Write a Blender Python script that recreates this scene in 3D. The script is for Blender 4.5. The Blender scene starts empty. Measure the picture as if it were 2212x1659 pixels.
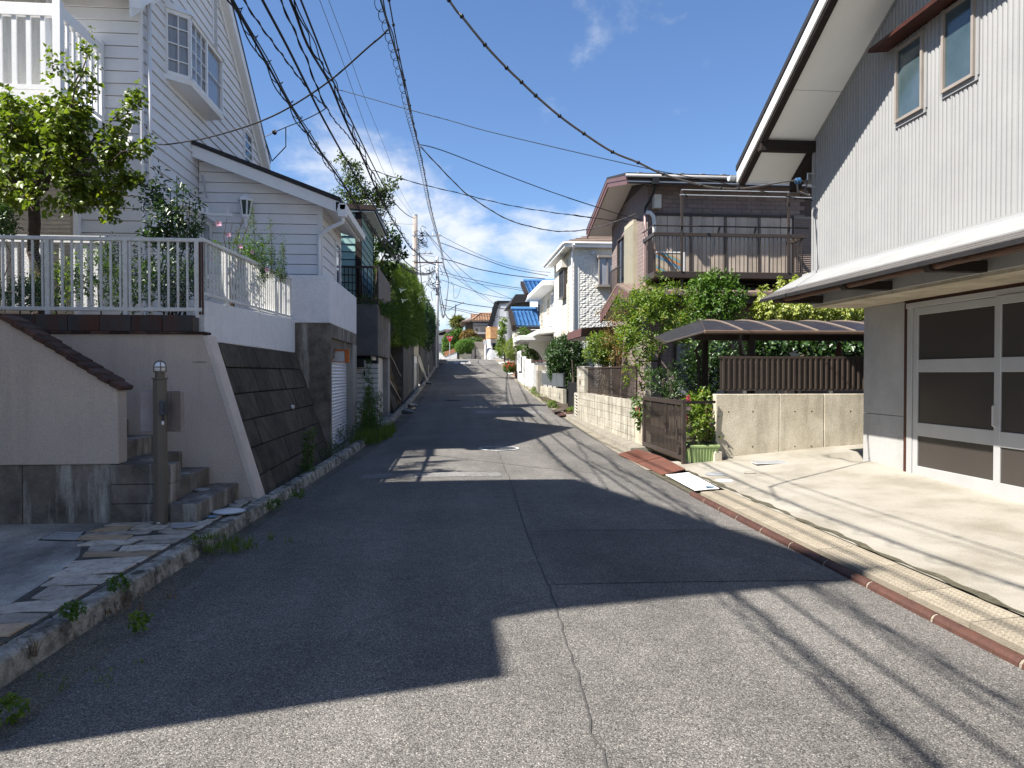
import bpy, bmesh, math, random
import numpy as np
from mathutils import Vector, Matrix, Euler
random.seed(7); RNG = np.random.default_rng(7)
SC = bpy.context.scene; COL = SC.collection
R = math.radians
# ---------------------------------------------------------------- camera
PSI, TH, CAMH = R(4.97), R(.84), 1.6
F, CX, CY = 1530., 1106., 829.5
cd = bpy.data.cameras.new('camera'); cam = bpy.data.objects.new('camera', cd); COL.objects.link(cam)
cam.location = (0, 0, CAMH); cam.rotation_euler = (R(90) - TH, 0, -PSI)
cd.sensor_width = 36; cd.lens = 36 * F / 2212; cd.clip_start = .05; cd.clip_end = 3000
SC.camera = cam
# ---------------------------------------------------------------- sky and sun
SUN = Vector((-1, -.36, 1.28)).normalized()
el = math.asin(SUN.z); az = math.atan2(SUN.x, SUN.y)
w = bpy.data.worlds.new('World'); SC.world = w; w.use_nodes = True
nt = w.node_tree; N = nt.nodes; L = nt.links
bg = N['Background']
sky = N.new('ShaderNodeTexSky'); sky.sky_type = 'NISHITA'; sky.sun_disc = False
sky.sun_elevation = el; sky.sun_rotation = az; sky.air_density = 1.0; sky.dust_density = .35; sky.ozone_density = 2.2
SKY_STRENGTH = .06
bg.inputs['Strength'].default_value = SKY_STRENGTH
tc = N.new('ShaderNodeTexCoord')
sep = N.new('ShaderNodeSeparateXYZ'); L.new(tc.outputs['Generated'], sep.inputs[0])
def wm(op, a, b=None, c=None):
    n = N.new('ShaderNodeMath'); n.operation = op
    for i, x in enumerate((a, b, c)):
        if x is None: continue
        if isinstance(x, (int, float)): n.inputs[i].default_value = x
        else: L.new(x, n.inputs[i])
    return n.outputs[0]
# cumulus layer: the view ray meets a cloud deck, flattened towards the horizon
den = wm('ADD', wm('MAXIMUM', sep.outputs[2], 0.0), .42)
cmb = N.new('ShaderNodeCombineXYZ')
L.new(wm('DIVIDE', sep.outputs[0], den), cmb.inputs[0]); L.new(wm('DIVIDE', sep.outputs[1], den), cmb.inputs[1])
mp = N.new('ShaderNodeMapping'); L.new(cmb.outputs[0], mp.inputs[0]); mp.inputs['Location'].default_value = (13.01, 13.13, 0)
n1 = N.new('ShaderNodeTexNoise'); n1.inputs['Scale'].default_value = 2.6; n1.inputs['Detail'].default_value = 9; n1.inputs['Roughness'].default_value = .6; n1.inputs['Distortion'].default_value = .15
L.new(mp.outputs[0], n1.inputs[0])
low = N.new('ShaderNodeMapRange'); low.interpolation_type = 'SMOOTHSTEP'
L.new(sep.outputs[2], low.inputs[0])
low.inputs[1].default_value = .10; low.inputs[2].default_value = .46; low.inputs[3].default_value = .10; low.inputs[4].default_value = -.12
cov = wm('ADD', n1.outputs[0], low.outputs[0])
cr = N.new('ShaderNodeMapRange'); cr.interpolation_type = 'SMOOTHSTEP'
L.new(cov, cr.inputs[0]); cr.inputs[1].default_value = .50; cr.inputs[2].default_value = .71; cr.inputs[4].default_value = .92
mx = N.new('ShaderNodeMix'); mx.data_type = 'RGBA'
tint = N.new('ShaderNodeMix'); tint.data_type = 'RGBA'; tint.blend_type = 'MULTIPLY'; tint.inputs[0].default_value = 1
L.new(sky.outputs[0], tint.inputs[6]); tint.inputs[7].default_value = (.82, .97, 1.17, 1)
L.new(cr.outputs[0], mx.inputs[0]); L.new(tint.outputs[2], mx.inputs[6])
mx.inputs[7].default_value = (6.6, 6.8, 7.2, 1)
L.new(mx.outputs[2], bg.inputs[0])
sd = bpy.data.lights.new('sun', 'SUN'); sd.energy = 5; sd.angle = R(.53); sd.color = (1, .955, .88)
so = bpy.data.objects.new('sun', sd); COL.objects.link(so); so.rotation_euler = SUN.to_track_quat('Z', 'Y').to_euler(); so.location = SUN * 60
SC.view_settings.view_transform = 'Standard'; SC.view_settings.look = 'None'
SC.view_settings.exposure = 1.38; SC.view_settings.gamma = 1; SC.view_settings.use_curve_mapping = False
# ---------------------------------------------------------------- survey helpers (where a sight line meets a real plane)
def ray(u, v):
    r = (u - CX) / F; t = -(v - CY) / F
    sp, cp, st, ct = math.sin(PSI), math.cos(PSI), math.sin(TH), math.cos(TH)
    return (sp*ct + r*cp + t*sp*st, cp*ct - r*sp + t*cp*st, -st + t*ct)
def P(u, v, X=None, Y=None, Z=None):
    d = ray(u, v)
    k = X/d[0] if X is not None else Y/d[1] if Y is not None else (Z - CAMH)/d[2]
    return Vector((d[0]*k, d[1]*k, CAMH + d[2]*k))
def interp(tab):
    xs = np.array([a for a, b in tab], float); ys = np.array([b for a, b in tab], float)
    def f(y):
        q = np.linspace(-2.5, 2.5, 9)
        return float(np.mean(np.interp(y + q, xs, ys)))
    return f
zr = interp([(-30, 0), (0, 0), (10, 0), (15, .04), (21, .13), (27, .3), (33, .54), (40, .9), (45, 1.2), (53, 1.76), (60, 2.3), (68, 2.85), (74, 3.1), (82, 3.25), (95, 3.2), (130, 1.5), (220, -3)])
xl = interp([(-30, -1.9), (0, -1.9), (3.4, -1.9), (8, -2.06), (11, -1.85), (15.3, -1.5), (21, -1.31), (33, -1.2), (45, -1.0), (67, -.56), (75, -.5), (90, -.5)])
xk = interp([(-30, -2.33), (0, -2.33), (4, -2.31), (7, -2.15), (10, -2.05), (12.5, -1.92), (16, -1.8), (21, -1.7), (33, -1.55), (45, -1.38), (67, -.95), (75, -.9), (90, -.9)])
xr = interp([(-30, 3.1), (0, 3.1), (9, 3.16), (13, 3.24), (16, 3.38), (21, 3.6), (27, 3.75), (33, 3.85), (45, 4.1), (60, 4.25), (70, 4.38), (90, 4.4)])
# ---------------------------------------------------------------- materials
MATS = {}
def M(name, c, c2=None, scale=2.5, rough=.8, bump=0, bscale=60, metal=0, spec=.35, dirt=None, damt=.5, dscale=(1.6, 1.6, .35), fine=.12, fscale=45, objvar=0, dlo=.5, dhi=.72, coat=0, alpha=1, trans=0, ior=1.45, sub=0, wood=None, dmetal=False):
    if name in MATS: return MATS[name]
    m = bpy.data.materials.new(name); m.use_nodes = True; t = m.node_tree; n = t.nodes; l = t.links
    b = n['Principled BSDF']
    c2 = c2 or tuple(min(1, x * .8) for x in c)
    geo = n.new('ShaderNodeNewGeometry'); pos = geo.outputs['Position']
    if wood:
        mpn = n.new('ShaderNodeMapping'); mpn.inputs['Scale'].default_value = wood; l.new(pos, mpn.inputs[0]); pos1 = mpn.outputs[0]
    else: pos1 = pos
    a = n.new('ShaderNodeTexNoise'); a.inputs['Scale'].default_value = scale; a.inputs['Detail'].default_value = 6; a.inputs['Roughness'].default_value = .62; l.new(pos1, a.inputs[0])
    mr = n.new('ShaderNodeMapRange'); l.new(a.outputs[0], mr.inputs[0]); mr.inputs[1].default_value = .32; mr.inputs[2].default_value = .68
    mixn = n.new('ShaderNodeMix'); mixn.data_type = 'RGBA'; l.new(mr.outputs[0], mixn.inputs[0]); mixn.inputs[6].default_value = (*c, 1); mixn.inputs[7].default_value = (*c2, 1)
    out = mixn.outputs[2]
    f = n.new('ShaderNodeTexNoise'); f.inputs['Scale'].default_value = fscale; f.inputs['Detail'].default_value = 3; l.new(pos, f.inputs[0])
    if dirt:
        mp = n.new('ShaderNodeMapping'); mp.inputs['Scale'].default_value = dscale; l.new(pos, mp.inputs[0])
        dn = n.new('ShaderNodeTexNoise'); dn.inputs['Scale'].default_value = 1; dn.inputs['Detail'].default_value = 8; dn.inputs['Roughness'].default_value = .68; l.new(mp.outputs[0], dn.inputs[0])
        dr = n.new('ShaderNodeMapRange'); l.new(dn.outputs[0], dr.inputs[0]); dr.inputs[1].default_value = dlo; dr.inputs[2].default_value = dhi; dr.inputs[4].default_value = damt
        dm = n.new('ShaderNodeMix'); dm.data_type = 'RGBA'; l.new(dr.outputs[0], dm.inputs[0]); l.new(out, dm.inputs[6]); dm.inputs[7].default_value = (*dirt, 1)
        out = dm.outputs[2]

    val = n.new('ShaderNodeMapRange'); l.new(f.outputs[0], val.inputs[0]); val.inputs[1].default_value = .25; val.inputs[2].default_value = .75
    val.inputs[3].default_value = 1 - fine; val.inputs[4].default_value = 1 + fine
    vv = val.outputs[0]
    if objvar:
        oi = n.new('ShaderNodeObjectInfo'); om = n.new('ShaderNodeMapRange'); l.new(oi.outputs['Random'], om.inputs[0]); om.inputs[3].default_value = 1 - objvar; om.inputs[4].default_value = 1 + objvar
        mm = n.new('ShaderNodeMath'); mm.operation = 'MULTIPLY'; l.new(vv, mm.inputs[0]); l.new(om.outputs[0], mm.inputs[1]); vv = mm.outputs[0]
    hs = n.new('ShaderNodeVectorMath'); hs.operation = 'SCALE'; l.new(out, hs.inputs[0]); l.new(vv, hs.inputs['Scale'])
    l.new(hs.outputs[0], b.inputs['Base Color'])
    b.inputs['Roughness'].default_value = rough; b.inputs['Metallic'].default_value = metal
    b.inputs['Specular IOR Level'].default_value = spec; b.inputs['IOR'].default_value = ior
    b.inputs['Coat Weight'].default_value = coat; b.inputs['Alpha'].default_value = alpha; b.inputs['Transmission Weight'].default_value = trans
    if bump:
        bn = n.new('ShaderNodeTexNoise'); bn.inputs['Scale'].default_value = bscale; bn.inputs['Detail'].default_value = 5; l.new(pos1 if wood else pos, bn.inputs[0])
        bp = n.new('ShaderNodeBump'); bp.inputs['Strength'].default_value = bump; bp.inputs['Distance'].default_value = .02; l.new(bn.outputs[0], bp.inputs['Height']); l.new(bp.outputs[0], b.inputs['Normal'])
    MATS[name] = m
    return m
def asphalt(name, base, light, dark, big=.35, worn=None):
    m = bpy.data.materials.new(name); m.use_nodes = True; t = m.node_tree; n = t.nodes; l = t.links; b = n['Principled BSDF']
    geo = n.new('ShaderNodeNewGeometry'); pos = geo.outputs['Position']
    v = n.new('ShaderNodeTexVoronoi'); v.inputs['Scale'].default_value = 150; l.new(pos, v.inputs[0])
    s = n.new('ShaderNodeSeparateColor'); l.new(v.outputs['Color'], s.inputs[0])
    cr = n.new('ShaderNodeValToRGB'); e = cr.color_ramp.elements
    e[0].position = 0; e[0].color = (*dark, 1); e[1].position = 1; e[1].color = (*light, 1)
    for p_, c_ in ((.35, tuple(.8*x for x in base)), (.62, base), (.88, tuple(1.3*x for x in base)), (.95, tuple(1.65*x for x in base))):
        k = e.new(p_); k.color = (*c_, 1)
    l.new(s.outputs[0], cr.inputs[0])
    # binder between the chippings
    d = n.new('ShaderNodeMapRange'); l.new(v.outputs['Distance'], d.inputs[0]); d.inputs[1].default_value = .25; d.inputs[2].default_value = .75; d.inputs[3].default_value = 1.12; d.inputs[4].default_value = .55
    a = n.new('ShaderNodeTexNoise'); a.inputs['Scale'].default_value = .55; a.inputs['Detail'].default_value = 7; a.inputs['Roughness'].default_value = .6; l.new(pos, a.inputs[0])
    ar = n.new('ShaderNodeMapRange'); l.new(a.outputs[0], ar.inputs[0]); ar.inputs[1].default_value = .3; ar.inputs[2].default_value = .7; ar.inputs[3].default_value = 1 - big; ar.inputs[4].default_value = 1 + big
    a2 = n.new('ShaderNodeTexNoise'); a2.inputs['Scale'].default_value = 7; a2.inputs['Detail'].default_value = 4; l.new(pos, a2.inputs[0])
    ar2 = n.new('ShaderNodeMapRange'); l.new(a2.outputs[0], ar2.inputs[0]); ar2.inputs[1].default_value = .3; ar2.inputs[2].default_value = .7; ar2.inputs[3].default_value = .9; ar2.inputs[4].default_value = 1.1
    m1 = n.new('ShaderNodeMath'); m1.operation = 'MULTIPLY'; l.new(d.outputs[0], m1.inputs[0]); l.new(ar.outputs[0], m1.inputs[1])
    m2 = n.new('ShaderNodeMath'); m2.operation = 'MULTIPLY'; l.new(m1.outputs[0], m2.inputs[0]); l.new(ar2.outputs[0], m2.inputs[1])
    mpt = n.new('ShaderNodeMapping'); mpt.inputs['Scale'].default_value = (1.5, .12, 1); l.new(pos, mpt.inputs[0])
    a3 = n.new('ShaderNodeTexNoise'); a3.inputs['Scale'].default_value = 1; a3.inputs['Detail'].default_value = 5; l.new(mpt.outputs[0], a3.inputs[0])
    ar3 = n.new('ShaderNodeMapRange'); l.new(a3.outputs[0], ar3.inputs[0]); ar3.inputs[1].default_value = .3; ar3.inputs[2].default_value = .7; ar3.inputs[3].default_value = .80; ar3.inputs[4].default_value = 1.18
    m4 = n.new('ShaderNodeMath'); m4.operation = 'MULTIPLY'; l.new(m2.outputs[0], m4.inputs[0]); l.new(ar3.outputs[0], m4.inputs[1])
    sc = n.new('ShaderNodeVectorMath'); sc.operation = 'SCALE'; l.new(cr.outputs[0], sc.inputs[0]); l.new(m4.outputs[0], sc.inputs['Scale'])
    l.new(sc.outputs[0], b.inputs['Base Color']); b.inputs['Roughness'].default_value = .85; b.inputs['Specular IOR Level'].default_value = .35
    bp = n.new('ShaderNodeBump'); bp.inputs['Strength'].default_value = .55; bp.inputs['Distance'].default_value = .006; bp.invert = True; l.new(v.outputs['Distance'], bp.inputs['Height']); l.new(bp.outputs[0], b.inputs['Normal'])
    MATS[name] = m; return m
def leafmat(name, c, c2, trans=.35, rough=.45, vary=.35, dry=None):
    m = bpy.data.materials.new(name); m.use_nodes = True; t = m.node_tree; n = t.nodes; l = t.links
    b = n['Principled BSDF']; out = n['Material Output']
    geo = n.new('ShaderNodeNewGeometry')
    cr = n.new('ShaderNodeValToRGB'); e = cr.color_ramp.elements
    e[0].color = (*c, 1); e[1].color = (*c2, 1)
    if dry: k = e.new(.93); k.color = (*c2, 1); e[-1].color = (*dry, 1)
    l.new(geo.outputs['Random Per Island'], cr.inputs[0])
    l.new(cr.outputs[0], b.inputs['Base Color']); b.inputs['Roughness'].default_value = rough; b.inputs['Specular IOR Level'].default_value = .4
    tr = n.new('ShaderNodeBsdfTranslucent'); sc = n.new('ShaderNodeVectorMath'); sc.operation = 'MULTIPLY'; l.new(cr.outputs[0], sc.inputs[0]); sc.inputs[1].default_value = (1.5, 1.7, .7); l.new(sc.outputs[0], tr.inputs[0])
    mx = n.new('ShaderNodeMixShader'); mx.inputs[0].default_value = trans; l.new(b.outputs[0], mx.inputs[1]); l.new(tr.outputs[0], mx.inputs[2]); l.new(mx.outputs[0], out.inputs[0])
    MATS[name] = m; return m
# ---------------------------------------------------------------- mesh helpers
class MB:
    def __init__(s): s.v = []; s.f = []
    def poly(s, *pts):
        i = len(s.v); s.v += [tuple(p) for p in pts]; s.f.append(tuple(range(i, i + len(pts)))); return s
    def box(s, x0, x1, y0, y1, z0, z1):
        i = len(s.v)
        s.v += [(x, y, z) for z in (z0, z1) for y in (y0, y1) for x in (x0, x1)]
        s.f += [tuple(i + k for k in q) for q in ((0, 2, 3, 1), (4, 5, 7, 6), (0, 1, 5, 4), (2, 6, 7, 3), (0, 4, 6, 2), (1, 3, 7, 5))]
        return s
    def hexa(s, bot, top):
        i = len(s.v); n = len(bot); s.v += [tuple(p) for p in bot] + [tuple(p) for p in top]
        s.f.append(tuple(i + k for k in range(n - 1, -1, -1))); s.f.append(tuple(i + n + k for k in range(n)))
        s.f += [(i + k, i + (k + 1) % n, i + n + (k + 1) % n, i + n + k) for k in range(n)]
        return s
    def prism(s, pts, vec):
        vec = Vector(vec); return s.hexa(pts, [Vector(p) + vec for p in pts])
    def bar(s, a, b, w, h=None, up=(0, 0, 1)):
        a, b = Vector(a), Vector(b); h = h or w; d = (b - a).normalized(); u = Vector(up)
        if abs(d.dot(u)) > .98: u = Vector((0, 1, 0))
        r = d.cross(u).normalized(); u = r.cross(d).normalized()
        q = [r*(-w/2) + u*(-h/2), r*(w/2) + u*(-h/2), r*(w/2) + u*(h/2), r*(-w/2) + u*(h/2)]
        return s.hexa([a + k for k in q], [b + k for k in q])
    def tube(s, pts, r, n=8, cap=True):
        pts = [Vector(p) for p in pts]; rr = r if isinstance(r, (list, tuple)) else [r]*len(pts); i0 = len(s.v); ref = None
        for k, p in enumerate(pts):
            d = (pts[min(k+1, len(pts)-1)] - pts[max(k-1, 0)])
            d = d.normalized() if d.length > 1e-9 else Vector((0, 0, 1))
            if ref is None: ref = Vector((0, 0, 1)) if abs(d.z) < .9 else Vector((1, 0, 0))
            a = d.cross(ref)
            if a.length < 1e-3: a = d.cross(Vector((.3, 1, .2)))
            a.normalize(); b = a.cross(d).normalized(); ref = b
            for j in range(n):
                t = 2*math.pi*j/n; s.v.append(tuple(p + (a*math.cos(t) + b*math.sin(t))*rr[k]))
        for k in range(len(pts) - 1):
            for j in range(n):
                a = i0 + k*n + j; b = i0 + k*n + (j+1) % n; s.f.append((a, b, b + n, a + n))
        if cap:
            s.f.append(tuple(i0 + j for j in range(n-1, -1, -1))); s.f.append(tuple(i0 + (len(pts)-1)*n + j for j in range(n)))
        return s
    def lathe(s, c, prof, n=16):
        c = Vector(c); i0 = len(s.v)
        for r, z in prof:
            for j in range(n):
                t = 2*math.pi*j/n; s.v.append((c.x + r*math.cos(t), c.y + r*math.sin(t), c.z + z))
        for k in range(len(prof) - 1):
            for j in range(n):
                a = i0 + k*n + j; b = i0 + k*n + (j+1) % n; s.f.append((a, b, b + n, a + n))
        s.f.append(tuple(i0 + j for j in range(n-1, -1, -1))); s.f.append(tuple(i0 + (len(prof)-1)*n + j for j in range(n)))
        return s
    def grid(s, fn, nu, nv):
        i0 = len(s.v)
        for a in range(nu + 1):
            for b in range(nv + 1): s.v.append(tuple(fn(a/nu, b/nv)))
        for a in range(nu):
            for b in range(nv):
                k = i0 + a*(nv+1) + b; s.f.append((k, k + nv + 1, k + nv + 2, k + 1))
        return s
    def mesh(s, name, mat, smooth=False):
        me = bpy.data.meshes.new(name); me.from_pydata(s.v, [], s.f)
        bm = bmesh.new(); bm.from_mesh(me); bmesh.ops.recalc_face_normals(bm, faces=bm.faces); bm.to_mesh(me); bm.free()
        if smooth: me.shade_smooth()
        me.materials.append(mat); return me
    def build(s, name, mat, parent=None, bevel=0, smooth=False, label=None, kind=None):
        o = link(name, s.mesh(name, mat, smooth), parent)
        if bevel:
            md = o.modifiers.new('bevel', 'BEVEL'); md.width = bevel; md.segments = 1; md.limit_method = 'ANGLE'; md.angle_limit = R(50)
        if label: o['label'] = label
        if kind: o['kind'] = kind
        return o
def setpar(o, parent):
    o.parent = parent
    r = parent
    m = Matrix.Identity(4)
    chain = []
    while r is not None: chain.append(r); r = r.parent
    for r in reversed(chain): m = m @ (r.matrix_parent_inverse if r.parent else Matrix.Identity(4)) @ Matrix.LocRotScale(r.location, r.rotation_euler, r.scale)
    o.matrix_parent_inverse = m.inverted()
def link(name, me, parent=None, loc=None, rot=None, scale=None):
    o = bpy.data.objects.new(name, me); COL.objects.link(o)
    if loc is not None: o.location = loc
    if rot is not None: o.rotation_euler = rot
    if scale is not None: o.scale = scale
    if parent is not None: setpar(o, parent)
    return o
def T(name, label, cat, loc=(0, 0, 0), group=None):
    o = bpy.data.objects.new(name, None); COL.objects.link(o); o.location = loc; o.empty_display_size = .2
    return tag(o, label, cat, group)
def tag(o, label, cat, group=None):
    o['label'] = label; o['category'] = cat
    if group: o['group'] = group
    return o
def struct(o): o['kind'] = 'structure'; return o
def npmesh(name, V, Fq, mat):
    me = bpy.data.meshes.new(name); V = np.asarray(V, np.float32); Fq = np.asarray(Fq, np.int32); k = Fq.shape[1]
    me.vertices.add(len(V)); me.vertices.foreach_set('co', V.ravel()); me.loops.add(Fq.size); me.loops.foreach_set('vertex_index', Fq.ravel())
    me.polygons.add(len(Fq)); me.polygons.foreach_set('loop_start', np.arange(0, Fq.size, k, dtype=np.int32)); me.polygons.foreach_set('loop_total', np.full(len(Fq), k, np.int32))
    me.update(calc_edges=True); me.materials.append(mat); return me
def unit(v): return v / np.maximum(np.linalg.norm(v, axis=1, keepdims=True), 1e-6)
def leafmesh(name, C, D, Nn, ln, wd, mat, fold=.25):
    """C base points, D directions, Nn normals; every leaf is a folded four-sided blade (an island of its own)"""
    D = unit(D); S = unit(np.cross(D, Nn)); U = np.cross(S, D); n = len(C); ln = np.asarray(ln).reshape(-1, 1); wd = np.asarray(wd).reshape(-1, 1)
    b = C; t = C + D*ln - U*ln*.18; m = C + D*ln*.45
    V = np.empty((n*4, 3)); V[0::4] = b; V[1::4] = m + S*wd/2 + U*wd*fold; V[2::4] = t; V[3::4] = m - S*wd/2 + U*wd*fold
    i = np.arange(n, dtype=np.int32)*4
    Fq = np.concatenate([np.stack([i, i+1, i+2], 1), np.stack([i, i+2, i+3], 1)])
    return npmesh(name, V, Fq, mat)
def foliage(name, parent, mat, blobs, sprigs, per, leaf, length, seed=1, up=.35, aspect=.5, box=False, shell=.5, droop=0, gap=0, smooth=False, kind='stuff'):
    rng = np.random.default_rng(seed); B = np.array(blobs, float)
    vol = (B[:, 3]*B[:, 4]*B[:, 5])**.75; idx = rng.choice(len(B), sprigs, p=vol/vol.sum())
    c = B[idx, :3]; rad = B[idx, 3:6]
    if box:
        d = rng.uniform(-1, 1, (sprigs, 3)); ax = rng.integers(0, 3, sprigs); sg = np.sign(rng.uniform(-1, 1, sprigs))
        d[np.arange(sprigs), ax] = sg*rng.uniform(shell, 1.0, sprigs)
        nd = np.zeros((sprigs, 3)); nd[np.arange(sprigs), ax] = sg
        nz = np.linalg.norm(d, axis=1, keepdims=True); d = d*np.minimum(1, (1.52/np.maximum(nz, 1e-3))**.8)
        axis = nd
    else:
        d = unit(rng.normal(size=(sprigs, 3))); axis = d.copy()
        d = d*(rng.uniform(shell**3, 1, (sprigs, 1))**(1/3))
    pos = c + d*rad
    if gap:
        q = np.sin(pos[:, 0]*5.1 + 1.3*seed)*np.sin(pos[:, 1]*4.7 + .5)*np.sin(pos[:, 2]*5.6 + seed) + .45*np.sin(pos[:, 0]*13)*np.sin(pos[:, 2]*12 + 1)
        keep = q > gap - 1; pos, axis = pos[keep], axis[keep]; sprigs = len(pos)
    axis = unit(axis + np.array([0, 0, up]) + rng.normal(size=(sprigs, 3))*.45)
    k = np.tile(np.arange(per), sprigs); A = np.repeat(axis, per, 0); C0 = np.repeat(pos, per, 0)
    s = (k/per - .35).reshape(-1, 1)*length
    rnd = rng.normal(size=(len(k), 3)); side = unit(rnd - A*(rnd*A).sum(1, keepdims=True))
    D = unit(A*.55 + side*.9 + np.array([0, 0, -droop])); Nn = unit(A*.8 - D*.2 + rng.normal(size=(len(k), 3))*.35 + np.array([0, 0, .5]))
    ln = leaf*rng.uniform(.65, 1.2, len(k)); me = leafmesh(name, C0 + A*s + D*leaf*.15, D, Nn, ln, ln*aspect, mat)
    o = link(name, me, parent)
    if kind: o['kind'] = kind
    return o
def blades(name, parent, mat, pts, h, w, per, spread, seed=1, lean=.35, kind='stuff'):
    rng = np.random.default_rng(seed); Pn = np.repeat(np.array(pts, float), per, 0); n = len(Pn)
    Pn[:, :2] += rng.normal(size=(n, 2))*spread
    hh = h*rng.uniform(.4, 1.15, n).reshape(-1, 1); ang = rng.uniform(0, 6.283, n); dx = np.stack([np.cos(ang), np.sin(ang), np.zeros(n)], 1)
    ln = lean*rng.uniform(.2, 1.3, n).reshape(-1, 1); mid = Pn + np.array([0, 0, 1])*hh*.6 + dx*hh*ln*.35; tip = Pn + np.array([0, 0, 1])*hh + dx*hh*ln
    sd_ = np.stack([-np.sin(ang), np.cos(ang), np.zeros(n)], 1)*w/2
    V = np.empty((n*5, 3)); V[0::5] = Pn - sd_; V[1::5] = Pn + sd_; V[2::5] = mid + sd_*.8; V[3::5] = tip; V[4::5] = mid - sd_*.8
    i = np.arange(n, dtype=np.int32)*5
    Fq = np.concatenate([np.stack([i, i+1, i+2], 1), np.stack([i, i+2, i+4], 1), np.stack([i+4, i+2, i+3], 1)])
    o = link(name, npmesh(name, V, Fq, mat), parent)
    if kind: o['kind'] = kind
    return o
def limb(mb, a, b, r0, r1, wob=.12, n=6, seed=0):
    rg = random.Random(seed); a, b = Vector(a), Vector(b); d = (b - a).length; pts = []; rs = []
    for k in range(n):
        t = k/(n-1); j = Vector((rg.uniform(-1, 1), rg.uniform(-1, 1), rg.uniform(-.4, .4)))*wob*d*math.sin(math.pi*t)*.5
        pts.append(a.lerp(b, t) + j); rs.append(r0 + (r1 - r0)*t)
    mb.tube(pts, rs, 7); return pts
def text(name, body, size, mat, parent, loc, rot, ext=.002):
    cu = bpy.data.curves.new(name, 'FONT'); cu.body = body; cu.size = size; cu.extrude = ext; cu.align_x = 'CENTER'; cu.align_y = 'CENTER'
    o = bpy.data.objects.new(name, cu); COL.objects.link(o); dg = bpy.context.evaluated_depsgraph_get()
    me = bpy.data.meshes.new_from_object(o.evaluated_get(dg)); bpy.data.objects.remove(o); me.materials.clear(); me.materials.append(mat)
    return link(name, me, parent, loc, rot)
# ---------------------------------------------------------------- palette
ASPH = asphalt('asphalt', (.155, .144, .131), (.34, .315, .285), (.05, .047, .043), .24)
ASPH2 = asphalt('asphalt_dark_patch', (.134, .124, .112), (.31, .285, .255), (.042, .04, .037), .24)
ASPHG = asphalt('gutter_asphalt', (.135, .115, .088), (.36, .32, .25), (.05, .045, .035), .5)
CONC = M('concrete', (.36, .34, .31), (.27, .255, .23), 1.8, .88, .25, 45, dirt=(.06, .057, .05), damt=.55)
CONCW = M('weathered_concrete', (.52, .47, .375), (.38, .335, .25), 2.2, .9, .3, 40, dirt=(.15, .135, .10), damt=.65, dscale=(2.6, 2.6, .55), dlo=.47, dhi=.72)
CONCD = M('dark_stained_concrete', (.215, .188, .158), (.085, .075, .063), 3.5, .92, .3, 40, dirt=(.50, .475, .43), damt=.9, dscale=(4.5, 4.5, .55), dlo=.52, dhi=.70)
CONCH = M('blackened_concrete', (.12, .11, .10), (.07, .066, .06), 1.5, .92, .3, 40, dirt=(.035, .034, .03), damt=.7, dscale=(2, .7, .4))
CONCN = M('clean_grey_concrete', (.36, .355, .345), (.29, .285, .275), 1.6, .75, .1, 30, dirt=(.17, .17, .165), damt=.4, dscale=(1.4, 1.4, 1.0))
SLAB = M('driveway_concrete', (.315, .292, .25), (.235, .213, .172), 1.1, .88, .35, 90, dirt=(.165, .148, .112), damt=.6, dscale=(1.1, 1.1, 1.1), dlo=.5, dhi=.75, fine=.2, fscale=110)
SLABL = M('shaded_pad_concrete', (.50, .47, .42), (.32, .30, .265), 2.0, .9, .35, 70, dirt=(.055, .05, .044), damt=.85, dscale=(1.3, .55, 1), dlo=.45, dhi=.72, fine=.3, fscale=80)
GUT = M('cast_gutter_concrete', (.29, .25, .19), (.22, .19, .145), 5, .9, .5, 130, fine=.2, fscale=120, objvar=.08)
KERB = M('mossy_kerb_concrete', (.50, .47, .41), (.19, .175, .145), 11, .95, .8, 60, dirt=(.035, .035, .028), damt=.85, dscale=(5, 5, 5), dlo=.46, dhi=.6, objvar=.1)
SOIL = M('garden_soil', (.07, .05, .035), (.04, .03, .02), 6, .95, .6, 40)
STUC = M('beige_stucco', (.53, .45, .385), (.48, .405, .35), 2.5, .92, .45, 50, dirt=(.33, .28, .25), damt=.5, dscale=(5, 5, .35), dlo=.53, dhi=.78, fine=.07)
STUCL = M('lit_stucco_edge', (.68, .60, .53), None, 2.5, .92, .2, 70, fine=.05)  # same stucco, coloured paler to stand in for light on the street-side face
WPAINT = M('white_painted_wall', (.78, .78, .79), (.70, .70, .72), 3, .85, .5, 55, dirt=(.36, .33, .29), damt=.45, dscale=(6, 6, .5), dlo=.58, dhi=.8)
SIDING = M('white_siding', (.74, .73, .72), (.70, .69, .685), 1.3, .7, .05, 40, dirt=(.5, .47, .43), damt=.3, dscale=(1.2, 1.2, .5), fine=.03, objvar=.02)
TRIM = M('white_trim', (.78, .78, .77), (.73, .73, .73), 4, .5, 0, fine=.03)
TRIMD = M('weathered_white_paint', (.68, .68, .66), (.58, .57, .54), 9, .6, .1, 80, dirt=(.30, .16, .09), damt=.6, dscale=(9, 9, 9), dlo=.63, dhi=.75)
IVORY = M('ivory_aluminium', (.62, .58, .5), None, 3, .5)
BRICKC = M('dark_clay_brick', (.085, .042, .03), (.038, .026, .022), 8, .9, .5, 60, dirt=(.1, .09, .085), damt=.6, dscale=(12, 12, 12), objvar=.5)
TILEB = M('rust_stained_slate_tile', (.062, .058, .055), (.042, .042, .042), 5, .65, .2, 60, dirt=(.085, .032, .02), damt=.85, dscale=(5, 5, .8), dlo=.45, dhi=.6, objvar=.2)
BLKD = M('blackened_retaining_block', (.10, .083, .064), (.042, .037, .031), 5, .95, .7, 45, dirt=(.13, .095, .05), damt=.55, dscale=(1.6, 1.6, 1.6), dlo=.55, dhi=.72, objvar=.25)
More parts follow.
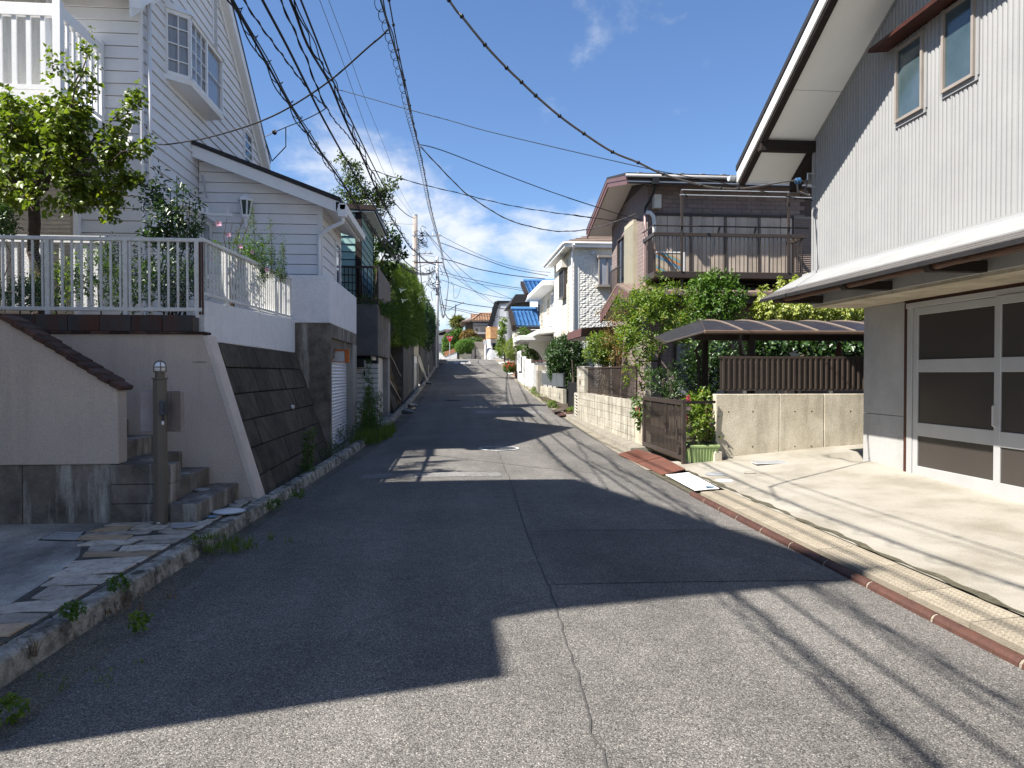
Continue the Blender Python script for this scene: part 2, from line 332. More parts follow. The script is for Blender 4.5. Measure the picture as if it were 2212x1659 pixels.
BLKY = M('ochre_stained_block', (.2, .14, .055), (.12, .085, .04), 4, .95, .5, 45, objvar=.2)
STONE = M('flagstone', (.52, .46, .39), (.36, .31, .25), 9, .85, .4, 30, dirt=(.12, .10, .085), damt=.6, dscale=(14, 14, 14), dlo=.5, dhi=.66, objvar=.28)
STONEO = M('ochre_flagstone', (.47, .35, .23), (.36, .26, .16), 9, .85, .4, 30, dirt=(.14, .1, .08), damt=.5, dscale=(14, 14, 14), objvar=.25)
MORTAR = M('dirty_mortar', (.11, .10, .085), (.05, .046, .04), 9, .95, .5, 60)
POSTB = M('taupe_metal', (.125, .105, .085), (.115, .098, .08), 6, .42, 0, fine=.03)
BROWN = M('brown_aluminium', (.048, .037, .031), (.04, .031, .026), 6, .42, 0, fine=.04, objvar=.05)
BROWND = M('dark_brown_metal', (.05, .034, .027), None, 6, .45, fine=.04)
BLACK = M('black_metal', (.02, .02, .022), None, 6, .45)
CABLE = M('black_cable', (.012, .012, .014), None, 6, .6)
CABLEG = M('grey_cable', (.13, .12, .115), None, 6, .6)
DARK = M('dark_interior', (.012, .012, .013), None, 3, .9)
SHUT = M('silver_shutter', (.78, .78, .80), (.70, .70, .73), 2, .38, 0, metal=.2, fine=.04)
SHUTW = M('pale_shutter', (.60, .59, .56), None, 3, .5, dirt=(.35, .32, .28), damt=.5)
GLASS = M('window_glass', (.03, .035, .04), (.02, .025, .03), 1.5, .06, 0, spec=.9, fine=0)
GLASSF = M('frosted_glass', (.06, .085, .10), (.03, .05, .05), 1.6, .1, 0, spec=.9, fine=0)
GLASSC = M('curtained_glass', (.30, .31, .33), (.2, .21, .23), 2.5, .12, 0, spec=.8, fine=0, wood=(9, 9, .8))
CURT = M('curtain_cloth', (.55, .54, .5), (.42, .41, .38), 3, .9, wood=(8, 8, .4))
SMOKE = M('dark_smoked_panel', (.045, .038, .033), (.038, .033, .029), .8, .3, 0, spec=.5, fine=.02)
ALU = M('satin_aluminium', (.46, .46, .455), (.42, .42, .42), 2, .42, 0, metal=.35, fine=.02)
ALUT = M('taupe_aluminium', (.27, .235, .205), None, 3, .45, fine=.02)
CORR = M('corrugated_steel', (.265, .265, .26), (.235, .235, .233), 2, .5, .05, 200, metal=.0, fine=.08, fscale=160, dirt=(.22, .21, .2), damt=.4, dscale=(5, 5, .35), dlo=.55, dhi=.8)
SOFF = M('white_soffit', (.74, .74, .71), (.70, .70, .67), 1.5, .8, fine=.02)
WOODD = M('dark_brown_timber', (.022, .014, .011), (.012, .008, .007), 5, .75, .4, 12, wood=(1, 1, 14))
WOODR = M('red_brown_timber', (.065, .020, .012), (.03, .011, .008), 4, .5, .15, 15, wood=(2, 2, 10))
LOGM = M('peeled_log', (.12, .062, .04), (.055, .028, .02), 5, .65, .4, 10, wood=(8, 1.2, 8))
RUST = M('rusty_steel', (.085, .038, .027), (.052, .026, .02), 12, .6, .25, 90, dirt=(.42, .33, .24), damt=.95, dscale=(6, 2.2, 6), dlo=.66, dhi=.70, objvar=.12)
REDP = M('red_oxide_plate', (.155, .062, .042), (.12, .05, .034), 7, .75, .15, 90, dirt=(.08, .045, .035), damt=.5)
WPLATE = M('white_steel_plate', (.74, .74, .73), (.66, .66, .65), 6, .5, fine=.04)
ROOFG = M('charcoal_roofing', (.03, .028, .028), (.022, .021, .022), 6, .6, .2, 60)
ROOFB = M('brown_metal_roofing', (.20, .15, .12), (.165, .12, .095), 4, .55, .1, 50, objvar=.12)
FASC = M('maroon_fascia', (.13, .068, .064), (.105, .055, .052), 5, .5, fine=.03)
BSID = M('mauve_brown_brick_siding', (.215, .17, .155), (.18, .14, .13), 3, .8, .3, 60, objvar=.1)
BJOINT = M('siding_joint', (.09, .072, .067), None, 3, .9)
SHUTB = M('storm_shutter_taupe', (.50, .42, .34), (.43, .36, .29), 3, .55, 0, dirt=(.17, .14, .12), damt=.5, dscale=(4, 4, .4), objvar=.05)
CREAM = M('cream_stucco', (.60, .57, .49), (.56, .53, .455), 2.5, .85, .15, 40, dirt=(.45, .42, .36), damt=.35, dscale=(3, 3, .5), dlo=.56, dhi=.8)
WTEX = M('white_textured_panel', (.64, .625, .57), (.6, .585, .535), 5, .85, .3, 40, objvar=.05)
WHITEW = M('white_render', (.66, .66, .65), (.62, .62, .615), 2, .8, .05, 40, fine=.03, dirt=(.42, .41, .39), damt=.35, dscale=(3, 3, .4), dlo=.55, dhi=.8)
GREYW = M('light_grey_panel', (.58, .60, .62), None, 2, .7, fine=.03)
TILBL = M('glazed_blue_roof_tile', (.09, .22, .42), (.06, .16, .33), 8, .25, .1, 20, spec=.6, dirt=(.12, .2, .26), damt=.5, dscale=(4, 4, 4), objvar=.15)
TILBR = M('tan_clay_roof_tile', (.40, .255, .165), (.28, .17, .105), 6, .7, .2, 20, objvar=.1)
TILRD = M('pink_red_roof_tile', (.46, .09, .10), (.38, .07, .08), 6, .5)
TEALB = M('weathered_teal_board', (.30, .47, .44), (.21, .36, .34), 5, .7, .3, 15, wood=(1.5, 6, 12), objvar=.12, dirt=(.12, .2, .19), damt=.4)
CEDAR = M('cedar_board', (.48, .27, .12), (.34, .17, .07), 5, .6, .2, 15, wood=(1, 1, 14), objvar=.18)
BLOCK = M('weathered_cream_block', (.43, .40, .33), (.33, .305, .25), 5, .92, .5, 45, dirt=(.13, .115, .085), damt=.8, dscale=(7, 7, .6), dlo=.46, dhi=.64, objvar=.1)
BLOCKG = M('grey_block', (.36, .33, .29), (.27, .25, .22), 5, .92, .5, 45, dirt=(.17, .12, .06), damt=.5, objvar=.12)
PAINTW = M('worn_white_road_paint', (.62, .62, .60), (.42, .42, .41), 8, .8, .2, 60, dirt=(.14, .14, .135), damt=.8, dscale=(9, 9, 9), dlo=.48, dhi=.62)
IRON = M('cast_iron', (.10, .10, .10), (.07, .07, .07), 9, .55, .3, 80, metal=.5)
GALV = M('galvanised_cover', (.48, .49, .50), (.4, .41, .42), 9, .5, .2, 60, metal=.5)
GALVD = M('dull_galvanised_steel', (.30, .30, .295), (.24, .24, .24), 9, .6, .2, 60, metal=.3)
BLUEC = M('blue_plastic_cover', (.18, .30, .42), None, 9, .6, dirt=(.3, .3, .29), damt=.5)
PINKP = M('dusty_pink_pipe', (.33, .23, .22), None, 5, .6)
PVC = M('white_pvc', (.72, .71, .68), None, 4, .5, fine=.03)
PLANT = M('pale_green_plastic', (.30, .40, .17), (.27, .36, .15), 5, .45, fine=.03)
POLEC = M('utility_pole_concrete', (.33, .30, .27), (.24, .21, .19), 4, .85, .2, 60, dirt=(.16, .10, .07), damt=.6, dscale=(3, 3, .4))
BARK = M('bark', (.085, .062, .048), (.045, .033, .026), 14, .95, .9, 30)
TWIG = M('red_brown_twig', (.10, .055, .035), None, 8, .85)
LAMPG = M('white_lamp_glass', (.82, .82, .82), None, 3, .25, spec=.6, fine=0)
REDS = M('red_sign_enamel', (.45, .02, .025), None, 3, .4, fine=0)
ORMIR = M('orange_mirror_hood', (.55, .16, .03), (.42, .11, .025), 8, .6, dirt=(.12, .05, .03), damt=.8, dscale=(6, 6, 2))
MIRR = M('mirror_face', (.62, .64, .68), None, 3, .25, metal=.2, dirt=(.2, .1, .05), damt=.7, dscale=(9, 9, 2), dlo=.6, dhi=.75)  # pale grey colour stands in for the bright reflection of a real mirror
TARP = M('silver_tarpaulin', (.60, .61, .62), None, 3, .45, .3, 8)
WTILE = M('cream_gatepost_tile', (.58, .56, .52), (.5, .48, .45), 5, .5, .05, 30, objvar=.08)
L_TREE = leafmat('apricot_leaf', (.075, .115, .012), (.17, .21, .03), .34, .4, dry=(.22, .2, .03))
L_DARK = leafmat('dark_evergreen_leaf', (.018, .045, .012), (.05, .095, .022), .2, .35)
L_OLIVE = leafmat('olive_leaf', (.045, .075, .018), (.10, .13, .035), .28, .4)
L_LIME = leafmat('lime_leaf', (.065, .125, .015), (.165, .22, .03), .38, .42, dry=(.28, .19, .05))
L_GREEN = leafmat('mid_green_leaf', (.04, .09, .014), (.10, .17, .025), .32, .4)
L_YEL = leafmat('pale_variegated_leaf', (.19, .23, .045), (.34, .36, .10), .3, .35)
L_HEDGE = leafmat('conifer_spray', (.05, .095, .012), (.13, .19, .025), .25, .6)
L_WEED = leafmat('weed_leaf', (.04, .085, .015), (.10, .16, .03), .3, .6)
L_GRASS = leafmat('grass_blade', (.06, .11, .015), (.15, .19, .035), .35, .6)
L_DRY = leafmat('dry_stalk', (.13, .08, .05), (.2, .14, .08), .1, .8)
L_RED = leafmat('red_petal', (.5, .05, .03), (.65, .22, .14), .3, .5)
L_PINK = leafmat('pink_petal', (.55, .25, .42), (.66, .36, .52), .4, .5)
L_ROSE = leafmat('magenta_spike', (.45, .03, .12), (.5, .06, .16), .3, .5)
L_WHITE = leafmat('white_trumpet', (.7, .72, .66), (.78, .78, .72), .3, .5)
L_BRONZE = leafmat('bronze_leaf', (.12, .075, .02), (.22, .14, .04), .3, .5)
L_PALM = leafmat('palm_leaflet', (.10, .12, .03), (.2, .19, .06), .25, .5)
# ================================================================ GROUND
def fb(mb, pl, p0, a0, a1, d0, d1, z0, z1):
    """box on a wall face: pl says which way the face looks, a runs along it, d stands off it"""
    if pl == 'X+': mb.box(p0 + d0, p0 + d1, a0, a1, z0, z1)
    elif pl == 'X-': mb.box(p0 - d1, p0 - d0, a0, a1, z0, z1)
    else: mb.box(a0, a1, p0 - d1, p0 - d0, z0, z1)
    return mb
def window(parent, pl, p0, a0, a1, z0, z1, fm=TRIM, gm=GLASS, nx=1, ny=1, fw=.05, fd=.05, name='window', mw=.02, gd=.02, sill=0):
    m = MB(); fb(m, pl, p0, a0, a1, 0, fd, z1 - fw, z1); fb(m, pl, p0, a0, a1, 0, fd, z0, z0 + fw)
    fb(m, pl, p0, a0, a0 + fw, 0, fd - .002, z0 + fw, z1 - fw); fb(m, pl, p0, a1 - fw, a1, 0, fd - .002, z0 + fw, z1 - fw)
    f = m.build(name, fm, parent)
    fb(MB(), pl, p0, a0 + fw, a1 - fw, .002, gd, z0 + fw, z1 - fw).build('pane', gm, f)
    if nx > 1 or ny > 1:
        m = MB()
        for i in range(1, nx): c = a0 + (a1 - a0)*i/nx; fb(m, pl, p0, c - mw/2, c + mw/2, gd, fd - .008, z0 + fw, z1 - fw)
        for i in range(1, ny): c = z0 + (z1 - z0)*i/ny; fb(m, pl, p0, a0 + fw, a1 - fw, gd, fd - .012, c - mw/2, c + mw/2)
        m.build('muntin', fm, f)
    if sill: fb(MB(), pl, p0, a0 - .04, a1 + .04, 0, fd + sill, z0 - .035, z0 - .002).build('sill', fm, f)
    return f
def sheet(name, mat, left, right, y0, y1, dy, dz, nx=4, camber=0):
    V = []; Fq = []; ys = np.arange(y0, y1 + 1e-6, dy)
    for y in ys:
        a, b = left(y), right(y)
        for i in range(nx + 1):
            t = i/nx; V.append((a + (b - a)*t, y, zr(y) + dz + camber*(1 - (2*t - 1)**2)))
    for r_ in range(len(ys) - 1):
        for i in range(nx):
            k = r_*(nx + 1) + i; Fq.append((k, k + 1, k + nx + 2, k + nx + 1))
    return link(name, npmesh(name, V, Fq, mat))
GRD = M('lot_ground', (.30, .27, .23), (.2, .18, .15), 1.2, .95, .4, 40, dirt=(.09, .085, .06), damt=.6, dscale=(1, 1, 1))
V = []; Fq = []; xs = [-900, -300, -80, -25, -8, 0, 8, 25, 80, 300, 900]; ys = [-60] + list(range(-12, 140, 2)) + [170, 220, 400, 900]
for y in ys:
    for x in xs: V.append((x, y, (zr(y) if y < 221 else -3) - .06))
n_ = len(xs)
for j in range(len(ys) - 1):
    for i in range(n_ - 1): k = j*n_ + i; Fq.append((k, k + 1, k + n_ + 1, k + n_))
struct(link('ground', npmesh('ground', V, Fq, GRD)))
road = struct(sheet('road', ASPH, xl, xr, -12, 92, .5, 0, 10, .03))
struct(sheet('gutter', ASPHG, lambda y: xk(y) + .0, lambda y: xl(y) + .02, -12, 72, .5, -.004, 2, -.012))
# cross street at the top of the rise
struct(sheet('cross_street', ASPH, lambda y: -16, lambda y: xl(y) - .002, 73.0, 77.6, .46, 0, 6))
# seams and patches in the asphalt
SEAM = M('bitumen_seam', (.05, .048, .046), (.07, .066, .062), 20, .9)
def ribbon(name, mat, pts, w, dz, parent, wob=.012, seed=3):
    rg = random.Random(seed); m = MB(); q = []
    for (x0, y0), (x1, y1) in zip(pts, pts[1:]):
        n = max(2, int(math.hypot(x1 - x0, y1 - y0)/.12))
        q += [(x0 + (x1 - x0)*i/n + rg.gauss(0, wob), y0 + (y1 - y0)*i/n + rg.gauss(0, wob)) for i in range(n)]
    q.append(pts[-1])
    def zz(x, y):
        t = (x - xl(y))/(xr(y) - xl(y)); return zr(y) + .03*max(0, 1 - (2*t - 1)**2) + dz
    for a, b in zip(q, q[1:]):
        dx, dy = b[0] - a[0], b[1] - a[1]; d = math.hypot(dx, dy) or 1; nx_, ny_ = -dy/d*w/2, dx/d*w/2
        m.poly((a[0] - nx_, a[1] - ny_, zz(*a)), (b[0] - nx_, b[1] - ny_, zz(*b)), (b[0] + nx_, b[1] + ny_, zz(*b)), (a[0] + nx_, a[1] + ny_, zz(*a)))
    return m.build(name, mat, parent)
ribbon('seam', SEAM, [(.58, -2), (.62, 2.9), (.72, 5), (.75, 7.1), (.86, 10), (.93, 14), (1.0, 20), (1.1, 30), (1.3, 45), (1.5, 60)], .010, .005, road, wob=.006)
ribbon('seam', SEAM, [(.75, 7.0), (1.6, 6.98), (2.6, 6.95), (3.1, 6.93)], .012, .005, road, seed=5)
ribbon('seam', SEAM, [(-1.5, 11.2), (.8, 11.25)], .010, .005, road, seed=6)
pm = MB()
def zc(x, y):
    t = (x - xl(y))/(xr(y) - xl(y)); return zr(y) + .03*max(0, 1 - (2*t - 1)**2)
def patch(name, mat, x0, x1, y0, y1, dz=.004, parent=road):
    m = MB(); m.grid(lambda a, b: (x0 + (x1 - x0)*a, y0 + (y1 - y0)*b, zc(x0 + (x1 - x0)*a, y0 + (y1 - y0)*b) + dz), 8, 6); return m.build(name, mat, parent)
patch('asphalt_patch', ASPH2, .76, 3.02, 5.2, 6.9)
PATL = asphalt('pale_asphalt_patch', (.21, .20, .19), (.5, .48, .45), (.08, .08, .08), .4)
patch('asphalt_patch', PATL, -1.35, .78, 10.75, 11.2)
patch('asphalt_patch', PATL, .9, 3.2, 24.0, 25.2)
# far road marks at the junction
mk = MB()
for x0, x1 in ((.35, .75), (.85, 1.3), (1.4, 1.8)):
    for y0, y1 in ((62.5, 63.6), (64.0, 64.9), (65.3, 66.0)): mk.grid(lambda a, b, x0=x0, x1=x1, y0=y0, y1=y1: (x0 + (x1-x0)*a, y0 + (y1-y0)*b, zc(x0 + (x1-x0)*a, y0 + (y1-y0)*b) + .006), 1, 2)
mk.build('stop_lettering', PAINTW, road)
patch('stop_line', PAINTW, -.35, 1.9, 69.2, 69.65, .006)
# manhole in the carriageway
def manhole(name, label, x, y, z, r, ring, face, cat='manhole cover', group=None, holes=True):
    t = T(name, label, cat, (x, y, z), group)
    MB().lathe((x, y, z), [(r, 0), (r, .006), (r*.9, .007), (r*.9, .003)], 40).build('rim', ring, t)
    MB().lathe((x, y, z), [(r*.895, 0), (r*.895, .0045), (.01, .0045)], 40).build('lid', face, t)
    if holes:
        m = MB()
        for k in range(7):
            for j in range(-3, 4):
                px, py = (k - 3)*r*.22, j*r*.22
                if math.hypot(px, py) < r*.75: m.box(x + px - r*.07, x + px + r*.07, y + py - r*.04, y + py + r*.04, z + .004, z + .008)
        m.build('lug_pattern', face, t, kind='stuff')
    return t
c = P(1077, 971, Z=.05); manhole('manhole_cover', 'dark round manhole cover with a white ring in the middle of the road', c.x, c.y, zc(c.x, c.y) + .004, .42, PAINTW, IRON)
manhole('manhole_cover', 'small dark manhole cover far up the road beyond the shadows', .15, 30.5, zc(.15, 30.5) + .004, .36, IRON, IRON)
# ---------------------------------------------------------------- left kerb
kerb = T('kerb', 'long mossy concrete kerb along the left side of the road', 'kerb', (-2.4, 8, 0)); kerb['kind'] = 'structure'; del kerb['category']
def kerbstone(y0, y1, lo, hi, w, h, mat, par, inner):
    m = MB(); n = 3; q = [y0 + (y1 - y0)*i/n for i in range(n + 1)]
    for a, b in zip(q, q[1:]):
        z0, z1 = zr(a), zr(b)
        m.hexa([(lo(a), a, z0 - .05), (hi(a), a, z0 - .05), (hi(b), b, z1 - .05), (lo(b), b, z1 - .05)], [(lo(a) + .0, a, z0 + h), (hi(a) - .03*inner, a, z0 + h), (hi(b) - .03*inner, b, z1 + h), (lo(b), b, z1 + h)])
    return m.build('kerb_stone', mat, par, bevel=.018)
y = -3.0
while y < 70:
    ln = 1.25 if y < 20 else 2.4
    kerbstone(y + .006, y + ln - .006, lambda q: xk(q) - .17, xk, .17, .125, KERB, kerb, 1); y += ln
# ---------------------------------------------------------------- left forecourt
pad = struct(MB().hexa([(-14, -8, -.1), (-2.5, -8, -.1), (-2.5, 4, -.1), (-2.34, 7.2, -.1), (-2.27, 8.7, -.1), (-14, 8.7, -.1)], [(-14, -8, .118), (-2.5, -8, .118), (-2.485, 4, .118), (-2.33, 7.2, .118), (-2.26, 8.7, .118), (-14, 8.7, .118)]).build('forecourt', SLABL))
rg = random.Random(21)
def xin(y): return float(np.interp(y, [0, 2, 3.6, 4.6, 5.4, 6.0, 6.5, 7.0, 7.28], [-2.95, -2.92, -2.82, -2.78, -2.86, -2.98, -3.2, -3.35, -3.3])) if y < 7.26 else -2.48
bed = MB()
yy = np.arange(0.4, 8.55, .2)
for a, b in zip(yy, yy[1:]): bed.poly((xin(a) - .02, a, .1225), (xk(a) - .165, a, .1225), (xk(b) - .165, b, .1225), (xin(b) - .02, b, .1225))
bed = struct(bed.build('flagstone_bed', MORTAR))
y = .5; pj = None
while y < 8.5:
    dy = rg.uniform(.2, .33) if y < 5.6 else rg.uniform(.17, .26)
    a, b = xin(y + dy/2), xk(y + dy/2) - .185
    n = max(1, round((b - a)/rg.uniform(.34, .5))); cuts = [a + (b - a)*i/n + (rg.uniform(-.07, .07) if 0 < i < n else rg.uniform(-.05, .03)*(i == 0)) for i in range(n + 1)]
    for i in range(n):
        g = .017; x0, x1, y0, y1 = cuts[i] + g, cuts[i+1] - g, y + g, y + dy - g
        j = lambda s=.045: rg.uniform(-s, s)
        sk = rg.uniform(-.075, .075)
        pl_ = [(x0 + j(), y0 + j(.02) + sk, .12), ((x0+x1)/2 + j(), y0 + j(.015), .12), (x1 + j(.012), y0 + j(.02) - sk*.5, .12), (x1 + j(.012), y1 + j(.02) - sk*.5, .12), ((x0+x1)/2 + j(.05), y1 + j(.015), .12), (x0 + j(), y1 + j(.02) + sk, .12)]
        tp = rg.uniform(.010, .016)
        MB().hexa(pl_, [(p[0], p[1], .12 + tp + rg.uniform(-.002, .002)) for p in pl_]).build('flagstone', STONE if rg.random() < .68 else STONEO, bed, bevel=.004)
    y += dy
for (u, v, r, lab, ring, face) in ((495, 1105, .17, 'white lattice cover set in the paving right of the bottom step', GALV, WPLATE), (397, 1135, .125, 'plain grey round cover at the foot of the lamp post', GALV, GALV), (459, 1116, .05, 'small blue round cover in the paving below the steps', BLUEC, BLUEC)):
    p = P(u, v, Z=.145); manhole('inspection_cover', lab, p.x, p.y, .1465, r, ring, face, 'cover', None, r > .15)
p = P(435, 1058, Z=.31); manhole('inspection_cover', 'bluish grey round cover on top of the bottom step', p.x, p.y, .3115, .085, GALV, GALV, 'cover', None, False)
t = T('drain_cover', 'square chequered drain cover in the concrete forecourt', 'drain cover', P(135, 1157, Z=.12))
pts = [P(u, v, Z=.1215) for u, v in ((83, 1167), (170, 1169), (185, 1149), (120, 1148))]
MB().prism(pts, (0, 0, .004)).build('frame', IRON, t)
cc = sum(pts, Vector())/4; q = [cc + (p - cc)*.88 for p in pts]; MB().prism([p + Vector((0, 0, .002)) for p in q], (0, 0, .005)).build('plate', GALV, t)
m = MB()
for i in range(6):
    for k in range(4):
        c0 = q[0].lerp(q[1], (i + .5)/6).lerp(q[3].lerp(q[2], (i + .5)/6), (k + .5)/4); m.box(c0.x - .03, c0.x + .03, c0.y - .012, c0.y + .012, .128, .132)
m.build('tread_pattern', GALV, t, kind='stuff')
# ---------------------------------------------------------------- stepped beige front wall
t = T('garden_wall', 'low beige wall with sloping dark brick coping on a stained concrete plinth', 'wall', (-4.2, 7.4, .12))
MB().box(-9, -5.1, 7.34, 7.6, .0, .70).box(-5.094, -4.2, 7.34, 7.6, .0, .70).box(-4.194, -3.36, 7.34, 7.6, .0, .70).build('plinth', CONCD, t, bevel=.006)
wp = [(-9, 2.13), (-4.30, 2.13), (-3.28, 1.46), (-3.28, .702), (-9, .702)]
MB().hexa([(x, 7.32, z) for x, z in wp], [(x, 7.52, z) for x, z in wp]).build('wall', STUC, t, bevel=.008)
cx = -5.6
while cx < -4.36:
    MB().box(cx, cx + .15, 7.27, 7.57, 2.13, 2.185).build('coping_brick', BRICKC, t, bevel=.008); cx += .158
n = 11
for i in range(n):
    f0, f1 = i/n, (i + 1.06)/n
    x0, z0 = -4.34 + 1.1*f0, 2.155 - .71*f0; x1, z1 = -4.34 + 1.1*f1, 2.155 - .71*f1; tl = .012
    a = Vector((x0, 7.42 + rg.uniform(-.008, .008), z0 + .0)); b = Vector((x1, 7.42, z1 + tl))
    MB().bar(a, b, .31, .05).build('coping_brick', BRICKC, t, bevel=.008)
# cheek block and steps
t = T('stone_steps', 'dark weathered concrete steps climbing left between the beige walls', 'steps', (-2.8, 7.8, .12))
MB().box(-3.355, -2.77, 7.30, 7.56, .05, .305).box(-3.352, -2.774, 7.304, 7.56, .310, .50).box(-3.355, -2.77, 7.30, 7.56, .505, .695).build('cheek_block', CONCD, t, bevel=.006)
for k, (xr_, zt) in enumerate(((-2.5, .31), (-2.83, .50), (-3.14, .69), (-3.44, .88), (-3.74, 1.07), (-4.04, 1.26))):
    y0 = 7.24 if k == 0 else 7.57
    xl_ = -2.765 if k == 0 else xr_ - .6
    m = MB().box(xl_ if k == 0 else xr_ - .5, xr_, y0, 8.61, .02, zt)
    m.build('step', CONCD, t, bevel=.008)
MB().box(-3.3, -2.78, 7.57, 8.61, .02, .30).build('step', CONCD, t)
# ---------------------------------------------------------------- rear beige wall, tile band
t = T('retaining_wall', 'tall beige stucco wall with slanting lit-toned end behind the lamp post', 'wall', (-3.5, 8.7, .1))
wp = [(-9, 0), (-2.30, 0), (-2.905, 2.06), (-9, 2.06)]
MB().hexa([(x, 8.62, z) for x, z in wp], [(x, 8.86, z) for x, z in wp]).build('wall', STUC, t)
MB().bar((-2.86, 8.618, 1.735), (-3.02, 8.618, 1.737), .003, .006).build('hairline_crack', SEAM, t)
wp2 = [(-2.298, .0), (-2.23, .0), (-2.84, 2.05), (-2.903, 2.05)]
MB().hexa([(x, 8.612, z) for x, z in wp2], [(x, 8.9, z) for x, z in wp2]).build('end_strip', STUCL, t, bevel=.004)
for i in range(12): MB().box(-3.0 - (i+1)*.352 + .003, -3.0 - i*.352 - .003, 8.60 + .003*(i % 2), 8.80, 2.095, 2.285).build('slate_tile', TILEB, t, bevel=.004)
for i in range(20): MB().box(-2.86 - (i+1)*.215 + .002, -2.86 - i*.215 - .002, 8.585, 8.80, 2.062, 2.092).build('edging_brick', BRICKC, t, bevel=.004)
struct(MB().box(-14, -3.2, 8.82, 12.9, 1.2, 2.24).build('garden_bed', SOIL))
# ---------------------------------------------------------------- white wall, battered blocks
t = T('parapet_wall', 'low white painted wall under the side railing', 'wall', (-3.08, 11, 2))
pr = [(8.90, 2.0), (13.9, 2.0), (13.9, 2.63), (8.90, 2.49)]
MB().hexa([(-2.965, y, z) for y, z in pr], [(-3.19, y, z) for y, z in pr]).build('wall', WPAINT, t, bevel=.01)
t = T('block_retaining_wall', 'blackened sloping block retaining wall beside the road', 'wall', (-2.5, 11, 0))
def bx(z): return -2.30 - (z - .05)*.335
MB().hexa([(bx(-.1) - .08, 8.9, -.1), (-3.6, 8.9, -.1), (-3.6, 13.9, -.1), (bx(-.1) - .08, 13.9, -.1)], [(bx(2.02) - .08, 8.9, 2.0), (-3.6, 8.9, 2.0), (-3.6, 13.9, 2.0), (bx(2.02) - .08, 13.9, 2.0)]).build('backing', M('black_joint', (.012, .012, .011), None, 5, .95), t)
rg = random.Random(4); zc_ = [-.05, .32, .66, 1.0, 1.34, 1.68, 1.995]
for k in range(6):
    z0, z1 = zc_[k] + .006, zc_[k+1] - .006; y = 8.91 - (.4 if k % 2 else 0)
    while y < 13.88:
        y1 = min(y + .80, 13.89); ya = max(y, 8.91)
        if y1 - ya > .05:
            p0 = rg.uniform(-.008, .012); sk = .035*(ya - 11)*0
            MB().hexa([(bx(z0) + p0, ya + .005, z0), (bx(z0) + p0, y1 - .005, z0), (bx(z0) - .1, y1 - .005, z0), (bx(z0) - .1, ya + .005, z0)], [(bx(z1) + p0, ya + .005, z1), (bx(z1) + p0, y1 - .005, z1), (bx(z1) - .1, y1 - .005, z1), (bx(z1) - .1, ya + .005, z1)]).build('block', BLKD, t, bevel=.01)
        y = y + .80
MB().tube([(bx(1.05) - .1, 12.1, 1.05), (bx(1.05) + .03, 12.1, 1.04)], .035, 12).build('weep_pipe', PVC, t)
# ---------------------------------------------------------------- railings
def balusters(par, mesh, spots, name='baluster', rot=(0, 0, 0)):
    for p in spots: link(name, mesh, par, p, rot)
t = T('railing', 'white metal railing with chicken wire at the front of the raised garden', 'fence', (-4, 8.7, 2.3))
MB().box(-7.5, -2.93, 8.68, 8.73, 3.155, 3.20).build('top_rail', TRIMD, t, bevel=.006)
MB().box(-7.5, -2.93, 8.685, 8.725, 2.335, 2.38).build('bottom_rail', TRIMD, t, bevel=.005)
bm_ = MB().box(-.011, .011, -.011, .011, 0, .774).mesh('baluster', TRIMD)
pm_ = MB().box(-.024, .024, -.024, .024, 0, .90).mesh('post', TRIMD)
px_ = [-2.99, -3.80, -4.67, -5.54, -6.41, -7.28]
balusters(t, pm_, [(x, 8.705, 2.262) for x in px_], 'post')
balusters(t, bm_, [(-3.10 - .1085*i, 8.705, 2.3805) for i in range(40) if min(abs(-3.10 - .1085*i - p) for p in px_) > .035])
bmr = MB().box(-.010, .010, -.010, .010, 0, .86).mesh('rusty_baluster', RUST)
for x in (-2.955, -2.925): link('baluster', bmr, t, (x, 8.70, 2.30))['label'] = 'rust streaked end bar'
# hexagonal netting tied behind the bars
mw = MB(); s = .021; i0 = 0; z = 2.40; row = 0
V = []; Ed = []
NET = M('netting_wire', (.42, .42, .40), None, 5, .6)
def wire_seg(a, b, r=.0013):
    mw.tube([a, b], r, 3, False)
cols = int((5.35 - 2.98)/(s*2)); rows = int(.76/(s*1.5))
for j in range(rows):
    for i in range(cols):
        x = -5.35 + i*s*2 + (s if j % 2 else 0); zz = 2.395 + j*s*1.5; yv = 8.735
        wire_seg((x, yv, zz), (x + s, yv, zz + s*.5)); wire_seg((x + s, yv, zz + s*.5), (x + 2*s, yv, zz)); wire_seg((x + s, yv, zz + s*.5), (x + s, yv, zz + s*1.5))
mw.build('wire_netting', NET, t, kind='stuff')
t = T('railing', 'white metal railing on the low white wall running up the street', 'fence', (-3, 11.2, 2.5))
def side(y): return .034*(y - 8.8)
MB().hexa([(-3.0, 8.80, 3.19), (-2.955, 8.80, 3.19), (-2.955, 13.62, 3.355), (-3.0, 13.62, 3.355)], [(-3.0, 8.80, 3.235), (-2.955, 8.80, 3.235), (-2.955, 13.62, 3.40), (-3.0, 13.62, 3.40)]).build('top_rail', TRIMD, t, bevel=.005)
MB().hexa([(-2.995, 8.80, 2.545), (-2.96, 8.80, 2.545), (-2.96, 13.62, 2.64), (-2.995, 13.62, 2.64)], [(-2.995, 8.80, 2.585), (-2.96, 8.80, 2.585), (-2.96, 13.62, 2.68), (-2.995, 13.62, 2.68)]).build('bottom_rail', TRIMD, t, bevel=.005)
for i in range(39):
    y = 8.86 + i*.1245; zb = 2.585 + .0197*(y - 8.8); zt = 3.19 + .0342*(y - 8.8); o = link('baluster', bm_, t, (-2.977, y, zb)); o.scale = (1, 1, (zt - zb)/.774)
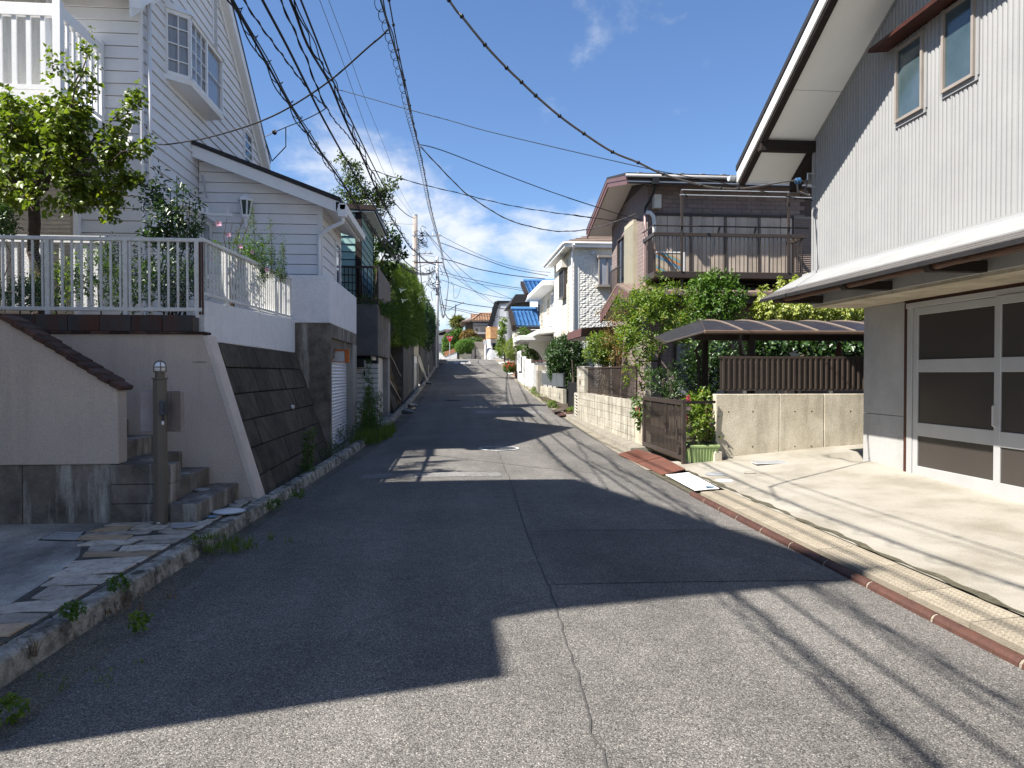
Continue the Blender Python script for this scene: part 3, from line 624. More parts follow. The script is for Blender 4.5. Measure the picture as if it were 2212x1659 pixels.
for y in (8.83, 9.75, 11.35, 13.58): MB().box(-2.998, -2.958, y - .022, y + .022, 2.48, 3.2 + .034*(y - 8.8)).build('post', TRIMD, t)
# ---------------------------------------------------------------- gate lamp post
t = T('lamp_post', 'taupe metal gate lamp post with white caged globe and blue intercom', 'lamp post', (-2.83, 7.2, .12))
hx = [(-.065, -.01), (-.045, -.055), (.0, -.07), (.05, -.05), (.066, -.005), (.05, .045), (0, .062), (-.05, .045)]
MB().hexa([(-2.83 + x, 7.2 + y, .12) for x, y in hx], [(-2.83 + x, 7.2 + y, 1.545) for x, y in hx]).build('column', POSTB, t, bevel=.006)
MB().hexa([(-2.83 + x*1.15, 7.2 + y*1.15, 1.545) for x, y in hx], [(-2.83 + x*1.15, 7.2 + y*1.15, 1.562) for x, y in hx]).build('cap', POSTB, t)
MB().lathe((-2.83, 7.2, 1.562), [(.045, 0), (.045, .05), (.062, .052), (.062, .062)], 20).build('lamp_base', POSTB, t)
gl = MB().lathe((-2.83, 7.2, 1.624), [(.048, 0)] + [(.05*math.cos(a), .04 + .052*math.sin(a)) for a in np.linspace(0, 1.5, 8)], 20).build('globe', LAMPG, t, smooth=True)
m = MB()
for k in range(2):
    a0 = k*math.pi/2 + .5
    m.tube([(-2.83 + .056*math.cos(a0)*math.cos(a), 7.2 + .056*math.sin(a0)*math.cos(a), 1.664 + .062*math.sin(a)) for a in np.linspace(0, math.pi, 13)], .005, 5)
    for sg in (-1, 1): m.tube([(-2.83 + sg*.056*math.cos(a0), 7.2 + sg*.056*math.sin(a0), 1.664), (-2.83 + sg*.056*math.cos(a0), 7.2 + sg*.056*math.sin(a0), 1.622)], .005, 5)
m.tube([(-2.83 + .057*math.cos(a), 7.2 + .057*math.sin(a), 1.664) for a in np.linspace(0, 2*math.pi, 21)], .005, 5)
m.build('cage', POSTB, t)
BOXB = M('slate_blue_plastic', (.05, .065, .085), None, 4, .4)
ic = MB().box(-2.80, -2.745, 7.10, 7.15, 1.20, 1.335).build('intercom', BOXB, t, bevel=.006)
MB().box(-2.760, -2.7505, 7.094, 7.099, 1.225, 1.315).build('lens_strip', BLACK, ic)
MB().box(-2.79, -2.765, 7.128, 7.134, 1.145, 1.20).build('key_tag', M('dark_strap', (.06, .05, .05), None, 4, .6), t)
MB().lathe((-2.777, 7.125, 1.10), [(.004, 0), (.013, .012), (.013, .03), (.004, .042)], 10).build('fob', WPLATE, t)
MB().box(-2.842, -2.81, 7.1265, 7.1295, .145, .155).build('maker_plate', WPLATE, t)
t = T('letterbox', 'brown metal letterbox fixed behind the gate lamp post', 'letterbox', (-2.85, 7.36, 1.2))
MB().box(-3.05, -2.66, 7.27, 7.37, 1.025, 1.43).build('body', M('bleached_brown_box', (.22, .18, .16), (.36, .32, .33), 2.2, .6, fine=.04), t, bevel=.006)
MB().box(-2.752, -2.662, 7.255, 7.272, 1.03, 1.428).build('door', M('letterbox_brown', (.17, .135, .115), None, 5, .5), t, bevel=.003)
# ---------------------------------------------------------------- white house
LW, LB = -5.3, 12.74
t = T('white_clapboard_house', 'large white clapboard house with balcony and steep gable above the raised garden', 'house', (-8, 16, 2.2))
HB = t
AP, SL = 16.3, .75; YN, YF = 12.3, 20.75
def gz(y): return 10.85 - SL*abs(y - AP)
ytop = [(12.74, 2.0), (20.6, 2.0), (20.6, gz(20.6)), (AP, gz(AP)), (12.74, gz(12.74))]
MB().hexa([(LW - .03, y, z) for y, z in ytop], [(-14, y, z) for y, z in ytop]).build('wall_core', M('siding_shadow_gap', (.17, .15, .145), None, 4, .9), t)
bh = .213; z = 2.1
while z < gz(AP) - .05:
    ya, yb = 12.76, 20.58; zt = min(z + bh, gz(AP))
    def lim(q): d = max(0, (gz(AP) - q)/SL); return max(12.76, AP - d), min(20.58, AP + d)
    (a0, b0), (a1, b1) = lim(z), lim(zt)
    if b0 - a0 > .1: MB().hexa([(LW + .028, a0, z), (LW + .028, b0, z), (LW - .03, b0, z), (LW - .03, a0, z)], [(LW + .002, a1, zt - .011), (LW + .002, max(b1, a1 + .01), zt - .011), (LW - .03, max(b1, a1 + .01), zt - .011), (LW - .03, a1, zt - .011)]).build('siding_board', SIDING, t)
    if zt < gz(12.74) + .1: MB().hexa([(-13, LB - .020, z), (LW, LB - .020, z), (LW, LB + .03, z), (-13, LB + .03, z)], [(-13, LB - .002, zt - .011), (LW, LB - .002, zt - .011), (LW, LB + .03, zt - .011), (-13, LB + .03, zt - .011)]).build('siding_board', SIDING, t)
    z += bh
MB().box(LW - .01, LW + .030, LB - .030, LB + .06, 2.1, 8.15).build('corner_post', SIDING, t)
rf = MB(); ov = .22
for sg in (-1, 1):
    ye = YN if sg < 0 else YF; ze = gz(ye)
    rf.hexa([(LW + ov, AP, gz(AP) + .06), (LW + ov, ye, ze + .06), (-14.2, ye, ze + .06), (-14.2, AP, gz(AP) + .06)], [(LW + ov, AP, gz(AP) + .17), (LW + ov, ye, ze + .14), (-14.2, ye, ze + .14), (-14.2, AP, gz(AP) + .17)])
roof = rf.build('roof', ROOFG, t)
for sg in (-1, 1):
    ye = YN if sg < 0 else YF; ze = gz(ye)
    MB().hexa([(LW + .02, AP, gz(AP) - .2), (LW + ov - .01, AP, gz(AP) - .2), (LW + ov - .01, ye, ze - .2), (LW + .02, ye, ze - .2)], [(LW + .02, AP, gz(AP) + .058), (LW + ov - .01, AP, gz(AP) + .058), (LW + ov - .01, ye, ze + .058), (LW + .02, ye, ze + .058)]).build('barge_board', TRIM, roof)
    fa = MB().hexa([(LW + .021, AP, gz(AP) - .36), (LW + .05, AP, gz(AP) - .36), (LW + .05, ye, ze - .36), (LW + .021, ye, ze - .36)], [(LW + .021, AP, gz(AP) - .19), (LW + .05, AP, gz(AP) - .19), (LW + .05, ye, ze - .19), (LW + .021, ye, ze - .19)]).build('frieze_board', TRIM, roof)
MB().tube([(LW + .09, LB + .16, 8.2), (LW + .09, LB + .16, 2.3)], .038, 10).tube([(LW + .09, LB + .16, 7.32), (LW + .09, LB + .16, 7.36)], .044, 10).build('downpipe', SIDING, t, smooth=True)
# bay window
b = MB()
by0, by1, bz0, bz1, bd = 13.85, 16.0, 7.20, 8.42, .36
o = MB().hexa([(LW, by0 - .1, bz0 - .10), (LW, by1 + .02, bz0 - .10), (LW + bd, by1, bz0 - .08), (LW + bd, by0 + .28, bz0 - .08)], [(LW, by0 - .08, bz0), (LW, by1 + .04, bz0), (LW + bd + .03, by1 + .02, bz0), (LW + bd + .03, by0 + .26, bz0)]).build('bay_window', TRIM, t)
MB().hexa([(LW, by0 - .1, bz1), (LW, by1 + .06, bz1), (LW + bd + .05, by1 + .04, bz1), (LW + bd + .05, by0 + .22, bz1)], [(LW, by0 - .02, bz1 + .17), (LW, by1 + .02, bz1 + .17), (LW + bd, by1, bz1 + .08), (LW + bd, by0 + .27, bz1 + .08)]).build('bay_roof', TRIM, o)
MB().hexa([(LW + .0, by0, bz0), (LW + .01, by1, bz0), (LW + bd - .04, by1, bz0), (LW + bd - .04, by0 + .28, bz0)], [(LW + .0, by0, bz1), (LW + .01, by1, bz1), (LW + bd - .04, by1, bz1), (LW + bd - .04, by0 + .28, bz1)]).build('bay_glass', GLASSC, o)
m = MB(); A = Vector((LW + .02, by0 - .02, 0)); Bv = Vector((LW + bd - .01, by0 + .27, 0)); Cv = Vector((LW + bd - .01, by1, 0))
for p in (A, Bv, Cv): m.box(p.x - .035, p.x + .025, p.y - .03, p.y + .03, bz0, bz1)
m.box(LW + bd - .03, LW + bd + .012, 14.98, 15.06, bz0, bz1)
for za, zb in ((bz0, bz0 + .07), (bz1 - .07, bz1)):
    m.bar(A + Vector((0, 0, (za+zb)/2)), Bv + Vector((0, 0, (za+zb)/2)), .05, .07); m.bar(Bv + Vector((0, 0, (za+zb)/2)), Cv + Vector((0, 0, (za+zb)/2)), .05, .07)
m.build('bay_frame', TRIM, o)
m = MB()
for f in (.5,): m.bar(A.lerp(Bv, f) + Vector((0, 0, bz0)), A.lerp(Bv, f) + Vector((0, 0, bz1)), .02)
for k in range(1, 4):
    zz = bz0 + (bz1 - bz0)*k/4; m.bar(A + Vector((0, 0, zz)), Bv + Vector((0, 0, zz)), .02); m.bar(Bv + Vector((.004, 0, zz)), Vector((Cv.x + .004, 15.0, zz)), .018)
for k in range(1, 3): yv = Bv.y + (15.0 - Bv.y)*k/3; m.bar((Bv.x + .002, yv, bz0), (Bv.x + .002, yv, bz1), .018)
m.bar((Bv.x + .002, 15.06, (bz0 + bz1)/2), (Bv.x + .002, by1, (bz0 + bz1)/2), .02)
m.build('muntin', TRIM, o)
lv = fb(MB(), 'X+', LW, 16.45, 16.74, .0, .035, 8.75, 10.35).build('louvre_shutter', TRIM, t)
m = MB()
for k in range(30): fb(m, 'X+', LW, 16.49, 16.70, .036, .05, 8.80 + k*.05, 8.82 + k*.05)
m.build('slat', GREYW, lv)
window(t, 'X+', LW, 18.8, 19.55, 6.6, 7.95, TRIM, GLASS, 1, 1, .05, .05)
# front windows and shutters
window(t, 'Y-', LB, -9.4, -6.72, 6.0, 8.15, TRIM, CURT, 2, 1, .06, .09, gd=.025, mw=.07)
ww = fb(MB(), 'Y-', LB, -8.9, -6.35, .02, .10, 2.3, 4.9).build('storm_shutter', M('tan_shutter', (.50, .43, .34), None, 3, .6), t)
m = MB()
for k in range(34): fb(m, 'Y-', LB, -8.85, -6.40, .101, .112, 2.4 + k*.072, 2.445 + k*.072)
m.build('shutter_slat', M('tan_shutter_slat', (.55, .47, .37), None, 3, .6), ww)
fb(MB(), 'Y-', LB, -8.98, -8.9, .02, .13, 2.3, 5.0).box(-6.35, -6.27, LB - .13, LB - .02, 2.3, 5.0).box(-8.98, -6.27, LB - .135, LB - .02, 4.9, 5.0).build('shutter_frame', TRIM, t)
o = window(t, 'X+', LW, 13.95, 15.45, 3.3, 4.75, TRIM, GLASSC, 3, 1, .06, .3, gd=.27)
fb(MB(), 'X+', LW, 13.8, 15.5, .0, .42, 4.76, 4.9).build('window_hood', TRIM, o)
m = MB()
for k in range(8): fb(m, 'X+', LW, 14.05 + k*.09, 14.08 + k*.09, .31, .325, 3.4, 4.7)
m.build('window_grille', TRIM, o)
# balcony
b0, b1, by = -12.5, -5.88, 11.35
bl = MB().box(b0, b1, by, LB - .03, 5.62, 5.84).build('balcony', TRIM, t, bevel=.008)
MB().box(b0, b1 + .012, by - .012, by + .05, 5.60, 5.86).box(b1 - .04, b1 + .012, by + .05, LB - .02, 5.60, 5.86).build('balcony_fascia', TRIM, bl)
MB().box(b0, b1 - .10, by - .01, by + .06, 7.00, 7.19).build('hand_rail', TRIM, bl, bevel=.006)
MB().box(b1 - .06, b1 + .01, by + .05, LB - .1, 7.00, 7.19).build('hand_rail', TRIM, bl, bevel=.006)
MB().box(b0, b1 - .1, by, by + .05, 5.90, 5.97).box(b1 - .05, b1, by + .05, LB - .1, 5.90, 5.97).build('bottom_rail', TRIM, bl)
MB().box(b1 - .1, b1 + .014, by - .02, by + .09, 5.5, 7.25).build('corner_post', TRIM, bl, bevel=.006); MB().box(b1 - .095, b1 + .012, LB - .13, LB - .03, 5.2, 7.25).build('corner_post', TRIM, bl, bevel=.006)
slm = MB().box(-.032, .032, -.015, .015, 0, 1.03).mesh('baluster', TRIM)
for i in range(28): link('baluster', slm, bl, (b1 - .26 - i*.205, by + .025, 5.97))
for i in range(6): link('baluster', slm, bl, (b1 - .025, by + .25 + i*.185, 5.97), (0, 0, R(90)))
for x in (-6.4, -8.4): MB().bar((x, LB - .03, 4.9), (x, by + .25, 5.6), .07, .09).build('bracket', TRIM, bl)
MB().bar((b1 - .04, LB - .04, 4.75), (b1 - .04, by + .9, 5.5), .09, .10).build('bracket', TRIM, bl)
MB().hexa([(-6.05, 11.9, 8.25), (-5.6, 11.9, 8.25), (-5.6, 12.7, 8.0), (-6.05, 12.7, 8.0)], [(-6.05, 11.9, 8.5), (-5.6, 11.9, 8.5), (-5.6, 12.7, 8.3), (-6.05, 12.7, 8.3)]).build('eave_bracket', TRIM, t)
# low deck railing behind the shrubs
dk = T('railing', 'white timber deck railing behind the shrubs below the balcony', 'fence', (-6, 12, 2.3))
MB().box(-9.5, -5.35, 11.55, 11.63, 3.63, 3.74).build('hand_rail', TRIM, dk)
for i in range(24): link('baluster', slm, dk, (-5.5 - i*.17, 11.59, 2.6))
# ---------------------------------------------------------------- side extension of the white house (moves with it)
EX = T('white_side_annexe', 'single storey white clapboard annexe with sloping roof beside the gabled house', 'house', (-4, 16.8, 3.4))
ey, ex = 15.5, -2.75
def rz(x): return 6.28 + (x + 5.2)*-.372
wp = [(LW, 2.6), (ex, 2.6), (ex, rz(ex) - .16), (LW, rz(LW) - .16)]
MB().hexa([(x, ey + .03, z) for x, z in wp], [(x, 18.2, z) for x, z in wp]).build('wall_core', MATS['siding_shadow_gap'], EX)
z = 3.3
while z < 6.1:
    zt = z + bh
    def xlim(q): return min(ex, -5.2 + (6.12 - q)/.372) if q > rz(ex) - .16 else ex
    xa, xb = xlim(z), xlim(zt)
    if xa > LW + .1: MB().hexa([(LW + .03, ey - .02, z), (xa, ey - .02, z), (xa, ey + .03, z), (LW + .03, ey + .03, z)], [(LW + .03, ey - .002, zt - .011), (max(xb, LW + .04), ey - .002, zt - .011), (max(xb, LW + .04), ey + .03, zt - .011), (LW + .03, ey + .03, zt - .011)]).build('siding_board', SIDING, EX)
    if zt < 5.3: MB().hexa([(ex + .02, ey, z), (ex + .02, 18.2, z), (ex - .03, 18.2, z), (ex - .03, ey, z)], [(ex + .002, ey, zt - .011), (ex + .002, 18.2, zt - .011), (ex - .03, 18.2, zt - .011), (ex - .03, ey, zt - .011)]).build('siding_board', SIDING, EX)
    z += bh
MB().box(ex - .08, ex + .026, ey - .026, ey + .08, 3.4, 5.2).build('corner_post', SIDING, EX)
ra, rb = (-5.28, rz(-5.28)), (-2.28, rz(-2.28))
rfo = MB().hexa([(ra[0], 15.1, ra[1] + .0), (rb[0], 15.1, rb[1]), (rb[0], 18.5, rb[1]), (ra[0], 18.5, ra[1])], [(ra[0], 15.1, ra[1] + .09), (rb[0], 15.1, rb[1] + .09), (rb[0], 18.5, rb[1] + .09), (ra[0], 18.5, ra[1] + .09)]).build('roof', ROOFG, EX)
MB().hexa([(ra[0], 15.13, ra[1] - .25), (rb[0] - .1, 15.13, rb[1] - .21), (rb[0] - .1, 15.18, rb[1] - .21), (ra[0], 15.18, ra[1] - .25)], [(ra[0], 15.13, ra[1] - .002), (rb[0] - .02, 15.13, rb[1] - .002), (rb[0] - .02, 15.18, rb[1] - .002), (ra[0], 15.18, ra[1] - .002)]).build('barge_board', TRIM, rfo)
MB().hexa([(ra[0], 15.18, ra[1] - .16), (rb[0] - .05, 15.18, rb[1] - .16), (rb[0] - .05, 18.5, rb[1] - .16), (ra[0], 18.5, ra[1] - .16)], [(ra[0], 15.18, ra[1] - .003), (rb[0] - .05, 15.18, rb[1] - .003), (rb[0] - .05, 18.5, rb[1] - .003), (ra[0], 18.5, ra[1] - .003)]).build('soffit', TRIM, rfo)
MB().box(rb[0] - .1, rb[0] - .03, 15.13, 18.5, rb[1] - .22, rb[1] - .003).build('fascia', TRIM, rfo)
gt = MB().hexa([(-2.28, 15.05, 5.02), (-2.19, 15.05, 5.02), (-2.19, 18.5, 5.02), (-2.28, 18.5, 5.02)], [(-2.30, 15.05, 5.15), (-2.165, 15.05, 5.15), (-2.165, 18.5, 5.15), (-2.30, 18.5, 5.15)]).build('gutter', TRIM, EX)
MB().box(-2.33, -2.16, 15.05, 15.2, 4.87, 5.13).build('gutter_outlet', TRIM, gt, bevel=.01)
MB().tube([(-2.24, 15.13, 4.9), (-2.24, 15.14, 4.78), (-2.55, 15.28, 4.66), (ex + .0, 15.40, 4.55), (ex - .03, 15.42, 4.4), (ex - .03, 15.42, 3.48)], .042, 10).build('downpipe', TRIM, EX, smooth=True)
window(EX, 'X+', ex, 17.2, 17.95, 3.55, 4.75, TRIM, M('sky_reflecting_glass', (.10, .14, .2), None, 2, .05, spec=1, fine=0), 1, 1, .05, .05)
lm = T('wall_lantern', 'white carriage lantern on the annexe wall', 'lamp', P(530, 450, Y=15.4)); p = P(530, 447, Y=15.3); k_ = 1.65
MB().lathe((p.x, p.y, p.z - .1*k_), [(.05*k_, 0), (.075*k_, .17*k_), (.08*k_, .172*k_)], 6).build('lantern_glass', GLASSF, lm)
MB().lathe((p.x, p.y, p.z + .073*k_), [(.095*k_, 0), (.095*k_, .02*k_), (.06*k_, .06*k_), (.02*k_, .09*k_)], 6).build('lantern_cap', TRIM, lm)
m = MB().lathe((p.x, p.y, p.z - .165*k_), [(.02*k_, 0), (.055*k_, .03*k_), (.055*k_, .064*k_)], 6); m.tube([(p.x, p.y, p.z - .14*k_), (p.x, p.y + .02, p.z - .24*k_), (p.x, p.y + .18, p.z - .25*k_)], .022*k_, 8)
for a in range(6): t_ = a*math.pi/3; m.tube([(p.x + .052*k_*math.cos(t_), p.y + .052*k_*math.sin(t_), p.z - .1*k_), (p.x + .078*k_*math.cos(t_), p.y + .078*k_*math.sin(t_), p.z + .072*k_)], .010*k_, 5)
m.build('lantern_bracket', TRIM, lm)
ph = T('pole_holder', 'white bracket for a drying pole beside the annexe wall', 'bracket', P(435, 438, Y=15.2)); p = P(415, 440, X=LW + .45); 
MB().box(LW + .4, LW + .95, 14.6, 14.68, p.z - .06, p.z).box(LW + .47, LW + .50, 14.6, 14.68, p.z, p.z + .10).box(LW + .86, LW + .89, 14.6, 14.68, p.z, p.z + .10).build('arm', TRIM, ph)
MB().tube([P(437, 378, Y=15.35), P(447, 428, Y=15.35)], .02, 8).build('stay', GALV, ph)
# ---------------------------------------------------------------- garage under the annexe
g = T('concrete_garage', 'stained concrete garage with silver roller shutter under a white parapet', 'garage', (-3, 15.8, 0))
gx = -2.30
MB().box(-5, gx, 13.92, 14.04, 0, 2.57).build('front_wall', CONCD, g)
MB().box(gx - .3, gx, 17.05, 17.72, -.05, 2.3).build('pier', CONC, g, bevel=.008)
MB().box(gx - .3, gx, 14.045, 17.715, 2.302, 2.57).build('lintel', CONCD, g, bevel=.008)
MB().box(gx - .3, gx - .06, 14.045, 17.045, 1.92, 2.30).build('recessed_lintel', CONCD, g)
MB().box(-5, gx - .35, 14.045, 17.7, 0, 2.5).build('interior', DARK, g)
sh = MB().box(gx - .2, gx - .17, 14.045, 17.045, .02, 1.92).build('shutter', SHUT, g)
m = MB()
for k in range(27):
    z = .03 + k*.07; m.hexa([(gx - .17, 14.05, z), (gx - .155, 14.05, z + .012), (gx - .14, 14.05, z + .035), (gx - .155, 14.05, z + .058), (gx - .17, 14.05, z + .068)], [(gx - .17, 17.04, z), (gx - .155, 17.04, z + .012), (gx - .14, 17.04, z + .035), (gx - .155, 17.04, z + .058), (gx - .17, 17.04, z + .068)])
m.build('slat', SHUT, sh)
MB().box(-5.2, gx - .005, 13.88, 17.75, 2.573, 3.48).build('parapet', WPAINT, g, bevel=.012)
mi = T('garage_mirror', 'rusty rectangular mirror with orange hood above the silver shutter', 'mirror', P(737, 768, Y=14.6))
a, b_ = P(717, 755, Y=14.8), P(755, 783, Y=14.8)
mc = Vector(((a.x + b_.x)/2, 14.8, (a.z + b_.z)/2)); hw, hh = (b_.x - a.x)/2, (a.z - b_.z)/2
MB().box(mc.x - hw, mc.x + hw, 14.72, 14.8, mc.z + hh - .03, mc.z + hh).box(mc.x + hw - .09, mc.x + hw, 14.73, 14.8, mc.z - hh, mc.z + hh - .03).box(mc.x - hw, mc.x + hw - .09, 14.73, 14.8, mc.z - hh, mc.z - hh + .015).box(mc.x - hw, mc.x - hw + .015, 14.73, 14.8, mc.z - hh + .015, mc.z + hh - .03).build('hood', ORMIR, mi, bevel=.01)
MB().box(mc.x - hw + .01, mc.x + hw - .01, 14.78, 14.81, mc.z - hh + .01, mc.z + hh - .01).build('mirror_face', MIRR, mi)
MB().tube([(mc.x, 14.84, mc.z), (gx - .06, 14.95, mc.z + .12)], .018, 6).build('arm', BLACK, mi)
# ================================================================ LEFT SIDE, FARTHER UP
# house off to the left of the camera: it throws the big foreground shadow
t = T('left_corner_house', 'tall plain house to the left of the camera that shades the road', 'house', (-9, 4, 0))
def lift(x, y, xc): d = x - xc; return (y - .36*d, 1.28*d)      # where the caster of a ground shadow point stands on the plane X = xc
Xc = -6.9
E_, G_, D_ = lift(3.41, 5.23, Xc), lift(1.89, 10.4, Xc), lift(.64, 4.62, Xc)
prof = [(D_[0], 0), (G_[0] - .5, 0), (G_[0] - .5, G_[1] - .6), (G_[0], G_[1]), E_, D_]
MB().hexa([(Xc, y, z) for y, z in prof], [(-14, y, z) for y, z in prof]).build('upper_block', CREAM, t)
Xb = -5.2; A_, B_ = lift(-1.89, 3.14, Xb), lift(.32, 3.64, Xb)
prof = [(A_[0], 0), (2.56, 0), (2.56, B_[1]), B_, A_]
MB().hexa([(Xb, y, z) for y, z in prof], [(-13, y, z) for y, z in prof]).build('lower_block', CREAM, t)
# teal weatherboard house
t = T('teal_house', 'narrow weathered teal board house with dark posts above the grey garage', 'house', (-3, 20.5, 3.6))
tx = -2.62; ty = 21.08
MB().box(-8, tx - .03, ty + .03, 24.5, 3.3, 6.42).build('wall_core', M('teal_gap', (.02, .03, .03), None, 4, .9), t)
z = 3.6
while z < 6.3:
    MB().hexa([(-6, ty - .03, z), (tx - .14, ty - .03, z), (tx - .14, ty + .03, z), (-6, ty + .03, z)], [(-6, ty - .006, z + .2), (tx - .14, ty - .006, z + .2), (tx - .14, ty + .03, z + .2), (-6, ty + .03, z + .2)]).build('weatherboard', TEALB, t)
    MB().hexa([(tx + .02, ty + .12, z), (tx + .02, 24.45, z), (tx - .03, 24.45, z), (tx - .03, ty + .12, z)], [(tx + .002, ty + .12, z + .2), (tx + .002, 24.45, z + .2), (tx - .03, 24.45, z + .2), (tx - .03, ty + .12, z + .2)]).build('weatherboard', TEALB, t)
    z += .224
MB().box(tx - .14, tx + .03, ty - .04, ty + .12, 3.3, 6.305).build('corner_post', WOODD, t); MB().box(tx - .02, tx + .03, 24.4, 24.52, 3.3, 6.305).build('corner_post', WOODD, t)
MB().hexa([(-8, ty - .12, 6.62), (tx + .45, ty - .12, 6.36), (tx + .45, 24.9, 6.36), (-8, 24.9, 6.62)], [(-8, ty - .12, 6.80), (tx + .45, ty - .12, 6.50), (tx + .45, 24.9, 6.50), (-8, 24.9, 6.80)]).build('roof', BROWND, t)
MB().box(-7, tx + .40, ty - .08, 24.8, 6.31, 6.34).build('soffit', SOFF, t)
# grey garage with brick-tile gatepost
g = T('grey_garage', 'dark grey rendered garage box with brown railing and pale shutter', 'garage', (-2.6, 22.5, .1))
GREYR = M('dark_grey_render', (.135, .13, .128), (.09, .088, .088), 2.2, .9, .25, 40, dirt=(.2, .195, .19), damt=.5, dscale=(2, 2, 1.2))
x0 = -2.1
MB().box(-6, x0, 20.85, 21.0, 2.12, 3.62).build('front_beam', GREYR, g, bevel=.01)
MB().box(x0 - .35, x0 + .005, 21.005, 25.15, 2.12, 3.60).build('lintel', CONCD, g, bevel=.01)
MB().box(x0 - .4, x0 - .01, 24.3, 25.12, 0, 2.118).build('pier', CONC, g, bevel=.01)
MB().box(-6, x0 - .3, 21.2, 25.0, 0, 3.5).build('interior', DARK, g)
s_ = MB().box(x0 - .22, x0 - .19, 21.06, 24.29, .05, 2.11).build('shutter', SHUTW, g)
m = MB()
for k in range(20): m.box(x0 - .19, x0 - .17, 21.07, 24.28, .08 + k*.1, .16 + k*.1)
m.build('slat', SHUTW, s_)
MB().box(x0 - .06, x0 + .01, 20.9, 20.99, .1, 2.118).build('shutter_rail', IRON, g)
r_ = T('railing', 'brown balcony railing with solid side panel on the grey garage roof', 'fence', (-2.3, 21, 3.65))
MB().box(-3.6, x0 + .02, 20.86, 20.91, 4.66, 4.72).box(-3.6, x0 + .02, 20.86, 20.91, 3.66, 3.74).build('rail', BROWN, r_)
pb = MB().box(-.012, .012, -.012, .012, 0, .93).mesh('baluster', BROWN)
for i in range(14): link('baluster', pb, r_, (x0 - .08 - i*.108, 20.885, 3.735))
MB().box(x0 - .03, x0 + .03, 20.855, 20.915, 3.62, 4.74).build('post', BROWN, r_)
MB().hexa([(x0 - .01, 20.93, 3.8), (x0 + .02, 20.93, 3.8), (x0 + .02, 25.1, 3.8), (x0 - .01, 25.1, 3.8)], [(x0 - .01, 20.93, 4.7), (x0 + .02, 20.93, 4.7), (x0 + .02, 25.1, 4.7), (x0 - .01, 25.1, 4.7)]).build('side_panel', M('matt_brown_panel', (.13, .10, .09), None, 4, .7), r_)
gp = T('tiled_gatepost', 'cream brick tiled gatepost with a black letterbox beside the grey garage', 'gatepost', (-2.4, 20.4, .1))
tmx = MB().box(-.0, .68, -.01, .012, -.062, .062).mesh('tile_course', WTILE); tmy = MB().box(-.012, .012, 0, .6, -.062, .062).mesh('tile_course', WTILE)
MB().box(-2.74, -2.075, 20.42, 20.83, .0, 1.98).build('core', M('dark_joint', (.025, .025, .025), None, 5, .9), gp)
z = .14
while z < 1.92:
    o = link('tile_course', tmx, gp, (-2.75, 20.415, z)); o = link('tile_course', tmy, gp, (-2.068, 20.41, z)); o.scale = (1, .68, 1); z += .14
lb = MB().box(-2.72, -2.42, 20.2, 20.41, 1.78, 2.0).build('letterbox', BLACK, gp, bevel=.01)
MB().box(-2.419, -2.40, 20.22, 20.40, 1.82, 1.97).build('flap', GALV, lb)
MB().box(-2.45, -2.41, 20.35, 20.405, 1.52, 1.66).build('doorbell', BLACK, gp); MB().box(-2.42, -2.25, 20.38, 20.402, 1.24, 1.38).build('house_number', WPLATE, gp)
# stairs with handrail and ochre stained slope beyond
s_ = T('garden_stairs', 'dark block stairs with brown handrail against an ochre stained slope', 'stairs', (-2.2, 26, .2))
for k in range(6):
    z0 = .2 + k*.42; xx = -1.95 - k*.11
    for j in range(2): MB().hexa([(xx, 28.2 + j*.5, z0), (xx, 28.66 + j*.5, z0), (xx - .3, 28.66 + j*.5, z0), (xx - .3, 28.2 + j*.5, z0)], [(xx - .11, 28.2 + j*.5, z0 + .40), (xx - .11, 28.66 + j*.5, z0 + .40), (xx - .4, 28.66 + j*.5, z0 + .40), (xx - .4, 28.2 + j*.5, z0 + .40)]).build('ochre_block', BLKY, s_)
for k in range(5):
    for j in range(3):
        z0 = .1 + k*.24; xx = -1.95 - k*.06
        MB().hexa([(xx, 25.3 + j*.95, z0), (xx, 26.22 + j*.95, z0), (xx - .3, 26.22 + j*.95, z0), (xx - .3, 25.3 + j*.95, z0)], [(xx - .06, 25.3 + j*.95, z0 + .23), (xx - .06, 26.22 + j*.95, z0 + .23), (xx - .36, 26.22 + j*.95, z0 + .23), (xx - .36, 25.3 + j*.95, z0 + .23)]).build('block', BLKD, s_)
m = MB(); m.bar((-2.2, 25.25, 2.45), (-1.95, 28.0, 1.5), .04); m.bar((-2.2, 25.25, 1.45), (-1.95, 28.0, .55), .05, .1)
for k in range(13):
    f = k/12; a = Vector((-2.2, 25.25, 1.45)).lerp(Vector((-1.95, 28.0, .55)), f); m.bar(a, a + Vector((0, 0, .97)), .022)
m.build('handrail', BROWN, s_)
# stained retaining walls under the hedge
wl = T('hedge_wall', 'dark stained concrete retaining wall with a pale shutter under the hedge', 'wall', (-2, 33, .4))
MB().box(-2.8, -1.92, 29.3, 35.6, .1, 3.3).build('wall', CONCH, wl, bevel=.01)
MB().box(-2.8, -1.80, 35.62, 40.6, 2.55, 3.5).build('lintel', CONCW, wl, bevel=.01)
s_ = MB().box(-2.1, -1.9, 36.0, 39.9, .7, 2.15).build('shutter', SHUTW, wl)
m = MB()
for k in range(14): m.box(-1.9, -1.88, 36.0, 39.9, .72 + k*.1, .80 + k*.1)
m.build('slat', SHUTW, s_)
MB().box(-2.1, -1.86, 36.0, 39.9, 2.152, 2.548).build('sign_panel', WPLATE, wl)
MB().box(-2.5, -1.81, 35.62, 35.98, .3, 2.548).build('pier', CONC, wl); MB().box(-2.5, -1.81, 39.92, 40.6, .3, 2.548).build('pier', CONC, wl)
wl = T('far_retaining_wall', 'dark concrete retaining wall with pale leaning drainpipe farther up the street', 'wall', (-2, 46, .9))
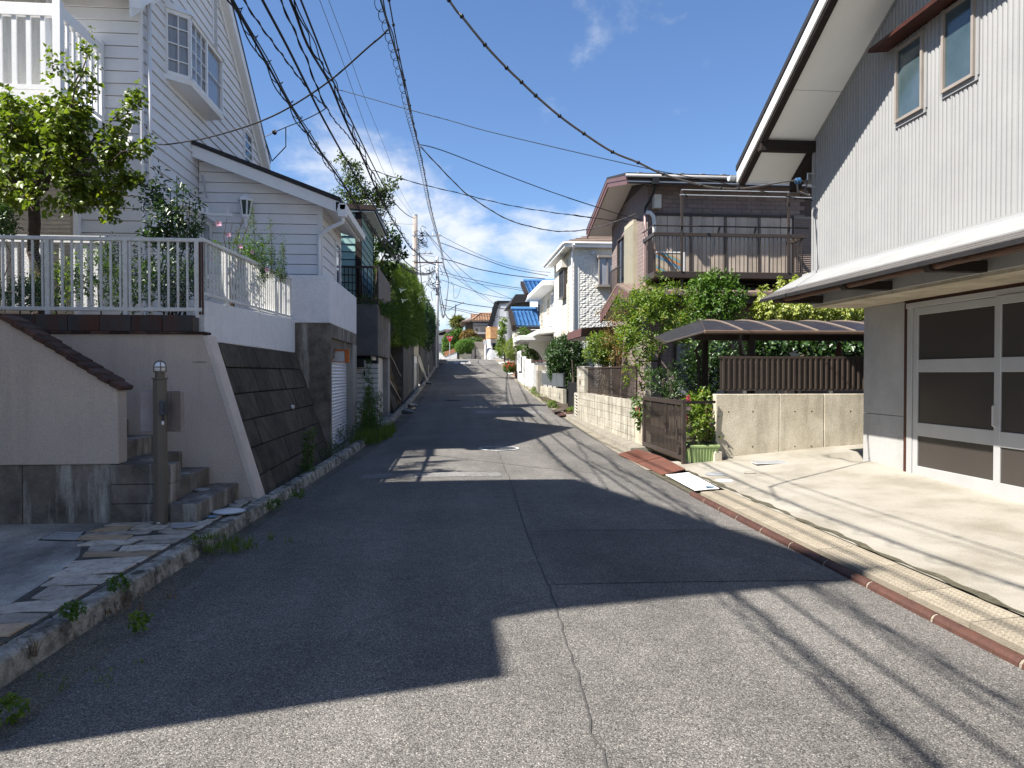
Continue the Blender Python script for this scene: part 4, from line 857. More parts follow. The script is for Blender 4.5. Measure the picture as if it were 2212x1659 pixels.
MB().box(-2.8, -1.75, 42.3, 49.5, .6, 4.0).build('wall', CONCH, wl, bevel=.01)
MB().box(-2.8, -1.55, 49.6, 50.3, .9, 4.6).build('pier', CONC, wl)
MB().tube([(-1.82, 40.8, 2.6), (-1.45, 43.8, 1.1)], .09, 8).build('drainpipe', PVC, wl)
MB().box(-1.78, -1.4, 43.5, 45.2, .85, 1.12).build('brick_planter', REDP, wl)
for y in (48, 49): MB().tube([(-1.5, y, 1.0), (-1.5, y, 2.2)], .045, 8).build('standpipe', MATS['tan_shutter'], wl)
wl = T('upper_retaining_wall', 'last dark concrete wall on the left before the stop sign', 'wall', (-1.8, 58, 2))
MB().hexa([(-1.35, 50.4, 1.2), (-2.5, 50.4, 1.2), (-2.5, 57, 1.6), (-1.2, 57, 1.6)], [(-1.85, 50.4, 5.0), (-2.8, 50.4, 5.0), (-2.8, 57, 5.2), (-1.7, 57, 5.2)]).build('battered_wall', CONCH, wl)
MB().box(-2.8, -1.25, 57.05, 63, 1.5, 5.3).box(-2.8, -1.05, 63.05, 66, 2, 6.2).build('wall', GREYR, wl)
MB().tube([(-1.12, 57.3, 2), (-1.12, 57.3, 6.0)], .045, 8).build('drainpipe', PVC, wl)
# little ramps and gutter covers along the left
for y, lab in ((16.9, 'rusty grating over the gutter beside the tall weeds'), (24.6, 'dark grating over the left gutter before the ochre slope'), (27.3, 'raised dark ramp plate in front of the ochre slope'), (41.5, 'far dark ramp plate by the leaning drainpipe')):
    tt = T('gutter_grating', lab, 'grating', (xk(y), y, zr(y)))
    a, b = xk(y) + .01, xl(y) - .02; z0 = zr(y)
    MB().hexa([(a, y, z0), (b, y, z0 - .0), (b, y + .95, zr(y + .95) + .0), (a, y + .95, z0)], [(a, y, z0 + .10), (b, y, z0 + .02), (b, y + .95, zr(y + .95) + .02), (a, y + .95, zr(y + .95) + .10)]).build('plate', IRON, tt)
    m = MB()
    for k in range(9): yy_ = y + .06 + k*.1; m.hexa([(a, yy_, z0 + .10), (b, yy_, z0 + .02), (b, yy_ + .04, z0 + .02), (a, yy_ + .04, z0 + .10)], [(a, yy_, z0 + .112), (b, yy_, z0 + .032), (b, yy_ + .04, z0 + .032), (a, yy_ + .04, z0 + .112)])
    m.build('ridge', IRON, tt)
p = (-.6, 64.5); tt = T('ramp_step', 'grey ramp step with a white edge at the foot of the stop sign', 'ramp', (p[0], p[1], zr(64.5)))
MB().box(-1.0, -.35, 62.6, 66.2, zr(63) , zr(66) + .13).build('block', CONC, tt); MB().box(-.345, -.2, 62.6, 66.2, zr(63) - .1, zr(66) + .04).build('edge', PAINTW, tt)
# tiled roof peeping over the hedge
t = T('hedge_house', 'house with grey striped roof half hidden behind the hedge and pole', 'house', (-7, 52, 4))
MB().box(-12, -4.0, 48, 56, 2, 8.15).build('wall', CREAM, t)
MB().hexa([(-12.4, 47.3, 8.1), (-3.4, 47.3, 8.1), (-3.4, 56.6, 8.1), (-12.4, 56.6, 8.1)], [(-9.5, 50, 10.0), (-6.0, 50, 10.0), (-6.0, 54, 10.0), (-9.5, 54, 10.0)]).build('roof', M('grey_ribbed_roof', (.16, .15, .15), None, 4, .6), t)
m = MB()
for k in range(12):
    f = k/12; zz = 8.12 + 1.9*f; m.bar((-12.4 + 2.9*f, 47.28 + 2.7*f, zz), (-3.4 - 2.6*f, 47.28 + 2.7*f, zz), .05, .05); m.bar((-3.38 - 2.6*f, 47.3 + 2.7*f, zz), (-3.38 - 2.6*f, 56.6 - 2.6*f, zz), .05, .05)
m.build('roof_course', MATS['grey_ribbed_roof'], t)

# ================================================================ RIGHT: CORRUGATED HOUSE
H = T('corrugated_house', 'modern house with pale corrugated upper wall over a concrete garage', 'house', (6, 7, .2))
UX, FY = 5.5, 10.38
SR = .56
def sz(y): return 5.10 + SR*(10.38 - y)
RY = 2.0
# corrugated sheet, one folded surface
pts = []; y = FY; k = 0; pit = .066
while y > -3.0: pts += [(y, 0), (y - pit*.62, -.0), (y - pit*.70, -.018), (y - pit*.90, -.018)]; y -= pit
V = []; Fq = []
for i, (yy_, d) in enumerate(pts):
    zt = sz(yy_) if yy_ > RY else sz(RY) - SR*(RY - yy_); V += [(UX + (-.0 if d == 0 else .018) , yy_, 3.17), (UX + (0 if d == 0 else .018), yy_, zt)]
for i in range(len(pts) - 1): Fq.append((2*i, 2*i+1, 2*i+3, 2*i+2))
link('corrugated_wall', npmesh('corrugated_wall', V, Fq, CORR), H)
V = []; Fq = []; pts2 = [(UX + i*pit*.5, i % 2) for i in range(150)]
for x, d in pts2: V += [(x, FY + .018*d, 3.17), (x, FY + .018*d, 5.10)]
for i in range(len(pts2) - 1): Fq.append((2*i, 2*i+1, 2*i+3, 2*i+2))
link('corrugated_wall', npmesh('corrugated_wall_side', V, Fq, CORR), H)
MB().hexa([(5.53, FY - .02, 3.0), (5.53, -3, 3.0), (13, -3, 3.0), (13, FY - .02, 3.0)], [(5.53, FY - .02, 5.0), (5.53, -3, 5.0), (13, -3, 5.0), (13, FY - .02, 5.0)]).build('wall_core', DARK, H)
pg = [(FY - .02, 5.0), (RY, sz(RY) - .1), (-3, 5.0)]
MB().hexa([(5.53, y, z) for y, z in pg], [(13, y, z) for y, z in pg]).build('gable_core', DARK, H)
for yy_ in np.arange(FY - 1.15, -3, -.92): MB().box(UX - .006, UX + .03, yy_ - .012, yy_ + .012, 3.17, sz(yy_) - .02 if yy_ > RY else 9).build('sheet_lap', CORR, H)
MB().box(UX - .012, UX + .03, FY - .035, FY + .02, 3.15, 5.06).build('corner_trim', CORR, H)
MB().box(UX - .014, UX + .04, -3, FY + .02, 3.14, 3.168).build('drip_trim', CORR, H)
MB().box(5.50, 13, -3, FY - .04, 3.13, 3.139).build('floor_edge', CONCN, H)
# windows
for a0, a1, lab in ((7.83, 8.34, None), (7.02, 7.51, None)):
    z0, z1 = (4.68, 5.58) if a0 > 7.5 else (4.72, 5.62)
    m = MB(); fb(m, 'X-', UX, a0 - .03, a1 + .03, -.01, .018, z0 - .05, z0 - .0); fb(m, 'X-', UX, a0 - .045, a0, -.01, .018, z0, z1 + .05); fb(m, 'X-', UX, a1, a1 + .045, -.01, .018, z0, z1 + .05)
    fl = m.build('window_flashing', CORR, H)
    window(H, 'X-', UX, a0, a1, z0, z1, ALUT, GLASSF, 1, 1, .035, .05)
MB().hexa([(UX - .26, 6.0, 5.63), (UX + .02, 6.0, 5.66), (UX + .02, 8.55, 5.66), (UX - .26, 8.55, 5.63)], [(UX - .26, 6.0, 5.675), (UX + .02, 6.0, 5.80), (UX + .02, 8.55, 5.80), (UX - .26, 8.55, 5.675)]).build('window_hood', WOODR, H)
# roof: soffit, fascia, beam, purlins
XE, YE = 4.60, 11.1
def roof_slab(x0, x1, dz0, dz1, ya=YE, yb=RY):
    return MB().hexa([(x0, ya, sz(ya) + dz0), (x1, ya, sz(ya) + dz0), (x1, yb, sz(yb) + dz0), (x0, yb, sz(yb) + dz0)], [(x0, ya, sz(ya) + dz1), (x1, ya, sz(ya) + dz1), (x1, yb, sz(yb) + dz1), (x0, yb, sz(yb) + dz1)])
RO = roof_slab(XE - .02, 13, .16, .24).build('roof', ROOFG, H)
m = MB().hexa([(XE - .02, RY, sz(RY) + .16), (13, RY, sz(RY) + .16), (13, -7, sz(RY) - 4.8), (XE - .02, -7, sz(RY) - 4.8)], [(XE - .02, RY, sz(RY) + .24), (13, RY, sz(RY) + .24), (13, -7, sz(RY) - 4.7), (XE - .02, -7, sz(RY) - 4.7)]); m.build('roof', ROOFG, H)
yb_ = 10.36
for a, b in ((YE, 10.50), (10.485, 9.58), (9.57, 7.77), (7.76, 5.9), (5.89, 4.0), (3.99, RY)):
    roof_slab(XE + .13, UX + .06, .012, .03, a, b).build('soffit_panel', SOFF, RO)
roof_slab(UX - .02, UX + .01, -.03, .011, 10.3, RY).build('soffit_trim', CORR, RO)
roof_slab(XE, XE + .03, -.02, .158).build('fascia_board', M('bright_white_fascia', (.82, .82, .81), None, 3, .5, fine=.02), RO)
roof_slab(XE + .032, XE + .13, -.075, .15).build('rake_beam', WOODD, RO)
MB().box(XE + .04, UX + .02, 10.30, 10.42, sz(10.36) - .16, sz(10.36) + .0).build('purlin', WOODD, RO, bevel=.006)
MB().hexa([(UX - .02, YE, sz(YE) - .16), (UX + .12, YE, sz(YE) - .16), (UX + .12, 10.42, sz(10.42) - .16), (UX - .02, 10.42, sz(10.42) - .16)], [(UX - .02, YE, sz(YE) + .0), (UX + .12, YE, sz(YE) + .0), (UX + .12, 10.42, sz(10.42) + .0), (UX - .02, 10.42, sz(10.42) + .0)]).build('purlin', WOODD, RO)
MB().box(XE + .1, 13, YE - .01, YE + .02, sz(YE) - .02, sz(YE) + .15).build('eave_fascia', TRIM, RO)
g_ = MB()
for k in range(8): a0, a1 = math.pi + k*math.pi/8, math.pi + (k+1)*math.pi/8; g_.poly(*[(x, YE + .085 + .075*math.cos(a), sz(YE) + .10 + .075*math.sin(a)) for x, a in ((XE - .1, a0), (XE - .1, a1), (13, a1), (13, a0))])
g_.poly(*[(XE - .1, YE + .085 + .075*math.cos(a), sz(YE) + .10 + .075*math.sin(a)) for a in np.linspace(math.pi, 2*math.pi, 9)])
g_.build('eave_gutter', M('pale_blue_grey_gutter', (.45, .49, .52), None, 3, .5), RO)
# concrete storey: projecting slab, pillar, return wall
MB().box(5.60, 13, -3, 10.6, 2.66, 3.128).build('slab_beam', CONCN, H, bevel=.008)
MB().box(5.62, 13, -3, 10.59, 2.62, 2.658).build('slab_soffit', CONCW, H)
MB().box(6.40, 6.52, 9.46, 10.50, -.1, .99).box(6.40, 6.52, 9.46, 10.50, .996, 2.618).build('pillar', CONCN, H, bevel=.006)
MB().box(6.53, 13, 10.2, 10.50, -.1, 2.618).build('return_wall', CONCN, H)
m = MB()
for y, z in ((9.95, 2.2), (9.72, 1.72), (9.95, 1.4), (9.8, .6)): m.lathe((6.398, y, z), [(.014, 0), (.014, .01)], 10)
# recessed gate
MB().box(6.36, 6.42, 9.40, 9.455, .08, 2.58).box(6.36, 6.42, -3, 9.455, 2.585, 2.618).build('door_trim', WOODR, H)
gd = MB().box(6.42, 6.50, -3, 9.395, .10, 2.58).build('garage_door', ALU, H)
gxx = 6.40
def leaf(y0, y1, x, first):
    lf = MB().box(x, x + .045, y0 + .0, y0 + .10, .16, 2.50).box(x, x + .045, y1 - .10, y1, .16, 2.50).box(x + .001, x + .044, y0 + .1, y1 - .1, 2.40, 2.50).box(x + .001, x + .044, y0 + .1, y1 - .1, .16, .335).box(x + .001, x + .044, y0 + .1, y1 - .1, 1.62, 1.79).box(x + .001, x + .044, y0 + .1, y1 - .1, .75, .93).build('door_leaf', ALU, gd, bevel=.004)
    for z0, z1 in ((.335, .75), (.93, 1.62), (1.79, 2.40)):
        pass
    for z0, z1 in ((.332, .752), (.928, 1.622), (1.788, 2.402)): MB().box(x + .018, x + .03, y0 + .098, y1 - .098, z0, z1).build('dark_panel', SMOKE, lf)
    return lf
l1 = leaf(7.67, 9.28, 6.372, True)
l2 = leaf(6.02, 7.75, 6.320, False); leaf(4.3, 6.0, 6.372, True); leaf(2.5, 4.35, 6.32, False); leaf(.7, 2.5, 6.372, True)
MB().box(6.36, 6.42, 9.285, 9.395, .12, 2.52).box(6.34, 6.42, -3, 9.395, 2.505, 2.575).build('door_jamb', ALU, gd, bevel=.003)
MB().box(6.27, 6.42, -3, 9.40, .10, .155).build('door_track', GALVD, gd)
MB().tube([(6.30, 7.70, .98), (6.27, 7.70, 1.0), (6.27, 7.70, 1.22), (6.30, 7.70, 1.24)], .012, 8).build('door_handle', ALU, l2)
# canopy over the door: thin roof on log purlin and brackets
cz0, cz1 = 2.72, 3.135
CP = MB().hexa([(4.80, 10.66, 2.70), (5.56, 10.66, 3.06), (5.56, -3, 3.06), (4.80, -3, 2.70)], [(4.79, 10.66, 2.745), (5.49, 10.66, 3.095), (5.49, -3, 3.095), (4.79, -3, 2.745)]).build('canopy_roof', ROOFG, H)
for i in range(3):
    x0 = 4.80 + i*.075; zz = 2.748 + i*.0375
    MB().hexa([(x0, 10.66, zz), (x0 + .07, 10.66, zz + .035), (x0 + .07, -3, zz + .035), (x0, -3, zz)], [(x0, 10.66, zz + .012), (x0 + .07, 10.66, zz + .04), (x0 + .07, -3, zz + .04), (x0, -3, zz + .012)]).build('roof_course', M('grey_brown_shingle', (.105, .097, .092), (.08, .073, .07), 6, .7), CP)
MB().hexa([(5.03, 10.66, 2.865), (5.50, 10.66, 3.098), (5.50, -3, 3.098), (5.03, -3, 2.865)], [(5.03, 10.66, 2.878), (5.47, 10.66, 3.115), (5.47, -3, 3.115), (5.03, -3, 2.878)]).build('flashing', M('grey_flashing', (.27, .27, .265), None, 3, .6, fine=.03), CP)
MB().box(5.46, 5.53, -3, 10.62, 3.10, 3.14).build('wall_flashing', ALU, CP)
rgl = random.Random(3); MB().tube([(5.02 + rgl.uniform(-.008, .008), 10.58 - i*.35, 2.735 + rgl.uniform(-.006, .006)) for i in range(40)], [.05 + rgl.uniform(-.004, .006) for i in range(40)], 10).build('log_purlin', LOGM, CP, smooth=True)
for y in (10.3, 8.62, 7.02, 5.4, 3.8): 
    MB().hexa([(4.98, y - .055, 2.665), (5.62, y - .055, 2.665), (5.62, y + .055, 2.665), (4.98, y + .055, 2.665)], [(4.90, y - .055, 2.76), (5.62, y - .055, 2.78), (5.62, y + .055, 2.78), (4.90, y + .055, 2.76)]).build('bracket', WOODD, CP, bevel=.005)
# cable bracket and hook on the corner
MB().tube([(UX - .01, 10.3, 4.62), (UX - .13, 10.3, 4.62), (UX - .13, 10.3, 4.42), (UX - .01, 10.3, 4.42)], .012, 6).build('cable_bracket', GALV, H)
# ---------------------------------------------------------------- driveway
def dzf(x, y):
    if x > 6.30 - (y - 10.3)*.30 and 10.3 < y < 11.0: return -.3
    a = .095 + (min(x, 6.4) - 3.55)*.026
    e = max(0, (y - 7.6)/3.4); return a + max(0, (x - 3.9)/3.0)*(.10*e + .05*e*e)*1.0
V = []; Fq = []; nx_ = 36; ys = np.concatenate([np.arange(-6, 9.0, .3), np.arange(9.0, 11.81, .1)])
for y in ys:
    x1 = 7.6; x0 = 3.55 if y < 9 else 3.55 + (y - 9)*.05
    for i in range(nx_ + 1):
        x = x0 + (x1 - x0)*i/nx_; V.append((x, y, dzf(x, y)))
for j in range(len(ys) - 1):
    for i in range(nx_): k = j*(nx_ + 1) + i; Fq.append((k, k+1, k+nx_+2, k+nx_+1))
me = npmesh('driveway', V, Fq, SLAB); me.shade_smooth(); dr = struct(link('driveway', me))
# cast gutter blocks with ribbed tops, and the rusty pipe edging
gb = T('gutter_blocks', 'row of ribbed cast concrete gutter blocks along the driveway', 'gutter', (3.4, 5, 0)); gb['kind'] = 'structure'; del gb['category']
m_ = MB().box(-.17, .17, -.297, .297, -.1, 0)
for i in range(7):
    for j in range(15): m_.hexa([(-.155 + i*.046, -.285 + j*.0385, 0), (-.12 + i*.046, -.285 + j*.0385, 0), (-.12 + i*.046, -.262 + j*.0385, 0), (-.155 + i*.046, -.262 + j*.0385, 0)], [(-.150 + i*.046, -.281 + j*.0385, .006), (-.125 + i*.046, -.281 + j*.0385, .006), (-.125 + i*.046, -.266 + j*.0385, .006), (-.150 + i*.046, -.266 + j*.0385, .006)])
gm_ = m_.mesh('gutter_block', GUT)
y = 8.62
while y > -3:
    xx = xr(y) + .235; link('gutter_block', gm_, gb, (xx, y, .078), (0, R(-4), 0)); y -= .604
JM = M('mossy_joint', (.10, .09, .06), (.05, .045, .03), 14, .95, .8, 40)
struct(sheet('verge', JM, lambda y: xr(y) - .02, lambda y: xr(y) + .6, -6, 11.2, .4, .015, 3))
struct(sheet('joint_strip', JM, lambda y: xr(y) + .415 + .018*math.sin(5.3*y) + .012*math.sin(17*y), lambda y: xr(y) + .475 + .02*math.sin(4.1*y + 1) + .02*math.sin(13*y), -6, 10.6, .1, .1035, 2))
ed = T('pipe_edging', 'rusty split pipe edging along the right side of the road', 'edging', (3.2, 5, 0))
y = 9.05; i = 0
while y > -1.5:
    ln = .52 if i < 3 else .62 if i < 7 else .72
    x0, x1 = xr(y) + .0, xr(y - ln) + .0; pr = [(-.048, 0), (-.043, .035), (-.026, .055), (.0, .062), (.026, .055), (.043, .035), (.048, 0)]
    MB().hexa([(x0 + a, y - .012, b - .01) for a, b in pr], [(x1 + a, y - ln + .012, b - .01) for a, b in pr]).build('pipe_section', RUST, ed)
    MB().hexa([(x1 + a*.9, y - ln + .011, b*.92 - .01) for a, b in pr], [(x1 + a*.9, y - ln - .011, b*.92 - .01) for a, b in pr]).build('mortar_joint', GUT, ed)
    y -= ln; i += 1
def plate(name, lab, cat, pts, mat, th=.012, ribs=0, rm=None):
    t = T(name, lab, cat, pts[0]); MB().prism([Vector(p) for p in pts], (0, 0, th)).build('plate', mat, t)
    if ribs:
        m = MB(); a, b, c, d = [Vector(p) + Vector((0, 0, th)) for p in pts]
        for k in range(ribs):
            f = (k + .5)/ribs; m.bar(a.lerp(d, f) , b.lerp(c, f), .014, .008)
        m.build('rib', rm or mat, t)
    return t
plate('ramp_plate', 'nearer red ribbed steel ramp plate beside the brown gate', 'ramp', [(3.26, 10.66, .03), (3.64, 10.72, .105), (3.70, 12.12, .125), (3.25, 12.1, .035)], REDP, .012, 16)
plate('ramp_plate', 'farther red ribbed steel ramp plate beside the brown gate', 'ramp', [(3.25, 12.14, .035), (3.70, 12.16, .13), (3.62, 13.5, .12), (3.20, 13.35, .05)], REDP, .012, 16)
plate('cover_plate', 'white painted steel plate between the red ramp and the rusty edging', 'plate', [(3.22, 9.1, .052), (3.52, 9.02, .086), (3.62, 10.5, .09), (3.28, 10.58, .048)], WPLATE, .006, 14)
for (u, v, r, lab, ring, face, ho) in ((1547, 1020, .16, 'ridged steel cover at the corner of the concrete drive', GALV, GALV, True), (1565, 1033, .12, 'plain white round cover on the drive', WPLATE, WPLATE, False), (1534, 1044, .06, 'small blue round cover at the edge of the drive', BLUEC, BLUEC, False), (1620, 1021, .09, 'faint round cover on the drive farther right', SLAB, SLAB, False)):
    p = P(u, v, Z=.14); zz = dzf(p.x, p.y) + .004; manhole('access_cover', lab, p.x, p.y, zz, r, ring, face, 'cover', None, ho)
p = P(1659, 996, Z=.22); zz = dzf(p.x, p.y) + .006
plate('access_cover', 'rectangular white chequered cover at the back of the drive', 'cover', [(p.x - .25, p.y - .13, zz), (p.x + .28, p.y - .1, zz + .008), (p.x + .25, p.y + .15, zz + .012), (p.x - .22, p.y + .13, zz + .004)], WPLATE, .008, 9, GALV)
# ================================================================ RIGHT: NEIGHBOUR'S LOT (brown house)
struct(MB().hexa([(4.0, 11.9, -.1), (14, 11.9, -.1), (14, 36, -.1), (4.0, 36, -.1)], [(4.0, 11.9, .16), (14, 11.9, .2), (14, 36, .7), (4.0, 36, .6)]).build('garden_ground', SOIL))
t = T('concrete_wall', 'stained concrete boundary wall at the back of the drive', 'wall', (6, 11.8, .1))
for x0, x1 in ((4.50, 5.62), (5.628, 6.42), (6.428, 7.7)): MB().box(x0, x1, 11.70, 11.86, -.1, 1.25).build('wall_bay', CONCW, t, bevel=.008)
MB().box(4.42, 7.6, 11.58, 11.695, -.1, .16).build('footing', CONCW, t, bevel=.02)
m = MB()
for x in (4.72, 5.15, 5.9, 6.2, 6.9): 
    for z in (.35, .95): m.box(x - .009, x + .009, 11.696, 11.701, z - .009, z + .009)
m.build('tie_hole', DARK, t, kind='stuff')
t = T('sheet_fence', 'brown ribbed metal fence standing on the concrete wall', 'fence', (6, 11.78, 1.3))
MB().box(4.58, 7.6, 11.76, 11.80, 1.86, 1.90).box(4.58, 7.6, 11.76, 11.80, 1.305, 1.335).build('rail', BROWN, t)
MB().box(4.60, 7.6, 11.775, 11.785, 1.336, 1.859).build('sheet', BROWN, t)
rm_ = MB().hexa([(-.022, 0, 0), (-.014, -.022, 0), (.014, -.022, 0), (.022, 0, 0)], [(-.022, 0, .52), (-.014, -.022, .52), (.014, -.022, .52), (.022, 0, .52)]).mesh('rib', BROWN)
for i in range(31): link('rib', rm_, t, (4.66 + i*.097, 11.774, 1.337))
for x in (5.05, 6.6): MB().box(x - .03, x + .03, 11.80, 11.86, 1.25, 1.9).build('post', GALV, t)
# carport
t = T('carport', 'brown carport with dark curved panel roof behind the ribbed fence', 'carport', (6, 13.2, .2))
def cpz(x, y):
    e = (y - 12.2)/2.3; z = 2.36 + .36*math.sin(min(1, e)*math.pi/2)
    return z - (max(0, 4.75 - x)/.85)**1.3*.20
xs = [3.88, 4.2, 4.5, 4.78] + [4.78 + .70*k for k in range(1, 8)]
CPM = M('dark_polycarbonate', (.03, .028, .035), (.022, .021, .027), 3, .35, spec=.15, dirt=(.10, .095, .08), damt=.5, dscale=(5, 5, 5), dlo=.56, dhi=.72, fine=.05)
def hip(f): return 4.5 + .9*f                 # plan of the hip line, f runs front to back
def cpm(f): return 2.36 + .34*math.sin(min(1, f)*math.pi/2)
for i in range(9):
    m = MB(); m.grid(lambda a, b: ((hip(b) if i == 0 else 4.5 + .70*i + .06*b) + .012 + (4.5 + .70*(i+1) + .06*b - (hip(b) if i == 0 else 4.5 + .70*i + .06*b) - .024)*a, 12.24 + 2.2*b, cpm(b)), 1, 6)
    if i: m.build('roof_panel', CPM, t)
m = MB(); m.grid(lambda a, b: (min(hip(b*.72), 5.2) + .012 + (5.2 - .012 - min(hip(b*.72), 5.2))*a, 12.24 + 2.2*b, cpm(b)), 1, 6); m.build('roof_panel', CPM, t)
m = MB(); m.grid(lambda a, b: (3.88 + .62*a + (.35 + .45*a*.72)*b + .2*a*b*.0, 12.46 - .2*a + (1.98 + .2*a)*b, 2.16 + (cpm(b) - 2.16)*(.35*b + (1 - .35*b)*a**.8)), 5, 6); m.build('roof_panel', CPM, t)
for i in range(1, 9):
    x = 4.5 + .70*i; MB().tube([(x + .06*k/6, 12.22 + 2.24*k/6, cpm(k/6) + .008) for k in range(7)], .016, 5).build('roof_rib', M('tan_rib', (.20, .155, .125), None, 4, .5), t)
MB().tube([(hip(k/6*.72), 12.22 + 2.24*k/6, cpm(k/6) + .008) for k in range(7)], .018, 5).build('roof_rib', BROWN, t)
MB().bar((4.46, 12.2, 2.335), (10.3, 12.2, 2.335), .085, .075).build('gutter', M('brown_gutter', (.11, .075, .055), None, 4, .4), t, bevel=.02)
MB().bar((4.48, 12.2, 2.335), (3.86, 12.45, 2.15), .05, .05).build('end_trim', BROWN, t, bevel=.015)
MB().bar((3.87, 12.45, 2.15), (4.23, 14.4, 2.35), .045, .045).build('end_trim', BROWN, t)
for y in (12.75, 14.3): MB().bar((4.5, y, 2.27 if y < 13 else 2.42), (9.9, y, 2.27 if y < 13 else 2.42), .08, .11).build('beam', BROWND, t)
for x, y in ((5.15, 14.0), (5.52, 12.62), (8.8, 12.62)): MB().box(x - .055, x + .055, y - .055, y + .055, .1, 2.4).build('post', BROWN, t, bevel=.006)
MB().tube([(5.15, 12.22, 2.30), (5.15, 12.25, 2.12), (5.22, 12.4, 1.96), (5.4, 12.52, 1.9), (5.45, 12.56, 1.5), (5.45, 12.56, .3)], .03, 8).build('downpipe', BROWN, t)
MB().tube([(4.82, 13.2, 2.25), (4.82, 13.6, 2.05), (5.0, 13.95, 1.9), (5.05, 13.95, .3)], .03, 8).build('downpipe', BROWN, t)
ln = T('hanging_ornament', 'small carved wooden ornament hanging under the carport eave', 'ornament', (7.1, 12.6, 2.0))
MB().lathe((7.2, 12.6, 1.90), [(.05, 0), (.075, .06), (.06, .14), (.03, .2), (.06, .24), (.01, .3)], 8).build('figure', LOGM, ln); MB().tube([(7.2, 12.6, 2.19), (7.2, 12.6, 2.3)], .006, 5).build('cord', BLACK, ln)
# folding gate
t = T('folding_gate', 'brown aluminium sliding gate left half open beside the planter', 'gate', (3.85, 12.6, .15))
gx_ = 3.85
MB().box(gx_ - .03, gx_ + .03, 11.44, 13.82, 1.075, 1.155).build('top_rail', BROWN, t, bevel=.005); MB().box(gx_ - .03, gx_ + .03, 11.44, 13.82, .17, .245).build('bottom_rail', BROWN, t, bevel=.005)
MB().box(gx_ - .031, gx_ + .031, 11.40, 11.475, .05, 1.17).box(gx_ - .031, gx_ + .031, 13.78, 13.85, .15, 1.16).build('stile', BROWN, t, bevel=.005)
gb_ = MB().box(-.004, .004, -.016, .016, 0, .83).mesh('bar', BROWN)
for i in range(29): link('bar', gb_, t, (gx_, 11.53 + i*.0795, .245))
MB().box(gx_ - .05, gx_ - .031, 11.55, 11.65, .26, .38).build('latch_box', BROWN, t)
MB().bar((4.47, 11.66, 1.12), (3.88, 11.47, 1.12), .03, .045).bar((4.47, 11.66, .78), (3.88, 11.47, .34), .03, .045).build('brace', BROWN, t)
# cream block wall with pillar, brown slat fence
t = T('block_wall', 'cream weathered concrete block wall with a tall pillar at its far end', 'wall', (3.95, 18, .1))
bmesh_ = MB().box(0, .13, .004, .391, .004, .186).mesh('block', BLOCK)
MB().box(3.875, 3.98, 14.60, 21.4, -.1, 1.02).box(3.875, 3.98, 20.2, 21.4, 1.02, 1.76).build('core', M('block_mortar', (.36, .34, .28), None, 6, .95), t)
for c in range(6):
    z0 = -.10 + c*.19; off = .2 if c % 2 else 0; y = 14.62 - off
    while y < 21.39:
        ya, yb = max(y, 14.60), min(y + .395, 21.4)
        if yb - ya > .08: o = link('block', bmesh_, t, (3.855 + random.uniform(-.003, .003), ya, z0)); o.scale = (1, (yb - ya)/.395, 1)
        y += .395
for c in range(4):
    z0 = 1.04 + c*.19
    for y in (20.21, 20.605, 21.0): link('block', bmesh_, t, (3.855, y, z0))
MB().box(3.85, 4.06, 20.19, 21.42, 1.79, 1.82).build('pillar_cap', CONC, t)
MB().box(3.86, 4.05, 14.06, 14.595, -.1, 1.0).build('end_pier', CONCW, t, bevel=.01)
MB().box(3.842, 3.854, 20.85, 20.98, 1.52, 1.62).build('doorbell', WPLATE, t); MB().box(3.842, 3.854, 20.8, 20.93, 1.28, 1.40).build('letter_slot', BLACK, t)
kb = T('kerb', 'concrete kerb under the cream block wall', 'kerb', (3.6, 18, .05)); kb['kind'] = 'structure'; del kb['category']
y = 13.7
while y < 23.2:
    a, b = y + .005, y + .595; f = lambda q: float(np.interp(q, [13.7, 23.4], [3.50, 3.72])); z0, z1 = zr(a) + .005, zr(b) + .005
    MB().hexa([(f(a), a, z0 - .1), (f(a) + .5, a, z0 - .1), (f(b) + .5, b, z1 - .1), (f(b), b, z1 - .1)], [(f(a) + .03, a, z0 + .10), (f(a) + .5, a, z0 + .13), (f(b) + .5, b, z1 + .13), (f(b) + .03, b, z1 + .10)]).build('kerb_stone', M('dusty_kerb_concrete', (.24, .22, .18), (.15, .135, .11), 5, .9, .4, 60), kb, bevel=.012); y += .6
struct(sheet('right_gutter', M('sandy_gutter_concrete', (.24, .21, .165), (.17, .15, .115), 3, .9, .3, 60, dirt=(.10, .09, .06), damt=.6, dscale=(3, 3, 3)), lambda y: xr(y) - .02, lambda y: xr(y) + .75, 11.3, 90, .5, .012, 2))
t = T('slat_fence', 'brown vertical slat fence on top of the cream block wall', 'fence', (3.95, 17.5, 1.05))
MB().box(3.93, 3.97, 14.9, 20.17, 1.735, 1.775).box(3.93, 3.97, 14.9, 20.17, 1.06, 1.095).build('rail', BROWND, t); 
sl_ = MB().box(-.003, .003, -.023, .023, 0, .639).mesh('slat', BROWN)
for i in range(62): link('slat', sl_, t, (3.95, 14.98 + i*.084, 1.0955))
for y in (14.92, 17.5, 20.15): MB().box(3.96, 4.0, y - .02, y + .02, .9, 1.75).build('post', BROWND, t)
pb_ = T('brick_planter', 'small pinkish brick planter on the end of the block wall', 'planter', (3.9, 14.2, .75)); MB().box(3.82, 3.852, 14.08, 14.5, .70, .90).build('tray', M('pink_brick', (.42, .13, .11), None, 9, .85), pb_, bevel=.006)
